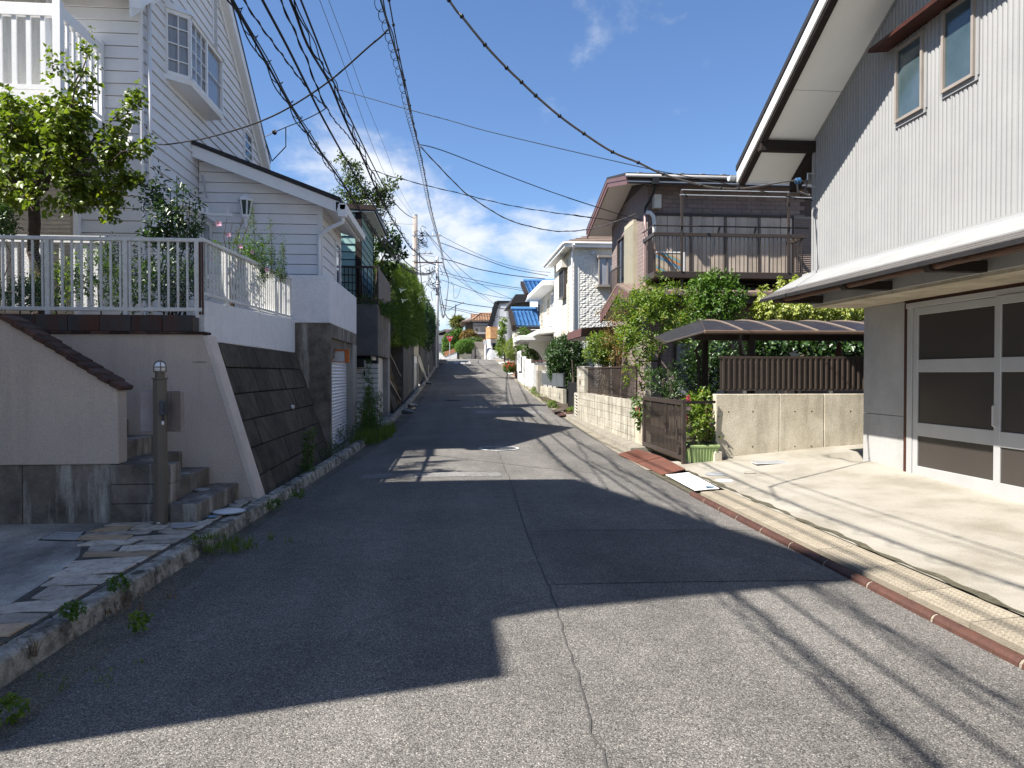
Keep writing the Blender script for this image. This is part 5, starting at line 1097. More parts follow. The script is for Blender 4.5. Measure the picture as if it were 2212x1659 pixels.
# green planter pot
t = T('planter_box', 'pale green plastic planter box behind the open gate', 'planter', (4.25, 11.6, .1))
x0, x1, y0, y1, z0, z1 = 3.98, 4.46, 11.44, 11.66, .10, .40
b8 = [(x0 + .03, y0 + .02), (x1 - .03, y0 + .02), (x1 - .03, y1 - .02), (x0 + .03, y1 - .02)]; t8 = [(x0, y0), (x1, y0), (x1, y1), (x0, y1)]
MB().hexa([(a, b, z0) for a, b in b8], [(a, b, z1) for a, b in t8]).build('tub', PLANT, t, bevel=.015)
MB().box(x0 - .015, x1 + .015, y0 - .015, y1 + .015, z1 - .03, z1 + .012).build('rim', PLANT, t, bevel=.006)
m = MB()
for i in range(8): f = (i + .5)/8; m.bar((x0 + .05 + f*(x1 - x0 - .1), y0 + .012, z0 + .02), (x0 + .03 + f*(x1 - x0 - .06), y0 - .004, z1 - .05), .018, .008)
m.build('flute', PLANT, t); MB().box(x0 + .02, x1 - .02, y0 + .02, y1 - .02, z1 - .0, z1 + .014).build('soil', SOIL, t)
t2 = T('planter_box', 'second green planter half hidden behind the first one', 'planter', (4.3, 11.85, .1)); MB().hexa([(a, b + .27, z0) for a, b in b8], [(a, b + .27, z1 + .03) for a, b in t8]).build('tub', M('dark_green_plastic', (.06, .11, .04), None, 4, .5), t2, bevel=.01)
MB().box(4.36, 4.50, 11.40, 11.69, -.05, .30).build('garden_step', CONCW, T('concrete_step', 'small concrete step under the corner of the stained wall', 'step', (4.4, 11.5, 0)), bevel=.01)
# small gates beyond the pillar
t = T('small_gate', 'black metal garden gate beside the cream pillar', 'gate', (4.05, 25, .2))
MB().box(4.1, 4.16, 21.45, 22.3, .1, 1.75).build('gatepost', GREYR, t)
for y in (22.35, 25.2): MB().box(4.22, 4.28, y, y + .06, .2, 1.35).build('stile', BLACK, t)
MB().box(4.23, 4.27, 22.41, 25.2, 1.24, 1.3).box(4.23, 4.27, 22.41, 25.2, .28, .34).build('rail', BLACK, t)
gbm = MB().box(-.012, .012, -.05, .05, 0, .9).mesh('bar', BLACK)
for i in range(20): link('bar', gbm, t, (4.25, 22.5 + i*.138, .34))
t = T('iron_gate', 'narrow cream cast gate leaf folded beside the pillar', 'gate', (3.95, 21.6, .2))
MB().box(3.90, 3.94, 21.5, 21.55, .15, 1.05).box(3.90, 3.94, 22.1, 22.15, .15, .98).box(3.905, 3.935, 21.55, 22.1, .95, 1.0).box(3.905, 3.935, 21.55, 22.1, .2, .25).build('frame', IVORY, t)
m = MB()
for k in range(7): m.tube([(3.92, 21.83 + .2*math.cos(a), .32 + k*.095 + .045*math.sin(a)) for a in np.linspace(0, 2*math.pi, 13)], .012, 5)
m.build('scroll_casting', IVORY, t)
t = T('block_wall', 'low grey block wall below the dark panel fence', 'wall', (4.3, 31, .3))
MB().box(4.34, 4.45, 27.0, 34.0, 0, 1.0).build('core', MATS['block_mortar'], t)
for c in range(5):
    z0 = .04 + c*.19; y = 27 - (.2 if c % 2 else 0)
    while y < 33.95:
        ya, yb = max(y, 27.0), min(y + .395, 34.0)
        if yb - ya > .08: o = link('block', bmesh_, t, (4.32, ya, z0)); o.scale = (.5, (yb - ya)/.395, 1); o.data = o.data
        y += .395
for o in t.children:
    if o.name.startswith('block'): o.data = bmesh_
MB().box(4.2, 4.42, 34.05, 34.6, .3, 1.75).build('gatepost', BLOCKG, t)
t = T('panel_fence', 'dark grey panel fence on the low block wall', 'fence', (4.35, 30.5, 1.1))
GP = M('slate_grey_panel', (.10, .11, .12), None, 3, .5)
for i in range(4): MB().box(4.36, 4.40, 27.3 + i*1.62, 28.88 + i*1.62, 1.08, 1.62).build('panel', GP, t)
for i in range(5): MB().box(4.40, 4.44, 27.22 + i*1.62, 27.28 + i*1.62, .95, 1.65).build('post', BLACK, t)
# brown house
t = T('brown_brick_house', 'brown two storey house with brick pattern siding and a long balcony', 'house', (8, 23, .4)); BH = t
bx0, by0, by1 = 5.8, 20.5, 25.15
def bz(y): return 7.18 + (y - 20.5)*.22 if y < 22.4 else 7.60 - (y - 22.4)*.27
pr = [(by0, 0), (by1, 0), (by1, bz(by1)), (22.4, bz(22.4)), (by0, bz(by0))]
MB().hexa([(bx0 + .012, y + (.012 if y == by0 else 0), z) for y, z in pr], [(13, y + (.012 if y == by0 else 0), z) for y, z in pr]).build('wall_core', BJOINT, t)
tl = MB().box(.004, .296, -.014, 0, .004, .121).mesh('brick_tile', BSID); tls = MB().box(-.002, .014, .004, .296, .004, .121).mesh('brick_tile', BSID)
far = MB(); cnt = 0
z = .5; row = 0
while z < 7.2:
    off = .15 if row % 2 else 0; x = bx0 - off
    while x < 10.4:
        xa = max(x, bx0); 
        if x + .3 - xa > .1:
            if z > 6.25 and cnt < 190: o = link('brick_tile', tl, t, (xa, by0 + .013, z)); o.scale = ((x + .3 - xa)/.3, 1, 1); cnt += 1
            else: far.box(xa + .004, x + .296, by0 - .001, by0 + .013, z + .004, z + .121)
        x += .3
    y = by0 - off
    while y < by1:
        ya, yb = max(y, by0), min(y + .3, by1)
        if yb - ya > .05 and z < bz((ya + yb)/2) - .1: far.box(bx0 - .002, bx0 + .013, ya + .004, yb - .004, z + .004, z + .121)
        y += .3
    z += .125; row += 1
far.build('brick_course', BSID, t, kind='stuff')
# main roof
RF = MB().hexa([(5.0, 19.9, 7.26), (13, 19.9, 7.26), (13, 22.4, 7.82), (5.0, 22.4, 7.82)], [(5.0, 19.86, 7.32), (13, 19.86, 7.32), (13, 22.4, 7.88), (5.0, 22.4, 7.88)]).hexa([(5.0, 22.4, 7.82), (13, 22.4, 7.82), (13, 25.9, 6.86), (5.0, 25.9, 6.86)], [(5.0, 22.4, 7.88), (13, 22.4, 7.88), (13, 25.95, 6.92), (5.0, 25.95, 6.92)]).build('roof', ROOFG, t)
for (ya, za), (yb, zb) in (((19.92, 7.255), (22.4, 7.815)), ((22.4, 7.815), (25.9, 6.855))):
    MB().hexa([(5.02, ya, za - .26), (5.06, ya, za - .26), (5.06, yb, zb - .26), (5.02, yb, zb - .26)], [(5.02, ya, za - .003), (5.06, ya, za - .003), (5.06, yb, zb - .003), (5.02, yb, zb - .003)]).build('rake_fascia', FASC, RF)
    MB().hexa([(5.0, ya, za - .12), (5.018, ya, za - .12), (5.018, yb, zb - .12), (5.0, yb, zb - .12)], [(5.0, ya, za - .003), (5.018, ya, za - .003), (5.018, yb, zb - .003), (5.0, yb, zb - .003)]).build('rake_fascia', FASC, RF)
    MB().hexa([(5.06, ya, za - .18), (13, ya, za - .18), (13, yb, zb - .18), (5.06, yb, zb - .18)], [(5.06, ya, za - .15), (13, ya, za - .15), (13, yb, zb - .15), (5.06, yb, zb - .15)]).build('soffit', SOFF, RF)
MB().box(5.06, 13, 19.93, 19.97, 7.03, 7.25).build('eave_fascia', BROWND, RF)
MB().tube([(4.98, 19.87, 7.24), (13, 19.87, 7.24)], .055, 8).build('gutter', M('dull_grey_gutter', (.28, .27, .27), None, 3, .5), RF, smooth=True)
clip = MB().box(-.06, .06, -.1, .1, 0, .045).mesh('snow_guard', GALV)
for i in range(9): link('snow_guard', clip, RF, (5.45 + i*.62, 20.15, 7.37), (R(12), 0, 0))
MB().box(5.75, 5.93, 19.8, 19.98, 7.0, 7.2).build('rain_hopper', BLACK, t); MB().tube([(5.84, 19.9, 7.0), (5.84, 20.1, 6.8), (5.70, 20.42, 6.45), (5.70, 20.44, 6.3)], .04, 8).build('downpipe', BLACK, t); MB().tube([(5.70, 20.44, 6.3), (5.70, 20.44, 4.15), (6.3, 19.3, 3.95)], .042, 8).build('downpipe', PINKP, t, smooth=True)
MB().box(5.92, 6.14, 20.28, 20.48, 6.43, 6.83).build('meter_box', IVORY, t, bevel=.01)
MB().tube([(5.72, 20.4, 6.32), (5.82, 20.35, 6.3), (5.92, 20.35, 6.2), (5.95, 20.35, 6.0), (5.95, 20.35, 5.4)], .06, 10).build('air_pipe', PVC, t, smooth=True)
# storm shutters on the balcony
fr = MB().box(5.98, 10.22, by0 - .10, by0 - .002, 6.24, 6.32).build('shutter_frame', BROWN, t)
x = 6.02
for i in range(12):
    MB().box(x + .006, x + .340, by0 - .07 - .012*(i % 2), by0 - .004, 4.35, 6.24).build('storm_shutter', SHUTB, fr); x += .346
m = MB()
for k in range(3):
    for d in (0, .05): m.box(6.02 + 1.04*(k + 1) + d - .02, 6.02 + 1.04*(k+1) + d + .0, by0 - .1, by0 - .083, 4.35, 6.24)
m.build('shutter_stile', BROWN, fr, kind='stuff')
lv = MB().box(10.24, 11.3, by0 - .07, by0 - .002, 4.3, 6.3).build('louvred_window', M('taupe_louvre', (.25, .20, .17), None, 3, .5), t)
m = MB()
for k in range(34): m.hexa([(10.28, by0 - .072, 4.36 + k*.056), (11.26, by0 - .072, 4.36 + k*.056), (11.26, by0 - .1, 4.36 + k*.056), (10.28, by0 - .1, 4.36 + k*.056)], [(10.28, by0 - .072, 4.40 + k*.056), (11.26, by0 - .072, 4.40 + k*.056), (11.26, by0 - .075, 4.40 + k*.056), (10.28, by0 - .075, 4.40 + k*.056)])
m.build('louvre', MATS['taupe_louvre'], lv)
# balcony
bl = MB().box(5.66, 10.02, 19.36, 20.49, 4.28, 4.46).build('balcony', BROWN, t, bevel=.01)
bmk = MB().box(-.009, .009, -.009, .009, 0, .98).mesh('baluster', BROWN)
MB().box(5.64, 10.06, 19.35, 19.41, 5.44, 5.54).build('hand_rail', BROWN, bl, bevel=.006); MB().box(5.64, 5.70, 19.41, 20.48, 5.44, 5.54).box(10.0, 10.06, 19.41, 20.48, 5.44, 5.54).build('hand_rail', BROWN, bl)
MB().tube([(5.62, 20.4, 5.72), (5.62, 19.33, 5.72), (10.12, 19.33, 5.72)], .022, 6).build('upper_rail', BROWN, bl)
for i in range(36): link('baluster', bmk, bl, (5.70 + i*.1215, 19.38, 4.46))
for i in range(8): link('baluster', bmk, bl, (5.67, 19.5 + i*.125, 4.46)); link('baluster', bmk, bl, (10.03, 19.5 + i*.125, 4.46))
for x in (6.45, 9.55): MB().box(x - .03, x + .03, 19.34, 19.40, 4.46, 6.72).build('post', BROWN, bl)
for x in (7.5, 8.55): MB().bar((x, 19.38, 5.54), (x + .03, 19.34, 5.72), .04).build('stay', BROWN, bl)
for x in (6.5, 9.4): MB().box(x - .04, x + .04, 19.5, 19.58, 3.9, 4.28).build('leg', BROWN, bl)
for i, (x0, x1, z, yy_) in enumerate(((6.4, 9.75, 6.70, 19.25), (6.3, 10.2, 6.52, 19.1))):
    MB().tube([(x0, yy_, z), (x1, yy_, z)], .016, 6).build('drying_pole', GALV, T('drying_pole', ('upper steel drying pole over the brown balcony', 'lower steel drying pole with clips over the brown balcony')[i], 'pole', (x0, yy_, z)))
for x in (6.45, 9.55): MB().bar((x, 19.37, 6.62), (x, 19.0, 6.46), .05, .06).build('pole_arm', BLACK, bl)
aw = T('sunshade', 'striped sunshade screen leaning on the balcony behind the bars', 'screen', (6.2, 20.2, 4.5))
m = MB(); STR = bpy.data.materials.new('striped_reed'); STR.use_nodes = True; n = STR.node_tree.nodes; l = STR.node_tree.links
g0 = n.new('ShaderNodeNewGeometry'); mpp = n.new('ShaderNodeMapping'); mpp.inputs['Scale'].default_value = (0, 0, 3.2); mpp.inputs['Location'].default_value = (0, 0, 0); mpp.inputs['Rotation'].default_value = (0, R(0), 0); l.new(g0.outputs['Position'], mpp.inputs[0])
sx = n.new('ShaderNodeSeparateXYZ'); l.new(g0.outputs['Position'], sx.inputs[0]); mm = n.new('ShaderNodeMath'); mm.operation = 'MULTIPLY_ADD'; l.new(sx.outputs[2], mm.inputs[0]); mm.inputs[1].default_value = 2.1; l.new(sx.outputs[0], mm.inputs[2]); m3 = n.new('ShaderNodeMath'); m3.operation = 'FRACT'; l.new(mm.outputs[0], m3.inputs[0])
crr = n.new('ShaderNodeValToRGB'); crr.color_ramp.interpolation = 'CONSTANT'; e = crr.color_ramp.elements; e[0].color = (.45, .36, .25, 1); e[1].position = .8; e[1].color = (.5, .42, .32, 1)
for p_, c_ in ((.18, (.12, .25, .35, 1)), (.38, (.5, .22, .08, 1)), (.55, (.13, .33, .36, 1)), (.68, (.42, .3, .2, 1))): k = e.new(p_); k.color = c_
l.new(m3.outputs[0], crr.inputs[0]); l.new(crr.outputs[0], n['Principled BSDF'].inputs['Base Color'])
MB().box(5.85, 6.62, 19.85, 19.88, 4.47, 5.05).build('reed_cloth', STR, aw); MB().box(6.622, 6.72, 19.84, 19.90, 4.47, 5.08).box(5.85, 6.622, 19.84, 19.9, 5.052, 5.09).build('frame', TRIM, aw)
# side windows
window(t, 'X-', bx0, 22.9, 24.1, 4.55, 6.2, BROWND, GLASS, 2, 1, .06, .07)
lv = fb(MB(), 'X-', bx0, 21.7, 22.85, .0, .12, 4.3, 6.4).build('louvre_screen', M('ivory_louvre', (.44, .40, .30), None, 3, .5), t)
m = MB()
for k in range(28): fb(m, 'X-', bx0, 21.72, 22.83, .121, .135, 4.36 + k*.07, 4.40 + k*.07)
m.build('louvre', MATS['ivory_louvre'], lv)
wr = T('window_guard', 'small brown window guard rail on the side of the brown house', 'railing', (5.6, 23.5, 4.4)); m = MB().box(5.5, 5.53, 22.8, 24.2, 5.1, 5.14).box(5.5, 5.53, 22.8, 24.2, 4.3, 4.34)
for k in range(10): m.box(5.505, 5.525, 22.85 + k*.148, 22.87 + k*.148, 4.34, 5.1)
m.build('rail', BROWN, wr)
# lower skirt roof
LR = MB().hexa([(4.9, 19.15, 3.80), (13, 19.15, 3.80), (13, 20.6, 4.2), (4.9, 20.6, 4.2)], [(4.9, 19.15, 3.88), (13, 19.15, 3.88), (13, 20.6, 4.26), (4.9, 20.6, 4.26)]).hexa([(4.9, 20.6, 4.2), (5.85, 20.6, 4.2), (5.85, 23.0, 3.55), (4.9, 23.0, 3.55)], [(4.9, 20.6, 4.26), (5.85, 20.6, 4.26), (5.85, 23.0, 3.62), (4.9, 23.0, 3.62)]).build('lower_roof', ROOFB, t)
for k in range(18): MB().bar((5.05 + k*.45, 19.14, 3.895), (5.05 + k*.45, 20.5, 4.255), .05, .03).build('roof_batten', ROOFB, LR)
for (ya, za), (yb, zb) in (((19.17, 3.795), (20.6, 4.195)), ((20.6, 4.195), (23.0, 3.545))):
    MB().hexa([(4.91, ya, za - .28), (4.96, ya, za - .28), (4.96, yb, zb - .28), (4.91, yb, zb - .28)], [(4.91, ya, za), (4.96, ya, za), (4.96, yb, zb), (4.91, yb, zb)]).build('rake_fascia', FASC, LR)
    MB().hexa([(4.96, ya, za - .22), (5.8, ya, za - .22), (5.8, yb, zb - .22), (4.96, yb, zb - .22)], [(4.96, ya, za - .19), (5.8, ya, za - .19), (5.8, yb, zb - .19), (4.96, yb, zb - .19)]).build('soffit', SOFF, LR)
MB().box(4.97, 13, 19.16, 19.2, 3.56, 3.78).build('eave_fascia', BROWND, LR); MB().tube([(4.9, 19.1, 3.76), (13, 19.1, 3.76)], .05, 8).build('gutter', BROWND, LR)
MB().box(4.97, 13, 19.25, 20.48, 3.6, 3.63).build('soffit', BROWND, LR)
# windows under the eaves and behind the shrubs
window(t, 'Y-', by0, 6.6, 8.2, .9, 2.6, BROWND, GLASSC, 2, 1, .06, .06); window(t, 'Y-', by0, 8.9, 10.6, .9, 2.6, BROWND, GLASS, 2, 1, .06, .06)
MB().box(5.7, 5.85, 20.3, 20.48, .5, 2.4).build('side_shutter', MATS['ivory_louvre'], t)
pt = MB().hexa([(4.35, 23.4, 2.85), (5.8, 23.4, 2.85), (5.8, 26.2, 2.85), (4.35, 26.2, 2.85)], [(4.35, 23.3, 3.12), (5.8, 23.3, 3.2), (5.8, 26.2, 3.2), (4.35, 26.2, 3.12)]).build('porch_roof', FASC, t)
MB().box(4.4, 5.8, 23.45, 26.15, 2.82, 2.845).build('porch_soffit', SOFF, pt)
MB().box(5.35, 5.5, 24.3, 24.8, .4, 2.84).build('louvred_post', MATS['ivory_louvre'], t)
# ================================================================ RIGHT SIDE, FARTHER UP
t = T('white_textured_house', 'cream white house with rough panel cladding and corner bay window', 'house', (8, 36, .6))
hx0, hy0, hy1 = 5.8, 33.0, 39.4
MB().box(hx0 + .02, 13, hy0 + .02, hy1, .3, 7.62).build('wall_core', M('panel_joint', (.5, .48, .43), None, 3, .9), t)
rg = random.Random(9); pmx = []
for v_ in range(4):
    m = MB(); 
    for q in range(8):
        for r_ in range(2):
            x0, z0 = q*.155, r_*.10; d = rg.uniform(.004, .028)
            m.hexa([(x0, 0, z0), (x0 + .155, 0, z0), (x0 + .155, 0, z0 + .1), (x0, 0, z0 + .1)], [(x0 + .02, -d, z0 + .015), (x0 + .135, -rg.uniform(.004, .028), z0 + .015), (x0 + .135, -d, z0 + .085), (x0 + .02, -d*.6, z0 + .085)])
    pmx.append(m.mesh('cladding_panel', WTEX))
for i in range(5):
    for k in range(33):
        link('cladding_panel', pmx[(i*3 + k*5) % 4], t, (hx0 + .25 + i*1.24 - (.5 if k % 2 else 0)*(i > 0), hy0 + .018, .95 + k*.203))
MB().box(hx0, hx0 + .25, hy0, hy0 + .03, .3, 7.6).build('corner_panel', WTEX, t)
slb = MB().hexa([(0, 0, 0), (0, 6.38, 0), (.02, 6.38, 0), (.02, 0, 0)], [(.012, 0, .2), (.012, 6.38, .2), (.02, 6.38, .2), (.02, 0, .2)]).mesh('side_panel', CREAM)
for k in range(33): link('side_panel', slb, t, (hx0, hy0 + .03, .95 + k*.203))
rf = MB().hexa([(5.22, 32.68, 7.72), (13.4, 32.68, 7.72), (13.4, 40, 7.72), (5.22, 40, 7.72)], [(8.2, 35.2, 8.9), (10.5, 35.2, 8.9), (10.5, 37.2, 8.9), (8.2, 37.2, 8.9)]).build('roof', ROOFB, t)
m = MB()
for k in range(9): f = k/9; m.bar((5.25 + 2.98*f, 32.70 + 2.5*f, 7.75 + 1.17*f), (13.3 - 2.9*f, 32.70 + 2.5*f, 7.75 + 1.17*f), .03, .03)
m.build('roof_course', ROOFB, rf)
MB().box(5.3, 13.3, 32.70, 32.76, 7.5, 7.715).box(5.3, 5.38, 32.76, 39.9, 7.5, 7.715).build('fascia', TRIM, rf); MB().box(5.38, 13.3, 32.76, 39.9, 7.60, 7.64).build('soffit', SOFF, rf)
MB().tube([(5.26, 32.66, 7.68), (13.3, 32.66, 7.68)], .06, 8).tube([(5.26, 32.66, 7.68), (5.26, 39.9, 7.68)], .06, 8).build('gutter', TRIM, rf)
MB().tube([(5.7, 32.5, 7.6), (5.7, 32.95, 7.3), (5.74, 32.95, .9)], .05, 8).build('downpipe', TRIM, t); MB().tube([(5.72, 34.4, 6.0), (5.72, 34.4, 1)], .045, 8).build('downpipe', CREAM, t)
bo = fb(MB(), 'Y-', hy0, 6.85, 8.4, 0, .45, 5.65, 5.75).build('bay_window', ALUT, t); fb(MB(), 'Y-', hy0, 6.85, 8.4, 0, .5, 7.0, 7.12).build('bay_top', ALUT, bo); fb(MB(), 'Y-', hy0, 6.92, 8.3, 0, .4, 5.75, 7.0).build('bay_glass', GLASSC, bo)
m = MB()
for x in (6.88, 7.28, 8.3): fb(m, 'Y-', hy0, x, x + .06, .38, .44, 5.75, 7.0)
m.build('bay_frame', ALUT, bo)
wn = window(t, 'X-', hx0, 34.9, 36.4, 5.45, 6.85, M('dark_bronze_frame', (.06, .05, .045), None, 3, .4), GLASS, 2, 1, .07, .2, gd=.15, sill=.04); fb(MB(), 'X-', hx0, 34.8, 36.5, 0, .32, 6.88, 7.25).build('shutter_box', CREAM, wn)
wn = window(t, 'X-', hx0, 34.6, 36.6, 2.2, 3.4, MATS['dark_bronze_frame'], GLASS, 2, 1, .07, .2, gd=.15); fb(MB(), 'X-', hx0, 34.4, 36.8, 0, .4, 3.42, 3.72).build('shutter_box', CREAM, wn)
fb(MB(), 'Y-', hy0, 6.6, 6.8, 0, .1, 7.2, 7.38).build('vent_hood', ALU, t); fb(MB(), 'Y-', hy0, 6.18, 6.3, 0, .16, 1.6, 3.05).build('conduit_cover', PVC, t)
# white arched porch house
t = T('arched_porch_house', 'cream house with white slab eaves and an arched entrance porch', 'house', (7, 45, 1))
MB().box(6.0, 13, 40.0, 47.5, .6, 6.7).build('wall', M('warm_white_render', (.62, .60, .55), (.585, .565, .515), 3, .85, .1, 40), t)
rf = MB().hexa([(5.15, 39.6, 6.55), (13, 39.6, 6.6), (13, 47.9, 6.6), (5.15, 47.9, 6.55)], [(5.15, 39.6, 6.85), (13, 39.6, 6.95), (13, 47.9, 6.95), (5.15, 47.9, 6.85)]).build('roof', WHITEW, t, bevel=.02)
MB().hexa([(4.75, 38.5, 3.75), (6.02, 38.5, 3.9), (6.02, 47.4, 3.9), (4.75, 47.4, 3.75)], [(4.75, 38.5, 4.0), (6.02, 38.5, 4.25), (6.02, 47.4, 4.25), (4.75, 47.4, 4.0)]).build('lower_eave', WHITEW, t, bevel=.02)
MB().box(5.55, 6.0, 40.05, 41.6, 4.3, 4.9).build('planter_ledge', WHITEW, t)
MB().tube([(5.9, 39.95, 6.5), (5.9, 39.9, 1)], .05, 8).build('downpipe', TRIM, t)
window(t, 'X-', 6.0, 40.5, 41.5, 4.95, 6.3, TRIM, M('blue_grey_glass', (.16, .22, .28), None, 2, .1), 1, 2, .06, .12); window(t, 'X-', 6.0, 42.2, 43.4, 4.9, 6.2, IVORY, GLASS, 4, 6, .05, .08); window(t, 'X-', 6.0, 45.2, 46.6, 4.6, 6.1, IVORY, GLASS, 4, 6, .05, .08)
# arch: wall panel facing the camera with a quarter-round opening
ax0, ax1, ay = 4.55, 6.0, 41.0
pp = [(ax1, 1.0), (ax1, 3.45), (ax0, 3.45), (ax0, 3.15)] + [(ax0 + (5.45 - ax0)*math.sin(a), 1.9 + 1.2*math.cos(a)) for a in np.linspace(.05, math.pi/2, 10)] + [(5.45, 1.0)]
m = MB(); n_ = len(pp); 
bm = bmesh.new(); va = [bm.verts.new((x, ay, z)) for x, z in pp]; fce = bm.faces.new(va); ex_ = bmesh.ops.extrude_face_region(bm, geom=[fce]); bmesh.ops.translate(bm, verts=[g for g in ex_['geom'] if isinstance(g, bmesh.types.BMVert)], vec=(0, .35, 0)); bmesh.ops.recalc_face_normals(bm, faces=bm.faces); bmesh.ops.triangulate(bm, faces=[f for f in bm.faces if len(f.verts) > 4])
me = bpy.data.meshes.new('porch_arch'); bm.to_mesh(me); bm.free(); me.materials.append(CREAM); link('porch_arch', me, t)
MB().box(4.1, 6.0, 40.75, 44.5, 3.46, 3.52).box(3.95, 6.0, 40.65, 44.6, 3.525, 3.8).build('porch_roof', WHITEW, t, bevel=.02)
MB().box(5.46, 5.99, 42.5, 42.6, 1.0, 3.2).build('porch_door', BROWND, t)
# its white garden wall, louvre panel
t = T('garden_wall', 'white rendered garden wall in front of the arched porch', 'wall', (4.3, 40, 1))
MB().box(4.2, 4.42, 36.2, 38.9, .6, 2.12).box(4.2, 4.42, 41.2, 44.2, 1.0, 2.6).build('wall', WHITEW, t, bevel=.01)
MB().box(4.17, 4.46, 38.95, 39.5, .7, 2.4).box(4.17, 4.46, 40.6, 41.15, .7, 2.45).build('pier', WHITEW, t, bevel=.01)
MB().hexa([(4.22, 36.05, .5), (6.0, 36.05, .5), (6.0, 36.19, .5), (4.22, 36.19, .5)], [(4.22, 36.05, 2.15), (6.0, 36.05, 2.2), (6.0, 36.19, 2.2), (4.22, 36.19, 2.15)]).build('wall', WHITEW, t)
MB().box(4.2, 6.0, 36.0, 36.22, 2.21, 2.28).build('coping', FASC, t)
MB().box(4.16, 4.4, 36.0, 44.2, .3, .95).build('plinth', CONC, t)
lo_ = MB().box(4.1, 4.14, 41.4, 43.6, 1.75, 2.95).build('louvre_panel', WHITEW, t); m = MB()
for k in range(12): m.box(4.08, 4.10, 41.5, 43.5, 1.82 + k*.09, 1.87 + k*.09)
m.build('louvre', GREYW, lo_)
# blue tiled house
t = T('blue_roof_house', 'white house with glazed blue tile roofs and a brown balcony', 'house', (7, 51, 1.5))
MB().box(6.3, 13, 49.2, 56, 1.2, 7.4).build('wall', WHITEW, t); MB().box(4.9, 13, 48.6, 56, 1.2, 4.62).build('lower_wall', CREAM, t)
def tileroof(par, x0, x1, ya, za, yb, zb, mat, w=.27, step=.26, name='roof', sag=.05):
    rf = MB().hexa([(x0, ya, za - .1), (x1, ya, za - .1), (x1, yb, zb - .1), (x0, yb, zb - .1)], [(x0, ya, za), (x1, ya, za), (x1, yb, zb), (x0, yb, zb)]).build(name, mat, par)
    L_ = math.hypot(yb - ya, zb - za); dy, dz = (yb - ya)/L_, (zb - za)/L_; nn = (0, -dz, dy)
    tm = MB(); seg = 6
    for k in range(seg):
        u0, u1 = k/seg, (k+1)/seg; f = lambda u: (.085*(1 - math.sin(u*math.pi))**1.0 + .01)
        h0, h1 = f(u0), f(u1)
        tm.hexa([(w*u0, 0, 0), (w*u1, 0, 0), (w*u1, step*dy, step*dz), (w*u0, step*dy, step*dz)], [(w*u0, nn[1]*(h0 + .055), nn[2]*(h0 + .055)), (w*u1, nn[1]*(h1 + .055), nn[2]*(h1 + .055)), (w*u1, step*dy + nn[1]*h1, step*dz + nn[2]*h1), (w*u0, step*dy + nn[1]*h0, step*dz + nn[2]*h0)])
    me = tm.mesh('roof_tile', mat); ni = int((x1 - x0)/w); nj = int(L_/step)
    for i in range(min(ni, 16)):
        for j in range(min(nj, 14)): link('roof_tile', me, rf, (x0 + i*w, ya + dy*step*j, za + dz*step*j))
    return rf
rf = tileroof(t, 5.25, 8.0, 47.3, 6.98, 50.5, 8.15, TILBL, .30, .30); MB().tube([(5.2, 50.5, 8.25), (8.2, 50.5, 8.25)], .13, 8).build('ridge_tile', TILBL, rf)
MB().hexa([(5.0, 47.3, 6.75), (5.22, 47.3, 6.75), (5.22, 50.5, 7.9), (5.0, 50.5, 7.9)], [(5.0, 47.3, 7.0), (5.22, 47.3, 7.0), (5.22, 50.5, 8.2), (5.0, 50.5, 8.2)]).build('barge_board', WOODD, rf)
MB().box(5.2, 8.0, 47.2, 47.35, 6.78, 6.93).build('gutter', WOODD, rf); MB().box(5.3, 8, 47.5, 50, 6.7, 6.74).build('soffit', WHITEW, rf)
rf = tileroof(t, 4.4, 6.25, 47.2, 4.78, 50.3, 6.1, TILBL, .27, .26); MB().tube([(4.3, 50.3, 6.22), (6.2, 50.3, 6.22)], .15, 8).build('ridge_tile', TILBL, rf)
MB().hexa([(4.12, 47.2, 4.4), (4.36, 47.2, 4.4), (4.36, 50.3, 5.75), (4.12, 50.3, 5.75)], [(4.12, 47.2, 4.85), (4.36, 47.2, 4.85), (4.36, 50.3, 6.2), (4.12, 50.3, 6.2)]).build('barge_board', WOODD, rf)
MB().box(4.35, 6.6, 47.05, 47.25, 4.56, 4.72).build('gutter', WOODD, rf); MB().tube([(5.3, 47.1, 4.6), (5.3, 47.3, 4.2), (5.3, 48.4, 3.9), (5.3, 48.5, 2)], .05, 6).build('downpipe', WOODD, rf)
MB().box(4.4, 4.9, 48.65, 50.2, 3.5, 4.4).build('gable_strip', CREAM, rf)
bc = MB().box(6.0, 7.6, 47.9, 49.1, 4.95, 5.15).build('balcony', BROWN, t); m = MB().box(6.0, 7.6, 47.9, 47.95, 6.15, 6.22); m.build('hand_rail', BROWN, bc)
for k in range(10): MB().box(6.03 + k*.17, 6.06 + k*.17, 47.91, 47.94, 5.15, 6.15).build('baluster', BROWN, bc)
MB().box(5.96, 6.06, 47.88, 48.0, 3.5, 6.3).build('post', BROWN, bc)
window(t, 'Y-', 49.2, 6.5, 7.5, 5.1, 6.4, BROWND, DARK, 1, 1, .06, .05)
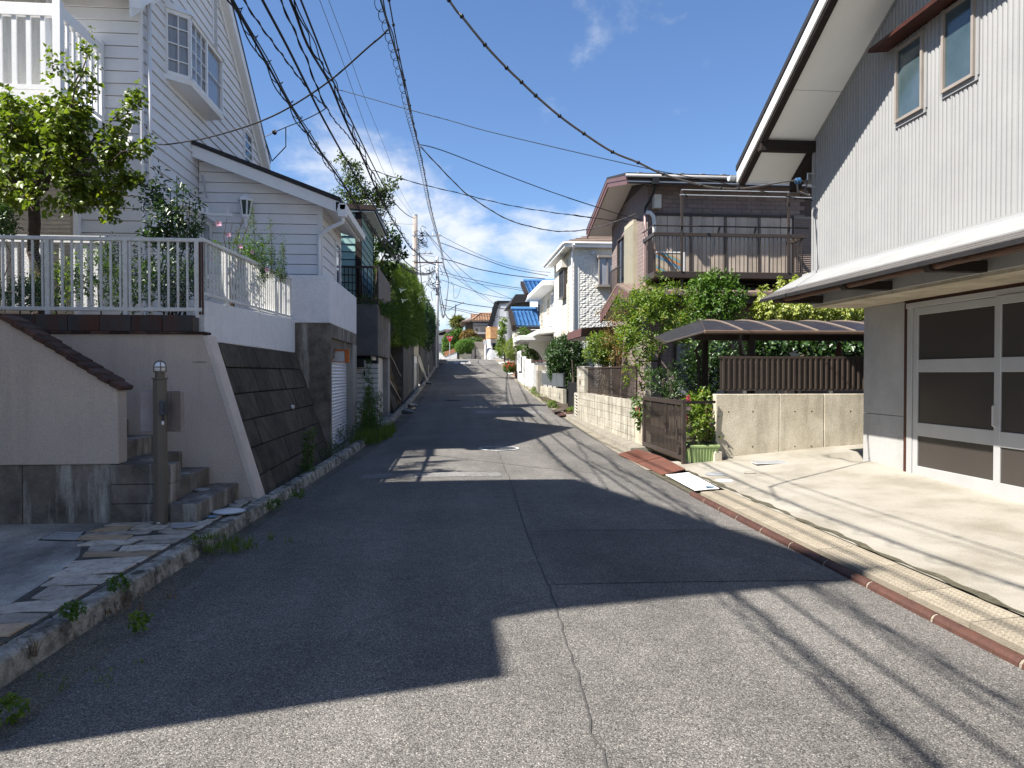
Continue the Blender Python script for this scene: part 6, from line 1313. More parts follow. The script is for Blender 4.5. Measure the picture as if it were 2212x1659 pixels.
# dark house and modern white house
t = T('charcoal_house', 'dark grey house with deep black eaves behind the blue roofs', 'house', (6, 62, 2.3))
MB().box(5.5, 12, 60, 66, 2, 7.9).build('wall', M('charcoal_siding', (.13, .125, .125), (.1, .1, .1), 3, .8), t)
MB().hexa([(5.0, 59.2, 7.45), (12, 59.2, 8.15), (12, 66.5, 8.15), (5.0, 66.5, 7.45)], [(5.45, 59.2, 8.25), (12, 59.2, 8.45), (12, 66.5, 8.45), (5.45, 66.5, 8.25)]).build('roof', ROOFG, t); window(t, 'X-', 5.5, 61.5, 64, 6.2, 7.4, BLACK, GLASSC, 2, 1, .06, .06)
t = T('modern_white_house', 'modern white house with black slanting roof edge and cedar balcony', 'house', (5.5, 74, 3))
bmn = [(4.05, 3.0), (6.6, 3.0), (6.6, 8.78), (4.75, 8.78), (4.05, 6.5)]
MB().hexa([(x, 72, z) for x, z in bmn], [(x, 80, z) for x, z in bmn]).build('wall', WHITEW, t)
MB().box(5.08, 5.65, 71.7, 71.99, 4.7, 8.6).build('grey_panel', GREYW, t); MB().box(6.0, 10, 71.2, 78, 3, 8.4).build('side_block', WHITEW, t)
MB().bar((4.0, 71.9, 6.35), (4.72, 71.9, 8.88), .09, .5).build('roof_edge', BLACK, t); MB().box(4.68, 6.7, 71.6, 80.2, 8.785, 8.98).build('roof', BLACK, t)
bb = T('cedar_balcony', 'natural cedar board balcony box on the modern white house', 'balcony', (4.1, 71, 5.1))
for k in range(7):
    z0 = 5.14 + k*.165
    MB().box(4.0, 4.72, 70.75, 70.80, z0, z0 + .155).build('board', CEDAR, bb); MB().hexa([(3.58, 71.9, z0), (4.0, 70.76, z0), (4.03, 70.79, z0), (3.62, 71.93, z0)], [(3.58, 71.9, z0 + .155), (4.0, 70.76, z0 + .155), (4.03, 70.79, z0 + .155), (3.62, 71.93, z0 + .155)]).build('board', CEDAR, bb)
MB().hexa([(3.62, 71.93, 5.1), (4.03, 70.8, 5.1), (4.7, 70.81, 5.1), (4.7, 71.98, 5.1)], [(3.62, 71.93, 5.138), (4.03, 70.8, 5.138), (4.7, 70.81, 5.138), (4.7, 71.98, 5.138)]).build('floor', CEDAR, bb)
window(t, 'Y-', 72, 4.28, 4.5, 6.9, 7.3, BLACK, GLASS, 1, 1, .03, .04); window(t, 'Y-', 72, 4.25, 4.6, 3.3, 4.7, BLACK, GLASS, 1, 1, .05, .05)
# tan tile house at the end of the road
t = T('tan_roof_house', 'two storey house with tan tile roof and grey balcony at the end of the road', 'house', (4, 88, 3.2))
STN = M('speckled_stone_cladding', (.42, .40, .36), (.22, .21, .2), 9, .9, .3, 20)
MB().box(2.7, 8, 86, 92, 3, 8.0).build('wall', STN, t); MB().box(1.9, 2.7, 86.5, 92, 3, 7.9).build('dark_wall', M('dark_panel_wall', (.12, .11, .11), None, 3, .8), t)
rf = tileroof(t, 2.5, 6.5, 84.9, 7.95, 87.8, 8.95, TILBR, .32, .34)
MB().hexa([(1.3, 84.9, 7.75), (2.55, 84.9, 7.85), (2.55, 92, 7.85), (1.3, 92, 7.6)], [(1.3, 84.9, 7.85), (2.6, 84.9, 8.1), (3.6, 87.9, 9.0), (1.3, 92, 7.75)]).build('hip_roof', ROOFB, rf); MB().tube([(2.6, 84.9, 8.05), (3.7, 87.8, 9.05), (6.5, 87.8, 9.05)], .12, 6).build('ridge_tile', TILBR, rf)
MB().box(2.3, 6.5, 84.8, 84.95, 7.72, 7.86).build('gutter', BLACK, rf)
bc = MB().box(2.75, 5.6, 84.9, 86, 6.35, 6.55).build('balcony', ALU, t); MB().box(2.75, 5.6, 84.9, 84.96, 7.5, 7.58).build('hand_rail', ALU, bc)
for k in range(24): MB().box(2.8 + k*.12, 2.84 + k*.12, 84.91, 84.95, 6.55, 7.5).build('baluster', ALUT, bc)
ac = MB().box(2.9, 3.6, 85.2, 85.5, 6.56, 7.15).build('air_conditioner', WPLATE, bc); MB().lathe((0, 0, 0), [(.22, 0), (.22, .01)], 16).build('fan_grille', BLACK, ac).matrix_parent_inverse = Matrix.Translation((3.15, 85.195, 6.86)) @ Matrix.Rotation(R(90), 4, 'X')
MB().box(2.8, 5.6, 85.97, 85.995, 6.6, 7.7).build('window', GLASSC, t)
rf = tileroof(t, 2.2, 4.6, 83.9, 5.3, 86.0, 5.95, TILBR, .32, .34, name='lower_roof')
MB().box(4.0, 8, 84.8, 86, 3, 5.2).build('ground_floor', DARK, t)
# far houses beyond
t = T('red_roof_house', 'white house with pinkish red tile roofs beyond the stop sign', 'house', (0, 105, 2.5))
MB().box(-1.0, 1.8, 106, 114, 1, 8.2).build('wall', M('brick_red_wall', (.32, .07, .06), None, 4, .85), t); 
rf = tileroof(t, .55, 2.4, 104, 8.6, 106.5, 9.6, TILRD, .35, .5); tileroof(t, -1.9, 1.2, 101.5, 5.15, 103.5, 5.75, TILRD, .35, .4, name='lower_roof')
t = T('white_far_house', 'white house with grey gable roof at the far end of the street', 'house', (-1, 98, 3))
MB().box(-2.6, 1.0, 96, 103, 1, 6.75).build('wall', WHITEW, t)
MB().hexa([(-3.0, 95.4, 6.6), (-.6, 95.4, 7.3), (-.6, 103.5, 7.3), (-3.0, 103.5, 6.6)], [(-3.0, 95.4, 6.85), (-.6, 95.4, 7.55), (-.6, 103.5, 7.55), (-3.0, 103.5, 6.85)]).hexa([(-.6, 95.4, 7.0), (1.3, 95.4, 7.9), (1.3, 103.5, 7.9), (-.6, 103.5, 7.0)], [(-.6, 95.4, 7.25), (1.3, 95.4, 8.1), (1.3, 103.5, 8.1), (-.6, 103.5, 7.25)]).build('roof', MATS['grey_ribbed_roof'], t)
window(t, 'Y-', 96, -1.9, -.9, 4.6, 5.6, BLACK, GLASSC, 1, 1, .06, .06); window(t, 'Y-', 96, .1, .9, 5.6, 6.5, BLACK, GLASSC, 2, 1, .06, .06)
MB().tube([(-.5, 100, 7), (-.5, 100, 9.8)], .03, 5).build('antenna_mast', GALV, t)
an = T('tv_antenna', 'thin television antenna over the red tiled roof', 'antenna', (.6, 104, 8.5)); MB().tube([(.7, 104, 8.5), (.7, 104, 10.9)], .03, 5).build('mast', GALV, an); MB().bar((.35, 104, 10.8), (1.15, 104, 10.8), .04).bar((.4, 103.8, 10.65), (.4, 104.2, 10.65), .03).bar((1.1, 103.8, 10.8), (1.1, 104.2, 10.8), .03).build('array', GALV, an)
for i in range(0):
    x = -60 + i*15 + random.uniform(-3, 3)
    if -12 < x < 14: continue
    t = T('distant_house', f'{("cream", "white", "grey")[i % 3]} house standing far off to the {"left" if x < 0 else "right"} of the street' , 'house', (x, 125, 1), 'distant houses round the street'); MB().box(x - 5, x + 5, 122, 130, -2, 6.4).build('wall', (CREAM, WHITEW, GREYW)[i % 3], t); MB().hexa([(x - 5.5, 121.5, 6.4), (x + 5.5, 121.5, 6.4), (x + 5.5, 130.5, 6.4), (x - 5.5, 130.5, 6.4)], [(x - 2.5, 125, 8.4), (x + 2.5, 125, 8.4), (x + 2.5, 127, 8.4), (x - 2.5, 127, 8.4)]).build('roof', ROOFG, t)
# junction: block wall with slat screen, hedge wall, orange brick wall
t = T('slat_screen_wall', 'grey block wall topped by a taupe slat screen facing the junction', 'wall', (3.4, 78, 3.2))
for k in range(4):
    for i in range(5): MB().box(2.35 + i*.49, 2.83 + i*.49, 77.9, 78.1, 3.1 + k*.3, 3.395 + k*.3).build('block', BLOCKG, t)
for k in range(9): MB().box(2.35, 4.75, 77.95, 78.0, 4.34 + k*.085, 4.40 + k*.085).build('slat', ALUT, t)
MB().box(2.35, 4.75, 78.01, 78.04, 4.3, 5.1).build('backing', M('dim_screen', (.3, .27, .24), None, 3, .7), t); MB().box(2.68, 2.78, 77.85, 77.89, 3.1, 4.3).build('post', BLACK, t)
MB().box(2.85, 3.15, 77.7, 77.88, 3.2, 3.55).build('meter_box', GREYR, t)
t = T('hedge_base_wall', 'low stained wall under the rounded hedge at the junction', 'wall', (1.3, 78, 3.2)); MB().box(.75, 2.3, 77.9, 78.1, 2.9, 3.75).build('wall', CONCW, t); MB().box(.72, .95, 77.86, 78.14, 2.9, 4.0).build('post', BLACK, t)
t = T('orange_brick_wall', 'sunlit white sloping wall with orange brick top beyond the junction', 'wall', (0, 82, 3)); MB().hexa([(-.75, 82, 2.8), (.78, 82, 2.8), (.78, 82.2, 2.8), (-.75, 82.2, 2.8)], [(-.75, 82, 3.55), (.78, 82, 4.15), (.78, 82.2, 4.15), (-.75, 82.2, 3.55)]).build('wall', WHITEW, t)
MB().hexa([(-.7, 81.96, 3.553), (.78, 81.96, 4.153), (.78, 82.2, 4.153), (-.7, 82.2, 3.553)], [(-.7, 81.96, 4.1), (.78, 81.96, 4.65), (.78, 82.2, 4.65), (-.7, 82.2, 4.1)]).build('brick_band', M('orange_brick', (.38, .19, .10), (.3, .14, .075), 9, .85), t)
# stop sign
t = T('stop_sign', 'red inverted triangle stop sign on a thin pale pole', 'sign', (-.06, 70, 3.0)); MB().tube([(-.06, 70, 2.9), (-.06, 70, 5.25)], .035, 8).build('pole', GALV, t)
pl_ = MB().prism([(-.42, 69.95, 5.28), (.30, 69.95, 5.28), (-.06, 69.95, 4.66)], (0, .02, 0)).build('plate', REDS, t)
text('lettering', '止まれ', .2, WPLATE, pl_, (-.06, 69.945, 5.13), (R(90), 0, 0))
t = T('mirror_post', 'white post with a broad wedge shaped head at the junction', 'post', (3.5, 71, 3.05)); MB().tube([(3.5, 71, 3.0), (3.5, 71, 4.5)], .085, 10).build('post', WPLATE, t); MB().hexa([(3.42, 70.95, 4.45), (3.58, 70.95, 4.45), (3.58, 71.05, 4.45), (3.42, 71.05, 4.45)], [(3.25, 70.9, 4.95), (3.75, 70.9, 4.95), (3.75, 71.1, 4.95), (3.25, 71.1, 4.95)]).build('mirror_head', WPLATE, t)
t = T('covered_bicycle', 'bicycle parked under a silver cover beside the white post', 'bicycle', (4.4, 71.3, 3.1))
V = []; nu, nv = 12, 8
m = MB(); m.grid(lambda a, b: (3.62 + 1.75*a, 71.2 + .5*(b - .5)*(1.1 + .2*math.sin(7*a)), 3.16 + (.70 + .28*(1 - a) + .08*math.sin(9*a))*max(0, 1 - abs(2*b - 1)**2.2) + .03*math.sin(a*20 + b*9)), 16, 10); m.build('cover', TARP, t, smooth=True)
m = MB(); m.tube([(5.2 + .32*math.cos(a), 70.93, 3.42 + .32*math.sin(a)) for a in np.linspace(0, 2*math.pi, 25)], .028, 6); wh = m.build('wheel', BLACK, t); m = MB()
for k in range(6): a = k*math.pi/6; m.bar((5.2 + .3*math.cos(a), 70.93, 3.42 + .3*math.sin(a)), (5.2 - .3*math.cos(a), 70.93, 3.42 - .3*math.sin(a)), .008)
m.build('spoke', GALV, wh)
MB().box(5.42, 5.75, 71.0, 71.3, 3.0, 4.3).build('gatepost', CONCW, T('junction_gatepost', 'pale concrete gatepost right of the covered bicycle', 'gatepost', (5.6, 71, 3)))
# fences and little walls on the right between the houses
t = T('slat_fence', 'dark slatted fence below the rounded light green bush', 'fence', (4.6, 53, 1.9))
for k in range(7): MB().bar((4.55, 49.0, 1.95 + k*.14), (4.7, 57.0, 2.35 + k*.14), .03, .09).build('slat', ALUT, t)
for y in (49, 53, 57): MB().box(4.62, 4.68, y - .03, y + .03, 1.7, 3.3).build('post', BLACK, t)
t = T('stone_planter', 'low mossy stone planter wall with red flowers', 'planter', (4.4, 47, 1.4)); MB().box(4.35, 4.6, 44.6, 46.6, 1.1, 2.0).build('wall', BLOCKG, t); MB().box(4.3, 4.7, 47, 48.8, 1.3, 2.2).build('brick_wall', M('dull_brick', (.25, .15, .11), None, 9, .9), t); MB().box(4.25, 4.45, 44.2, 44.5, 1, 2.5).build('pillar', GREYR, t)
for x, y, lab in ((4.1, 49.5, 'white ramp plate at the kerb near the red flowers'), (4.3, 62, 'white ramp plate at the kerb beyond the rounded bush')): plate('ramp_plate', lab, 'ramp', [(x, y, zr(y) + .03), (x + .45, y, zr(y) + .12), (x + .45, y + 1.6, zr(y + 1.6) + .12), (x, y + 1.6, zr(y + 1.6) + .03)], WPLATE)
plate('ramp_plate', 'rusty steel plate over the gutter by the black gate', 'ramp', [(3.5, 22.6, zr(22.6) + .03), (3.95, 22.7, zr(22.6) + .14), (4.0, 23.6, zr(23.6) + .14), (3.55, 23.5, zr(23.6) + .03)], RUST, .015, 6)
plate('ramp_plate', 'dark wooden plank over the gutter beyond the rusty plate', 'ramp', [(3.5, 23.7, zr(23.6) + .06), (3.95, 23.8, zr(23.6) + .16), (4.0, 24.8, zr(24.6) + .16), (3.55, 24.7, zr(24.6) + .05)], BARK, .03)
ac = T('garden_clutter', 'small grey box on the white gatepost before the dark evergreen bush', 'box', (4.4, 34.4, 1.75)); MB().box(4.22, 4.6, 34.1, 34.5, 1.76, 2.02).build('box', CONCW, ac)
# ---------------------------------------------------------------- utility poles
PX, PY = -2.18, 44.6
t = T('utility_pole', 'tall weathered concrete utility pole with crossarms above the hedge', 'utility pole', (PX, PY, .9))
MB().tube([(PX, PY, .6), (PX, PY, 11.45)], [.19, .15], 14).build('pole', POLEC, t, smooth=True)
MB().lathe((PX, PY, 11.4), [(.155, 0), (.155, .10)], 14).build('cap', M('pale_blue_cap', (.42, .48, .52), None, 3, .5), t)
for z in (10.2, 9.3, 8.95, 8.6, 8.2, 7.8, 7.5): MB().lathe((PX, PY, z), [(.19, 0), (.19, .06)], 14).build('band', GALV, t)
for z, x0, x1 in ((10.15, PX - .1, PX + 1.6), (9.05, PX - .05, PX + 1.1), (8.5, PX - .05, PX + 1.7)): MB().bar((x0, PY - .15, z), (x1, PY - .15, z + .02), .07, .07).build('crossarm', GALV if z > 8.8 else RUST, t)
MB().bar((PX, PY - .15, 8.15), (PX + .95, PY - .15, 8.47), .04).build('brace', GALV, t)
for x in (PX + 1.5, PX + 1.1, PX + .65, PX + .95): MB().lathe((x, PY - .15, 10.2 if x > PX + .98 else 9.1), [(.03, 0), (.05, .04), (.03, .07), (.05, .11), (.02, .15)], 8).build('insulator', WPLATE, t)
m = MB(); rg = random.Random(5)
for k in range(26):
    a = Vector((PX + .23 + rg.uniform(-.05, .3), PY - .25, 9.5 + rg.uniform(0, 1.2))); b = a + Vector((rg.uniform(-.25, .3), rg.uniform(-.1, .1), rg.uniform(-.5, .35))); c_ = (a + b)/2 + Vector((rg.uniform(-.2, .3), 0, rg.uniform(-.25, .2))); m.tube([a, a.lerp(c_, .6), c_, c_.lerp(b, .6), b], .018, 5)
m.build('jumper_leads', CABLE, t, kind='stuff'); MB().tube([(PX + .2, PY - .2, 10.0), (PX + .26, PY - .2, 9.0), (PX + .42, PY - .2, 7.0)], .03, 6).build('riser', CABLE, t)
t = T('steel_pole', 'thinner pale utility pole beyond the hedge with a tangle of joints', 'utility pole', (-1.05, 58, 2.1))
MB().tube([(-1.05, 58, 1.8), (-1.05, 58, 11.1)], [.13, .11], 12).build('pole', GALV, t, smooth=True)
for z in (10.6, 9.4, 8.8, 8.0): MB().lathe((-1.05, 58, z), [(.15, 0), (.15, .07)], 10).build('band', BLACK, t)
MB().bar((-1.3, 57.9, 10.7), (-.9, 57.9, 10.95), .07).build('arm', GALV, t); m = MB()
for k in range(34):
    a = Vector((-1.05 + rg.uniform(-.9, .15), 57.8, 9.2 + rg.uniform(-1.0, 1.2))); b = a + Vector((rg.uniform(-.5, .5), 0, rg.uniform(-.9, .3))); c_ = (a + b)/2 + Vector((rg.uniform(-.3, .3), 0, rg.uniform(-.4, .1))); m.tube([a, a.lerp(c_, .6), c_, c_.lerp(b, .6), b], .022, 5)
m.build('cable_joints', CABLE, t, kind='stuff')
# ================================================================ WIRES
def zoomer(x0, y0, sc): return lambda x, y: ((x0 + x/sc)/1.8517, (y0 + y/sc)/1.8517)
def line_at(u, pl):
    """where the vertical plane over a plan line pl=((x0,y0),(x1,y1)) is met by the sight line of column u"""
    (x0, y0), (x1, y1) = pl; r = (u - CX)/F
    # direction in plan for column u (pitch is small enough to leave out here)
    dx, dy = math.sin(PSI) + r*math.cos(PSI), math.cos(PSI) - r*math.sin(PSI)
    ex, ey = x1 - x0, y1 - y0; det = dx*(-ey) + dy*ex
    k = (x0*(-ey) + y0*ex)/det; return dx*k, dy*k
def wire(label, uv, pl, r, mat=CABLE, back=None, end=None, start=None, name='power_cable', grp=None, cat='cable', build=True):
    pts = []
    for u, v in uv:
        x, y = line_at(u, pl)
        if not (.5 < y < 140): continue
        pts.append(P(u, v, Y=y))
    if start is not None: pts = [Vector(start)] + pts
    if end is not None: pts.append(Vector(end))
    if back:   # carry the span on to the pole behind the camera, levelling out
        a, b = pts[0], pts[min(2, len(pts) - 1)]; d = (a - b); sl = d.z/max(.1, math.hypot(d.x, d.y)); (x0, y0), (x1, y1) = pl; n = math.hypot(x1 - x0, y1 - y0); ux, uy = (x0 - x1)/n, (y0 - y1)/n
        ext = []; L_ = back
        for k in range(6, 0, -1):
            s = L_*k/6; z = a.z + sl*s*(1 - s/9); ext.append(Vector((a.x + ux*s, a.y + uy*s, z)))
        pts = ext + pts
    # smooth
    q = []
    for i in range(len(pts) - 1):
        p0, p1, p2, p3 = pts[max(i-1, 0)], pts[i], pts[i+1], pts[min(i+2, len(pts)-1)]
        for k in range(4):
            t = k/4; q.append(.5*((2*p1) + (p2 - p0)*t + (2*p0 - 5*p1 + 4*p2 - p3)*t*t + (3*p1 - p0 - 3*p2 + p3)*t**3))
    q.append(pts[-1])
    if not build: return q
    t = T(name, label, cat, q[0], grp); MB().tube(q, r, 6).build('cable', mat, t, smooth=True); t['_'] = 0; del t['_']
    return t, q
def lash(t, q, off, r, rad, pitch, mat=CABLE, name='lashing_loops', y0=-99, y1=999, slack=1.0):
    """slack wire that hangs in loops from its messenger"""
    L_ = [0]
    for a, b in zip(q, q[1:]): L_.append(L_[-1] + (b - a).length)
    tot = L_[-1]; n = int(tot/pitch*8); m = MB(); pts = []
    for k in range(n + 1):
        s = tot*k/n; i = min(len(q) - 2, int(np.searchsorted(L_, s) - 1)); i = max(i, 0); f = (s - L_[i])/max(1e-6, L_[i+1] - L_[i]); p = q[i].lerp(q[i+1], f)
        ph = 2*math.pi*k/8; pts.append(p + Vector((rad*math.cos(ph) + off[0], 0, rad*slack*math.sin(ph) + off[1])))
    pts = [p for p in pts if y0 < p.y < y1]
    if len(pts) > 3: m.tube(pts, r, 4, False).build(name, mat, t)
z2 = zoomer(700, 0, 1.659); z7 = zoomer(1200, 600, 2.766); z8 = zoomer(1500, 0, 1.843); zb = zoomer(2200, 600, 1.7015); z6 = zoomer(1600, 800, 1.844)
PLA = ((-2.75, -12), (-1.1, 58)); PLB = ((-2.5, -12), (-1.1, 58)); PLC = ((-2.3, -12), (-1.0, 58)); PLD = ((-2.4, -12), (-2.18, 44.5)); PLE = ((-1.1, -12), (-.62, 58))
g1 = 'cables running up the left side of the street'
t, q = wire('lowest black cable bundle with slack loops passing the white gable', [z2(*p) for p in ((375, 0), (560, 330), (760, 690), (930, 960), (1100, 1200), (1310, 1520))] + [z7(*p) for p in ((800, 880), (950, 1080), (1100, 1250), (1250, 1345), (1400, 1370), (1500, 1330))], PLA, .016, back=12, grp=g1)
lash(t, q, (.03, -.03), .006, .05, .55, slack=1.3); lash(t, q, (-.02, -.035), .008, .022, 1.1); lash(t, q, (.012, .03), .009, .01, 2.2)
t, q = wire('smooth thick black cable second from the left', [z2(*p) for p in ((580, 0), (740, 300), (870, 560), (990, 800), (1170, 1120), (1350, 1415), (1480, 1650))] + [z7(*p) for p in ((900, 950), (1100, 1170), (1250, 1300), (1380, 1365))], PLB, .018, back=12, grp=g1)
t, q = wire('heavy black cable bundle third from the left with clamps', [z2(*p) for p in ((765, 0), (880, 300), (1030, 560), (1130, 800), (1250, 1060), (1370, 1330), (1480, 1520), (1560, 1640))] + [z7(*p) for p in ((1270, 1120), (1400, 1235), (1510, 1275))], PLC, .019, back=12, grp=g1)
lash(t, q, (.05, -.01), .010, .025, .9); lash(t, q, (.07, .02), .008, .03, 1.6); QC = q
t, q = wire('thick black cable rising to the top of the concrete pole', [z2(*p) for p in ((835, 0), (930, 240), (1050, 540), (1170, 800), (1290, 1050), (1390, 1240), (1470, 1360), (1540, 1425), (1590, 1450))], PLD, .018, back=12, grp=g1)
t, q = wire('thin twisted cable between the two leftmost bundles', [z2(*p) for p in ((455, 0), (560, 160), (700, 350), (800, 485), (860, 560), (930, 645), (1005, 715), (1060, 800), (1160, 915), (1290, 1110), (1400, 1290))], PLB, .007, back=12, grp=g1); lash(t, q, (0, 0), .008, .012, .5)
t, q = wire('thin cable with a splice just left of the heavy bundle', [z2(*p) for p in ((700, 0), (790, 200), (880, 410), (950, 600), (1005, 715))], PLC, .008, back=12, grp=g1); lash(t, q, (0, 0), .009, .014, .7)
t, q = wire('left of two fine high wires above the street', [z2(*p) for p in ((960, 0), (1110, 400), (1200, 660), (1325, 1000), (1450, 1260), (1580, 1440))], PLD, .006, CABLEG, back=12, grp=g1)
t, q = wire('right of two fine high wires above the street', [z2(*p) for p in ((1020, 0), (1140, 320), (1270, 680), (1400, 1000), (1500, 1270), (1590, 1430))], PLD, .006, CABLEG, back=12, grp=g1)
t, q = wire('messenger cable wrapped in wire coils over the middle of the street', [z2(*p) for p in ((1365, 0), (1420, 190), (1500, 480), (1560, 750), (1610, 950), (1650, 1130), (1700, 1390), (1755, 1600))] + [z6(*p) for p in ((310, 380), (330, 500), (360, 600), (390, 700), (412, 770), (400, 830), (370, 882), (330, 850), (300, 760), (285, 640))], PLE, .013, back=12, grp=g1)
lash(t, q, (-.05, 0), .006, .055, .34, slack=1.2, mat=CABLEG, y0=15); lash(t, q, (-.05, 0), .006, .05, .5, slack=1.2, y1=15); lash(t, q, (.02, .015), .010, .012, 1.7); QE = q
t, q = wire('knotted cable running beside the coiled messenger', [z2(*p) for p in ((1420, 0), (1480, 330), (1560, 700), (1600, 900), (1615, 950))], PLE, .011, back=12, grp=g1)
kn = MB().lathe((0, 0, -.02), [(.02, 0), (.028, .02), (.02, .04)], 8).mesh('clip', CABLE)
for p in q[10::2]: link('clip', kn, t, p)
# drops to houses
g2 = 'service drops to the houses'
hb = Vector((UX - .12, 10.3, 4.5))
t, q = wire('thick grey service cable sagging to the corrugated house', [z8(*p) for p in ((545, 0), (640, 120), (810, 330), (970, 500), (1080, 605), (1185, 705), (1360, 855), (1540, 985), (1750, 1120))] + [zb(*p) for p in ((600, 85), (770, 165), (1030, 240), (1160, 260), (1280, 263), (1400, 250), (1640, 210))], ((-.8, 7.0), (5.38, 10.3)), .013, CABLEG, start=(-.85, 6.3, 6.1), end=hb, grp=g2)
for p in q[4:60:4]: link('clip', kn, t, p, None, (.9, .9, .9))
link('clip', MB().lathe((0, 0, -.05), [(.02, 0), (.05, .02), (.05, .04), (.03, .05), (.05, .06), (.05, .08), (.02, .10)], 10).mesh('insulator', M('blue_porcelain', (.04, .10, .2), None, 3, .2)), t, q[-1].lerp(q[-5], .6), (0, R(80), 0)).name = 'insulator'
MB().tube([q[-4], q[-4] + Vector((.02, 0, -.16)), q[-4] + Vector((.2, 0, -.22)), q[-1] + Vector((-.05, 0, -.12)), q[-1]], .014, 6).build('drip_loop', CABLEG, t)
t, q = wire('fine dark wire crossing from the heavy bundle to the corrugated house', [z2(*p) for p in ((1060, 590), (1130, 607), (1300, 655), (1560, 730), (1825, 800))] + [z8(*p) for p in ((800, 960), (1300, 1080), (1843, 1205))] + [zb(*p) for p in ((780, 150), (1300, 250), (1600, 315), (1800, 345))], ((-2.1, 14), (5.44, 10.4)), .007, grp=g2)
t, q = wire('black drop wire from the coiled messenger to the brown house corner', [z8(*p) for p in ((330, 1065), (500, 1110), (900, 1265), (1300, 1415), (1630, 1525))] + [zb(*p) for p in ((120, 325), (310, 385), (480, 440), (620, 475))], ((-.78, 17.5), (5.72, 20.45)), .011, grp=g2)
t, q = wire('grey twisted drop cable curving to the brown house side', [z8(*p) for p in ((330, 1075), (465, 1220), (615, 1375), (690, 1440), (855, 1550), (960, 1608), (1070, 1650))] + [zb(*p) for p in ((0, 548), (140, 552), (260, 540), (350, 520), (480, 475), (600, 430))], ((-.78, 17.5), (5.70, 21.0)), .013, CABLEG, grp=g2); lash(t, q, (0, 0), .008, .014, .6, mat=CABLEG)
t, q = wire('wavy black wire from the leafy treetop across to the brown house', [z7(*p) for p in ((800, 225), (870, 245), (1000, 290), (1200, 340), (1400, 395), (1600, 440), (1936, 520))] + [z8(*p) for p in ((700, 1445), (1000, 1515), (1300, 1565), (1600, 1605))] + [zb(*p) for p in ((150, 440), (350, 470), (550, 490))], ((-1.9, 22), (5.72, 22.6)), .010, grp=g2); lash(t, q, (0, 0), .007, .015, .8)
t, q = wire('black service wire from the coiled messenger down to the white house corner', [z2(*p) for p in ((1412, 195), (1370, 240), (1280, 315), (1130, 450), (1040, 525), (900, 625), (700, 745), (500, 830), (250, 905), (100, 935))] + [(340, 311)], ((-.85, 8.6), (-5.2, 12.7)), .011, end=(-5.22, 12.78, 5.85), grp=g2)
t, q = wire('short twin service wire with an insulator at the white gable eave', [z2(*p) for p in ((1005, 715), (960, 745), (860, 795), (735, 845), (660, 878), (600, 905))], ((-2.2, 15.5), (-5.1, 20.3)), .012, CABLEG, grp=g2)
link('insulator', MB().lathe((0, 0, -.06), [(.02, 0), (.07, .03), (.07, .09), (.02, .12)], 10).mesh('insulator', CABLE), t, q[-5], (0, R(70), 0)); MB().tube([q[-9], q[-9] + Vector((0, 0, -.5)), q[-4] + Vector((0, 0, -.75)), q[-1] + Vector((0, 0, -.1))], .014, 6).build('drip_loop', CABLE, t)
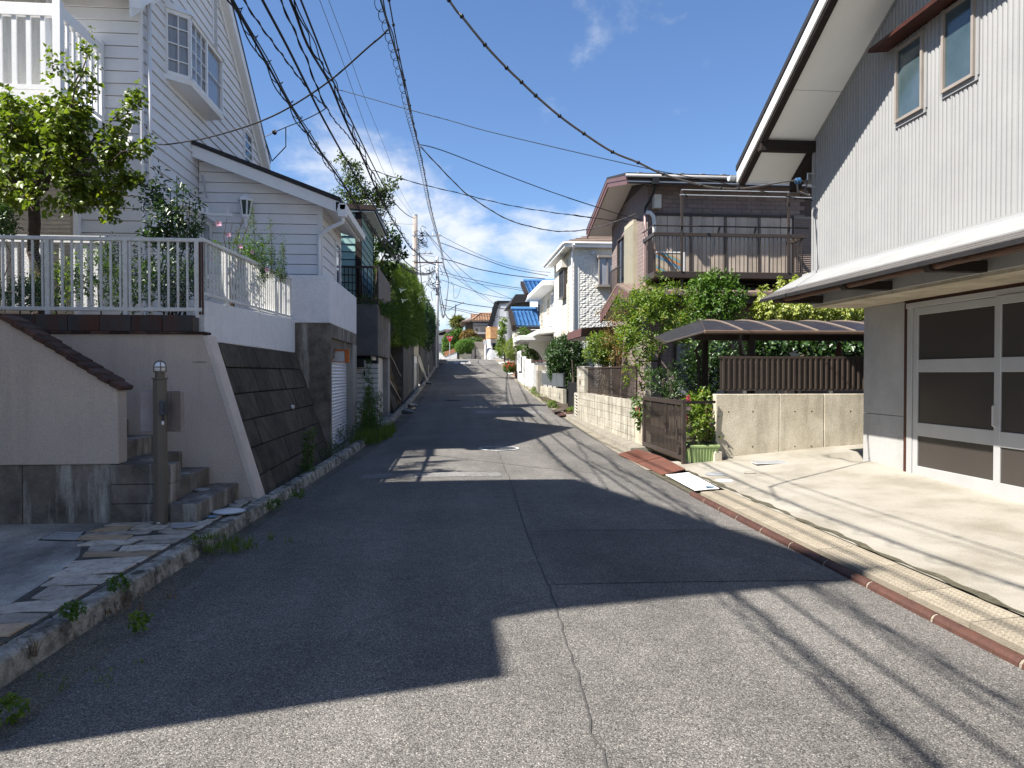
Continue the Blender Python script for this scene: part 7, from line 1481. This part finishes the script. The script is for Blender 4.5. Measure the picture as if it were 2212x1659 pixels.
# web of wires beyond the poles
g3 = 'far wires between the poles and houses'
far_w = [
 ('fine dashed wire from the concrete pole to the white textured house', ((240, 215), (300, 260), (430, 330), (600, 410), (760, 470), (950, 515), (1110, 535)), ((-1.2, 38), (5.6, 40)), .012),
 ('dark wire from the concrete pole to the arched porch house', ((300, 315), (420, 360), (600, 430), (800, 500), (960, 535), (1090, 558)), ((-.9, 38), (5.4, 41)), .018),
 ('double black wire sagging to the arched porch house', ((300, 430), (400, 455), (560, 505), (760, 545), (900, 565), (1070, 582)), ((-.9, 44), (5.4, 45)), .026),
 ('wire from the steel pole to the upper blue roof', ((290, 525), (440, 565), (600, 600), (780, 635), (930, 655)), ((-1.0, 58), (5.4, 50)), .024),
 ('lower wire from the steel pole to the upper blue roof', ((290, 545), (420, 580), (620, 625), (800, 650), (920, 672)), ((-1.0, 58), (5.4, 50)), .018),
 ('straight wire falling from the concrete pole to the dark house', ((190, 235), (350, 410), (480, 540), (600, 625), (730, 690), (830, 730)), ((-1.7, 38), (5.3, 60)), .016),
 ('second straight wire falling from the concrete pole to the white modern house', ((200, 250), (340, 440), (470, 590), (560, 680), (640, 740), (700, 768)), ((-1.7, 38), (4.6, 71)), .014),
 ('long wire from the steel pole to the modern house roof', ((310, 590), (450, 640), (600, 690), (720, 715), (830, 730)), ((-1.0, 58), (5.6, 70)), .020),
 ('heavy wire with a dark sleeve from the steel pole', ((330, 735), (400, 748), (480, 765), (560, 778), (700, 795), (830, 805)), ((-1.0, 58), (5.6, 70)), .032),
 ('crossing wire above the tan roofed house', ((300, 770), (420, 800), (560, 830), (700, 850), (830, 880)), ((-1.0, 58), (5.6, 70)), .022),
 ('lowest crossing wire above the tan roofed house', ((300, 790), (430, 815), (560, 845), (680, 862), (820, 870)), ((-1.0, 58), (5.6, 72)), .020),
 ('steep wire fanning right from the steel pole', ((300, 480), (420, 580), (520, 650), (640, 720), (740, 800), (800, 812)), ((-1.0, 58), (5.6, 70)), .016),
 ('wire running left from the concrete pole over the hedge roof', ((100, 178), (60, 178), (20, 176), (-60, 172), (-160, 165)), ((-1.85, 38), (-14, 52)), .012),
 ('pair of wires running left behind the hedge', ((285, 425), (200, 410), (100, 400), (20, 392), (-80, 380)), ((-1.05, 58), (-16, 66)), .016),
 ('slack loop hanging under the coiled messenger end', ((285, 560), (300, 680), (320, 800), (345, 860), (380, 885), (405, 840), (412, 770)), ((-1.0, 57), (.0, 52)), .03),
 ('second slack loop nearer the steel pole', ((280, 500), (290, 620), (310, 740), (330, 800), (360, 812), (395, 790), (470, 755)), ((-1.0, 57), (.5, 54)), .024),
 ('curled offcut wire under the coiled messenger', ((375, 600), (395, 640), (398, 720), (425, 710), (450, 640)), ((-.7, 50), (.5, 50.5)), .014)]
for lab, pp, pl, r in far_w: wire(lab, [z6(*p) for p in pp], pl, r, CABLE if r > .016 else CABLEG, grp=g3)
# ================================================================ PLANTS
def blob(u, v, Y, ru, rv, ry=None):
    """crown lobe centred where the sight line meets depth Y, with radii given in picture units at that depth"""
    p = P(u, v, Y=Y); s = Y/F; return (p.x, p.y, p.z, ru*s, ry or (ru + rv)/2*s, rv*s)
def plant(name, label, cat, base, mat, blobs, sprigs, per, leaf, length, seed, stems=None, bark=BARK, group=None, **kw):
    t = T(name, label, cat, base, group)
    m = MB()
    for a, b, r0, r1 in stems or []: limb(m, a, b, r0, r1, seed=seed + int(r0*999))
    if stems: m.build('trunk' if stems[0][2] > .03 else 'stem', bark, t)
    foliage('crown', t, mat, blobs, sprigs, per, leaf, length, seed, **kw)
    return t
# big apricot-like tree in the raised garden
b0 = P(66, 505, Y=10.2); base = Vector((b0.x + .12, 10.2, 2.2)); k0 = P(72, 425, Y=10.2)
tips = [(10, 360), (150, 250), (185, 150), (110, 250), (250, 290), (300, 320), (60, 300), (230, 380), (270, 230), (195, 100), (20, 250)]
t = T('garden_tree', 'leafy green garden tree in front of the white balcony', 'tree', base)
m = MB(); limb(m, base, k0, .085, .07, .1, seed=1)
kn_ = [P(40, 370, Y=10.3), P(90, 360, Y=10.1), P(130, 370, Y=10.0), P(15, 380, Y=10.1)]
for k in kn_: limb(m, k0, k, .05, .032, seed=int(k.x*9))
for i, (u, v) in enumerate(tips): limb(m, kn_[1 if u > 70 else 0] if u < 200 else kn_[2], P(u, v, Y=10 + .5*math.sin(i*2.3)), .024, .006, .15, seed=i)
m.build('trunk', BARK, t)
bl = [blob(40, 330, 10.3, 60, 60), blob(110, 330, 10.1, 70, 60), blob(190, 370, 10.0, 65, 50), blob(60, 260, 10.4, 60, 40), blob(140, 270, 9.9, 50, 60), blob(225, 330, 9.9, 40, 40), blob(120, 420, 10, 70, 30), blob(20, 420, 10.2, 40, 40), blob(200, 430, 10.1, 40, 35)]
foliage('crown', t, L_TREE, bl, 900, 6, .095, .24, 3, up=.45, aspect=.8, shell=.35, droop=.35, gap=.85)
arms = [((150, 270), (190, 75), 16), ((110, 260), (112, 110), 11), ((230, 320), (305, 195), 16), ((240, 350), (325, 312), 13), ((160, 300), (150, 150), 13), ((245, 420), (235, 480), 14), ((30, 300), (15, 200), 16), ((270, 390), (300, 385), 10), ((180, 260), (205, 130), 10)]
al = []
for (u0, v0), (u1, v1), wd in arms:
    for k in range(6): f = k/5; al.append(blob(u0 + (u1 - u0)*f, v0 + (v1 - v0)*f, 9.9, wd*(1.1 - .5*f), wd*1.2*(1.1 - .5*f)))
foliage('outer_shoots', t, L_TREE, al, 330, 6, .08, .16, 4, up=.8, aspect=.8, shell=.1, droop=.3)
# shrubs behind the front railing
def base_of(u, Y, z): p = P(u, 600, Y=Y); return Vector((p.x, Y, z))
st = [(base_of(370 + d, 10.0, 2.2), P(340 + 14*i, 380 + 25*abs(i - 3), Y=10 + .1*math.sin(i)), .014, .005) for i, d in enumerate((-20, -10, -4, 4, 12, 20, 26))]
plant('evergreen_shrub', 'tall dark glossy shrub behind the front railing left of the hibiscus', 'shrub', base_of(370, 10, 2.2), L_DARK, [blob(372, 500, 10, 55, 55), blob(340, 460, 10, 30, 70), blob(395, 470, 10, 35, 60), blob(375, 600, 10, 55, 60), blob(335, 405, 10, 13, 40)], 520, 6, .085, .2, 11, st, shell=.2, aspect=.38, up=.9, gap=.8)
t = plant('hibiscus', 'flowering hibiscus bush with pink blooms above the side railing', 'shrub', base_of(510, 11.0, 2.4), L_GREEN, [blob(500, 530, 11, 40, 45), blob(540, 550, 11.3, 45, 40), blob(475, 510, 10.8, 20, 40), blob(520, 590, 11.4, 50, 50)], 420, 6, .045, .16, 12, [(base_of(505, 11, 2.4), P(490 + 12*i, 470 + 12*(i % 3), Y=11), .012, .004) for i in range(5)], shell=.2, up=.7, gap=.75, aspect=.55)
def flower(par, c, r, mat, n=5, name='flower', face=(.3, -1, .3)):
    f = Vector(face).normalized(); a = f.cross(Vector((0, 0, 1))).normalized(); b = a.cross(f); m = MB()
    for k in range(n):
        t0 = 2*math.pi*k/n; d = a*math.cos(t0) + b*math.sin(t0); s = f.cross(d)
        m.poly(Vector(c), Vector(c) + d*r*.6 - s*r*.38 + f*r*.2, Vector(c) + d*r + f*r*.32, Vector(c) + d*r*.6 + s*r*.38 + f*r*.2)
    m.build(name, mat, par)
for u, v, r in ((472, 484, .055), (493, 508, .045), (520, 533, .04), (455, 560, .04), (576, 583, .04), (545, 545, .035)): flower(t, P(u, v, Y=10.6), r, L_PINK)
for i, (u0, v0, u1, v1, lab) in enumerate(((548, 600, 545, 440, 'tallest feathery weed stalk above the side railing'), (585, 600, 582, 470, 'feathery weed stalk right of the tallest one'), (605, 610, 612, 520, 'short feathery weed stalk at the right end of the railing'), (560, 600, 565, 500, 'middle feathery weed stalk among the railing weeds'))):
    a, b = P(u0, v0, Y=11.6), P(u1, v1, Y=11.6); t = T('tall_weed', lab, 'weed', a, 'feathery weeds along the side railing'); MB().tube([a, a.lerp(b, .5) + Vector((.03, 0, 0)), b], [.007, .005, .002], 5).build('stem', TWIG, t)
    foliage('leaves', t, L_WEED, [tuple(a.lerp(b, f)) + (.09*(1.15 - f), .09*(1.15 - f), .09) for f in np.linspace(.1, .98, 9)], 130, 5, .045, .06, 30 + i, up=.5, aspect=.2, shell=.05)
for i, (u, v, ru, rv, Y, lab, mt) in enumerate(((120, 620, 60, 45, 9.6, 'low lime green plant behind the chicken wire at the left', L_LIME), (220, 600, 45, 60, 9.8, 'feathery dark plant behind the middle of the front railing', L_WEED), (285, 620, 40, 60, 9.9, 'leafy green plant behind the front railing near the shrub', L_GREEN), (400, 630, 45, 45, 9.6, 'shaded plant behind the rusty end of the railing', L_DARK), (40, 640, 50, 25, 9.3, 'low ground plant at the far left behind the wire', L_GREEN), (5, 480, 22, 35, 10.6, 'dark clipped shrub at the left edge behind the railing', L_DARK))):
    p = P(u, v, Y=Y); plant('garden_plant', lab, 'plant', (p.x, Y, 2.25), mt, [blob(u, v, Y, ru, rv), blob(u + ru*.4, v - rv*.7, Y + .2, ru*.5, rv*.7)], 170, 6, .06, .18, 40 + i, [(Vector((p.x, Y, 2.25)), p + Vector((0, 0, .2)), .01, .004)], shell=.1, aspect=.4, up=.8, group='plants behind the front railing')
# tree behind the annexe
t = T('slender_tree', 'slender tree with pale upright shoots behind the white annexe', 'tree', (-4.4, 25.8, 3.3)); m = MB()
lm_ = [(742, 345), (768, 350), (792, 400), (757, 420), (778, 430), (820, 410), (835, 395), (862, 385), (845, 440), (725, 410)]
for i, (u, v) in enumerate(lm_): limb(m, P(790, 560, Y=25.6 if u > 800 else 25.8), P(u, v, Y=25.7), .03, .006, .1, seed=i)
m.build('trunk', BARK, t); al = []
for u, v in lm_:
    for k in range(5): f = k/4; al.append(blob(785 + (u - 785)*(.55 + .45*f), 470 + (v - 470)*(.55 + .45*f), 25.7, 11*(1.1 - .4*f), 14*(1.1 - .4*f)))
foliage('crown', t, L_OLIVE, al, 330, 6, .15, .33, 50, up=.9, aspect=.45, shell=.1)
t = plant('dark_tree', 'dark large leaved tree between the teal house and the hedge', 'tree', (-2.6, 25.6, 3.2), L_DARK, [blob(835, 515, 25.6, 28, 40), blob(850, 540, 25.6, 22, 30), blob(825, 560, 25.4, 20, 35)], 260, 6, .17, .3, 51, [(Vector((-2.9, 25.6, 3.2)), P(838, 500, Y=25.6), .06, .02)], aspect=.55, droop=.3, gap=.8)
plant('garden_plant', 'trailing grass and weeds on the ledge by the brown railing', 'plant', (-2.0, 23, 3.6), L_GREEN, [(-2.0, 21.6, 3.6, .15, .4, .15), (-1.95, 23.2, 3.65, .18, 1.0, .25), (-1.95, 24.6, 3.75, .2, .6, .3), (-2.6, 20.9, 3.75, .6, .12, .2)], 260, 6, .12, .2, 52, None, aspect=.2, droop=.8, shell=.1)
# the great conifer hedge
hb_ = [(-2.75, 27.2, 4.15, .82, 1.6, 1.42), (-2.7, 30.0, 4.35, .92, 1.9, 1.65)]
t = T('conifer_hedge', 'nearer tall clipped conifer hedge above the dark retaining walls', 'hedge', (-2.5, 28.5, 3)); m = MB()
for x, y in ((-2.8, 27), (-2.8, 30), (-2.8, 31)): m.tube([(x, y, 2.6), (x, y, 4.5)], .06, 6)
m.build('trunk', BARK, t)
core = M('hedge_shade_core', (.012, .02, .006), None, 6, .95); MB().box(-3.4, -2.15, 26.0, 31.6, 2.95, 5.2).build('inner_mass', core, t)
foliage('crown', t, L_HEDGE, hb_, 9500, 6, .075, .17, 60, up=.7, aspect=.3, box=True, shell=.82)
foliage('top_sprays', t, leafmat('lime_conifer_tip', (.10, .15, .018), (.2, .26, .035), .35, .5), [(-2.7, 27.2, 5.5, .7, 1.5, .18), (-2.7, 30.2, 5.95, .8, 1.8, .2)], 900, 6, .085, .3, 61, up=1.6, aspect=.22, shell=.2)
for p in (P(868, 650, X=-1.75), P(864, 628, X=-1.75)):
    f = T('trumpet_flower', 'white trumpet lily ' + ('lower' if p.z < P(864, 640, X=-1.75).z else 'upper') + ' of two sticking out of the hedge', 'flower', p, 'white lilies by the hedge'); MB().lathe((0, 0, 0), [(.10, 0), (.045, .05), (.02, .16), (.008, .24)], 8).build('bloom', L_WHITE, f).matrix_parent_inverse = Matrix.Rotation(R(75), 4, 'Y'); 
    MB().tube([p, p + Vector((-.35, .1, .1))], .008, 5).build('stem', L_GREEN, f)
hb2 = [(-2.65, 34.2, 4.7, .95, 2.0, 1.75), (-2.6, 38.2, 4.9, .9, 2.0, 1.7), (-2.45, 42.5, 5.0, .85, 2.2, 1.75)]
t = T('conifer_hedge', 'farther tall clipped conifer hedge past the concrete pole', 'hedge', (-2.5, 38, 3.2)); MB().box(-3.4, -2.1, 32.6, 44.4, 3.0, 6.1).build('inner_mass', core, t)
m = MB()
for y in (33.5, 36, 39, 42): m.tube([(-2.8, y, 2.6), (-2.8, y, 4.5)], .06, 6)
m.build('trunk', BARK, t)
foliage('crown', t, L_HEDGE, hb2, 9500, 6, .095, .2, 62, up=.7, aspect=.3, box=True, shell=.82)
foliage('top_sprays', t, MATS['lime_conifer_tip'], [(-2.6, 34.2, 6.4, .8, 1.9, .2), (-2.6, 38.2, 6.55, .8, 1.9, .2), (-2.45, 42.5, 6.7, .7, 2, .2)], 800, 6, .1, .34, 63, up=1.6, aspect=.22, shell=.2)
plant('ivy', 'dark ivy hanging over the far retaining walls on the left', 'ivy', (-1.9, 50, 4), L_DARK, [(-1.95, 46, 4.6, .4, 1.8, 1.6), (-1.75, 50, 5.0, .45, 2.2, 2.0), (-1.6, 54, 5.3, .4, 2.5, 1.6), (-1.35, 59, 5.6, .3, 2.0, 1.0)], 1500, 6, .16, .3, 64, None, aspect=.6, droop=.5)
# weeds along the left kerb
def spire(lab, base, h, seed, r=.09, n=150, leaf=.09):
    t = T('tall_weed', lab, 'weed', base, 'weeds along the left kerb'); top = Vector(base) + Vector((random.Random(seed).uniform(-.08, .08), 0, h))
    MB().tube([base, Vector(base).lerp(top, .5), top], [.009, .007, .003], 5).build('stem', TWIG, t)
    foliage('leaves', t, L_WEED, [tuple(Vector(base).lerp(top, f)) + (r*(1.1 - .7*f), r*(1.1 - .7*f), .1*h) for f in np.linspace(.08, .96, 9)], n, 4, leaf, .06, seed, up=.3, aspect=.16, shell=.05)
spire('single bright green weed spire in front of the block retaining wall', (-2.18, 10.9, .05), .68, 70, .07, 110)
spire('tallest weed spire beside the tiled gatepost', (-1.98, 17.6, .1), 1.75, 71, .16, 260)
for i, (x, y, h) in enumerate(((-2.0, 16.6, .9), (-1.9, 17.1, 1.1), (-1.85, 17.9, 1.0), (-2.05, 18.3, 1.25))): spire(('short weed left of the gatepost weeds', 'bushy weed before the tallest spire', 'bushy weed at the road edge by the rusty grating', 'weed close to the cream gatepost tiles')[i], (x, y, .08), h, 72 + i, .17, 170)
plant('weed_clump', 'tangle of thin brown weeds at the foot of the silver shutter', 'weed', (-2.05, 14.6, .05), L_OLIVE, [(-2.1, 14.3, .3, .14, .7, .3), (-2.05, 15.5, .25, .15, .6, .25), (-2.15, 12.9, .2, .12, .7, .2)], 240, 4, .05, .16, 77, [((-2.1, 14.2, .05), (-2.1, 14.3, .6), .005, .002), ((-2.1, 14.9, .05), (-2.02, 15.0, .55), .005, .002), ((-2.1, 12.8, .05), (-2.1, 12.9, .5), .005, .002)], TWIG, aspect=.3, shell=.1)
gp = [(-1.75 + random.uniform(-.3, .3), 16.2 + random.uniform(-.9, 2.6), .08) for _ in range(70)]; tag(blades('grass', None, L_GRASS, gp, .30, .012, 16, .05, 78), 'bright grass clumps around the weeds by the left kerb', 'grass')
def tuft(lab, u, v, h, n, seed, mat=L_GRASS, per=9, rx=.1, Z=.02):
    c = P(u, v, Z=Z); rg = np.random.default_rng(seed); o = blades('grass_tuft', None, mat, [(c.x + rg.normal()*rx, c.y + rg.normal()*rx, Z) for _ in range(n)], h, .007, per, .018, seed, .7); tag(o, lab, 'grass', 'tufts at the left kerb'); return o
tuft('grass tuft spreading from the kerb below the lamp post', 500, 1183, .09, 34, 80, rx=.16); tuft('grass tuft on the kerb joint above the larger tuft', 432, 1168, .07, 12, 81, rx=.08, Z=.12)
tuft('thin grass on the asphalt far left', 190, 1452, .022, 9, 82, rx=.12); tuft('dry grass wisps at the kerb end bottom left', 35, 1420, .11, 10, 83, L_DRY, rx=.06, Z=.05); tuft('dry twigs lying in the gutter', 285, 1310, .06, 14, 84, L_DRY, rx=.1)
tuft('few blades beside the upper kerb', 580, 1100, .09, 8, 85, rx=.06)
for i, (u, v, z, r, lab) in enumerate(((158, 1335, .14, .055, 'small leafy weed growing from the flagstones'), (255, 1278, .14, .06, 'broad leafy weed at the kerb among the stones'), (300, 1362, .02, .05, 'tiny pale weed in the gutter'), (25, 1550, .02, .055, 'green weed at the bottom left corner'), (592, 1098, .08, .07, 'leafy weed by the kerb near the block wall'), (640, 1075, .08, .09, 'brownish weed cluster at the foot of the block wall'))):
    c = P(u, v, Z=z); plant('kerb_weed', lab, 'weed', c, L_LIME if i in (2, 3) else L_GREEN, [(c.x, c.y, z + .05, r, r, .05)], 22, 5, .034, .03, 90 + i, None, shell=.05, aspect=.6, group='leafy weeds at the left kerb')
# ---- right side
plant('leafy_tree', 'bushy bright green tree leaning over the slat fence and gate', 'tree', (4.75, 15.6, .2), L_LIME, [blob(1400, 700, 15.8, 70, 75), blob(1420, 640, 15.8, 45, 50), blob(1375, 740, 15.6, 45, 55), blob(1440, 690, 15.9, 40, 60), blob(1395, 640, 15.9, 30, 40), blob(1375, 815, 15.2, 30, 35), blob(1350, 660, 16, 25, 35), blob(1465, 660, 15.9, 30, 45), blob(1480, 720, 15.6, 30, 40)], 1900, 6, .08, .2, 100, [((4.85, 15.6, .2), P(1425, 760, Y=15.7), .06, .04), (P(1425, 760, Y=15.7), P(1385, 690, Y=15.7), .035, .012), (P(1425, 760, Y=15.7), P(1435, 670, Y=15.8), .035, .012), (P(1425, 780, Y=15.7), P(1375, 780, Y=15.5), .025, .01)], aspect=.42, shell=.3, gap=.88)
plant('dark_leaf_tree', 'darker round leaved tree rising in front of the brown balcony', 'tree', (6.3, 17, .3), L_GREEN, [blob(1550, 670, 17, 65, 50), blob(1520, 640, 17, 35, 45), blob(1580, 640, 17, 35, 40), blob(1545, 620, 17, 25, 30), blob(1500, 690, 16.8, 30, 40)], 800, 6, .09, .22, 101, [((6.3, 17, .3), P(1545, 680, Y=17), .06, .02)], aspect=.6, shell=.4, gap=.72)
sh_ = []
for (u, v0, v1) in ((1505, 650, 605), (1535, 640, 590), (1557, 640, 585), (1582, 640, 598)):
    for k in range(4): sh_.append(blob(u + 3*math.sin(k), v0 + (v1 - v0)*k/3, 17, 8, 9))
foliage('outer_shoots', [o for o in COL.objects if o.name.startswith('dark_leaf_tree')][0], L_GREEN, sh_, 70, 6, .09, .15, 102, up=1, aspect=.6, shell=.1)
plant('variegated_hedge', 'pale yellow green climbing hedge behind the dark carport', 'hedge', (8.5, 17, .3), L_YEL, [blob(1660 + 40*i, 672, 16.8, 30, 22, .5) for i in range(9)] + [blob(1645, 640, 16.8, 10, 25, .2), blob(1690, 625, 16.8, 8, 28, .2), blob(1715, 620, 16.8, 9, 22, .2), blob(1745, 610, 16.8, 8, 15, .2)], 1100, 6, .10, .18, 103, [((8.2, 17, .3), P(1700, 690, Y=17), .03, .02), ((9.4, 17, .3), P(1800, 690, Y=17), .03, .02)], aspect=.75, droop=.7, shell=.3, up=.1)
plant('clipped_shrub', 'low dark small leaved shrub above the open gate', 'shrub', (4.5, 14.6, .3), L_DARK, [blob(1440, 820, 14.4, 50, 35), blob(1490, 800, 14.6, 35, 45), blob(1470, 850, 14.3, 45, 30)], 620, 6, .045, .1, 104, [((4.7, 14.4, .2), P(1450, 830, Y=14.4), .03, .012)], aspect=.55, shell=.55)
plant('carport_plants', 'shadowed leafy shrub under the carport between its posts', 'shrub', (5.4, 15.5, .2), L_DARK, [blob(1530, 810, 15, 30, 60), blob(1505, 780, 15.3, 25, 45), blob(1560, 760, 15.5, 40, 35)], 330, 6, .1, .2, 105, [((5.6, 15.3, .2), P(1530, 790, Y=15.2), .02, .01)], aspect=.5, shell=.3)
plant('carport_tree', 'dark crooked little tree seen under the carport roof at the right', 'tree', (8.2, 15.5, .3), L_DARK, [blob(1660, 755, 15.4, 45, 25), blob(1770, 748, 15.4, 45, 30), blob(1850, 750, 15.6, 40, 30), blob(1720, 740, 15.8, 30, 20)], 300, 6, .13, .2, 106, [((7.9, 15.4, .3), P(1715, 780, Y=15.4), .05, .03), (P(1715, 780, Y=15.4), P(1680, 735, Y=15.4), .03, .015), (P(1715, 780, Y=15.4), P(1790, 735, Y=15.4), .03, .012)], aspect=.75, shell=.2)
t = plant('potted_plant', 'leafy plants with magenta flower spikes growing in the green planter', 'plant', (4.2, 11.6, .4), L_LIME, [blob(1505, 920, 11.6, 22, 35), blob(1530, 915, 11.9, 22, 45), blob(1490, 880, 11.8, 18, 25), blob(1515, 870, 12.0, 22, 30)], 210, 6, .075, .15, 107, [((4.1, 11.55, .4), P(1490, 860, Y=11.6), .008, .004), ((4.3, 11.55, .4), P(1525, 870, Y=11.7), .008, .004), ((4.2, 11.55, .4), P(1508, 880, Y=11.7), .008, .004)], TWIG, aspect=.6, shell=.1, droop=.2)
for u, v in ((1487, 862), (1484, 905)): p = P(u, v, Y=11.5); foliage('flower_spike', t, L_ROSE, [(p.x, p.y, p.z, .02, .02, .08)], 26, 4, .025, .02, 108, shell=.05, kind=None)
plant('garden_plant', 'broad leaved plant hanging over the end of the block wall', 'plant', (3.95, 14.3, .9), L_GREEN, [blob(1383, 880, 14.2, 14, 28), blob(1390, 905, 14.1, 10, 20)], 60, 6, .1, .12, 109, None, aspect=.45, droop=.5, shell=.1)
plant('evergreen_bush', 'large rounded dark evergreen bush behind the grey panel fence', 'bush', (5.3, 30.5, .5), L_DARK, [blob(1222, 770, 30.5, 42, 45), blob(1208, 795, 30.5, 24, 35), blob(1245, 805, 30.2, 24, 38), blob(1230, 830, 30.3, 26, 30)], 3600, 6, .12, .22, 110, [((5.1, 29.5, .4), (5.1, 29.5, 2.2), .06, .03)], aspect=.36, shell=.6)
plant('yellow_bush', 'yellow green bush with twiggy base beside the evergreen bush', 'bush', (4.75, 22.9, .4), L_LIME, [blob(1298, 740, 22.9, 32, 22), blob(1290, 765, 22.9, 28, 22), blob(1312, 760, 22.8, 20, 30)], 700, 6, .08, .18, 111, [((4.85, 22.9, .4), P(1290 + 8*i, 735 + 4*i, Y=22.9), .018, .006) for i in range(5)], TWIG, aspect=.5, shell=.4)
plant('bronze_shrub', 'sparse twiggy bronze leaved shrub in front of the small porch roof', 'shrub', (4.9, 20, .4), L_BRONZE, [blob(1325, 730, 20, 28, 30), blob(1300, 670, 20, 14, 10), blob(1335, 690, 20, 24, 25), blob(1335, 770, 19.5, 20, 25)], 210, 5, .065, .2, 112, [((4.9, 20, .4), P(1300 + 12*i, 665 + 8*(i % 3), Y=20), .016, .004) for i in range(4)], TWIG, aspect=.45, shell=.1)
plant('round_topiary', 'smoothly clipped pale green rounded bush past the white wall', 'bush', (5.1, 50, 1.8), leafmat('feathery_pale_leaf', (.10, .15, .03), (.22, .26, .06), .3, .6), [blob(1111, 755, 50, 21, 24), blob(1118, 760, 50.3, 20, 20)], 2000, 6, .10, .16, 113, [((5.0, 50, 1.6), (5.0, 50, 3), .08, .05)], aspect=.22, shell=.85, up=.9)
plant('maple_tree', 'airy green maple between the topiary and the arched porch', 'tree', (5.0, 45.5, 1.5), L_GREEN, [blob(1140, 750, 45.5, 24, 24), blob(1130, 725, 45.8, 12, 16), blob(1155, 765, 45, 20, 18), blob(1150, 735, 45, 14, 14)], 900, 6, .12, .25, 114, [((5.0, 45.5, 1.4), P(1140, 750, Y=45.5), .08, .03)], aspect=.45, shell=.3, gap=.75)
t = plant('flower_bush', 'bush covered in red and pink flowers on the kerb', 'bush', (4.35, 46.5, 1.5), L_GREEN, [blob(1101, 795, 46, 13, 11)], 230, 6, .10, .15, 115, None, aspect=.5); foliage('blossom', t, L_RED, [blob(1101, 791, 46, 13, 9)], 55, 4, .09, .08, 116, aspect=.8, shell=.8)
plant('street_tree', 'slim broad leaved tree in front of the modern white house', 'tree', (4.9, 64, 2.6), L_LIME, [blob(1083, 745, 64, 9, 18), blob(1086, 715, 64, 8, 16), blob(1088, 695, 64, 6, 10), blob(1077, 762, 63, 8, 10)], 330, 6, .2, .35, 117, [((4.9, 64, 2.6), P(1086, 700, Y=64), .07, .02)], aspect=.55, shell=.2, gap=.75)
plant('rounded_hedge', 'bright green cloud clipped hedge at the end of the road', 'hedge', (1.2, 78, 3.3), leafmat('fresh_hedge_leaf', (.05, .12, .015), (.12, .22, .03), .3, .5), [blob(997, 750, 78, 14, 14), blob(1012, 748, 78.2, 13, 13), blob(1004, 742, 78, 16, 8), blob(1023, 743, 78.4, 8, 6)], 2400, 6, .13, .2, 118, [((1.2, 78, 3.2), (1.2, 78, 4.4), .08, .05)], aspect=.4, shell=.75)
plant('bronze_tree', 'bronze tinged garden tree in front of the tan roofed house', 'tree', (2.6, 81, 3.3), L_BRONZE, [blob(1013, 722, 81, 15, 9), blob(1005, 728, 81, 10, 8), blob(1022, 733, 81, 14, 8)], 500, 6, .2, .3, 119, [((2.6, 81, 3.2), P(1014, 725, Y=81), .09, .04)], aspect=.5, gap=.75)
plant('dark_bush', 'dark domed shrub behind the slat screen at the junction', 'bush', (3.4, 80, 3.3), L_OLIVE, [blob(1024, 737, 80, 20, 8)], 500, 6, .14, .2, 120, None, aspect=.5, shell=.6)
plant('junction_bush', 'mixed green bushes to the left of the stop sign', 'bush', (-.5, 84, 3.3), L_GREEN, [blob(970, 740, 84, 14, 18), blob(982, 728, 86, 10, 12), blob(962, 755, 83, 6, 14), blob(990, 720, 87, 10, 10), blob(976, 752, 83, 8, 8)], 1100, 6, .2, .3, 121, [((-.5, 84, 3.2), (-.5, 84, 5), .06, .03)], aspect=.5, shell=.4)
t = T('palm_tree', 'small fan palm in front of the red walled house', 'palm', (.65, 92, 3.2)); tp = P(988, 698, Y=92); MB().tube([(tp.x, 92, 3.0), (tp.x, 92, tp.z)], .2, 8).build('trunk', BARK, t); foliage('crown', t, L_PALM, [(tp.x, 92, tp.z + .2, .6, .6, .5)], 160, 5, .75, .2, 122, aspect=.16, droop=.4, shell=.2)
# weeds along the right kerb
gp = [(xr(y) + random.uniform(.05, .6), y, zr(y) + .02) for y in [random.uniform(22.5, 44) for _ in range(85)]]; tag(blades('grass', None, L_GRASS, gp, .14, .012, 9, .05, 130), 'scattered weeds in the sandy gutter on the right', 'grass')['kind'] = 'stuff'
for i, (x, y, lab) in enumerate(((4.05, 23.3, 'leafy weed at the foot of the black gate'), (3.85, 26.6, 'yellowish weed in the right gutter'), (4.15, 34.6, 'green weed at the foot of the block gatepost'))): plant('kerb_weed', lab, 'weed', (x, y, zr(y)), L_LIME, [(x, y, zr(y) + .15, .16, .2, .13)], 50, 5, .09, .1, 131 + i, None, aspect=.35, group='leafy weeds at the right kerb')
# dropped leaves and grit on the near left gutter
rg = np.random.default_rng(5); n = 260; yy_ = rg.uniform(2.2, 11, n); xx = np.array([xk(y) for y in yy_]) + rg.uniform(.01, .40, n)**1.2; Cn = np.stack([xx, yy_, np.full(n, .008)], 1); Dn = np.stack([rg.normal(size=n), rg.normal(size=n), np.zeros(n)], 1)
o = link('leaf_litter', leafmesh('leaf_litter', Cn, Dn, np.tile([0, 0, 1.], (n, 1)) + rg.normal(size=(n, 3))*.15, rg.uniform(.012, .035, n), rg.uniform(.006, .015, n), L_DRY)); tag(o, 'dead leaves and grit lying in the left gutter', 'leaves'); o['kind'] = 'stuff'
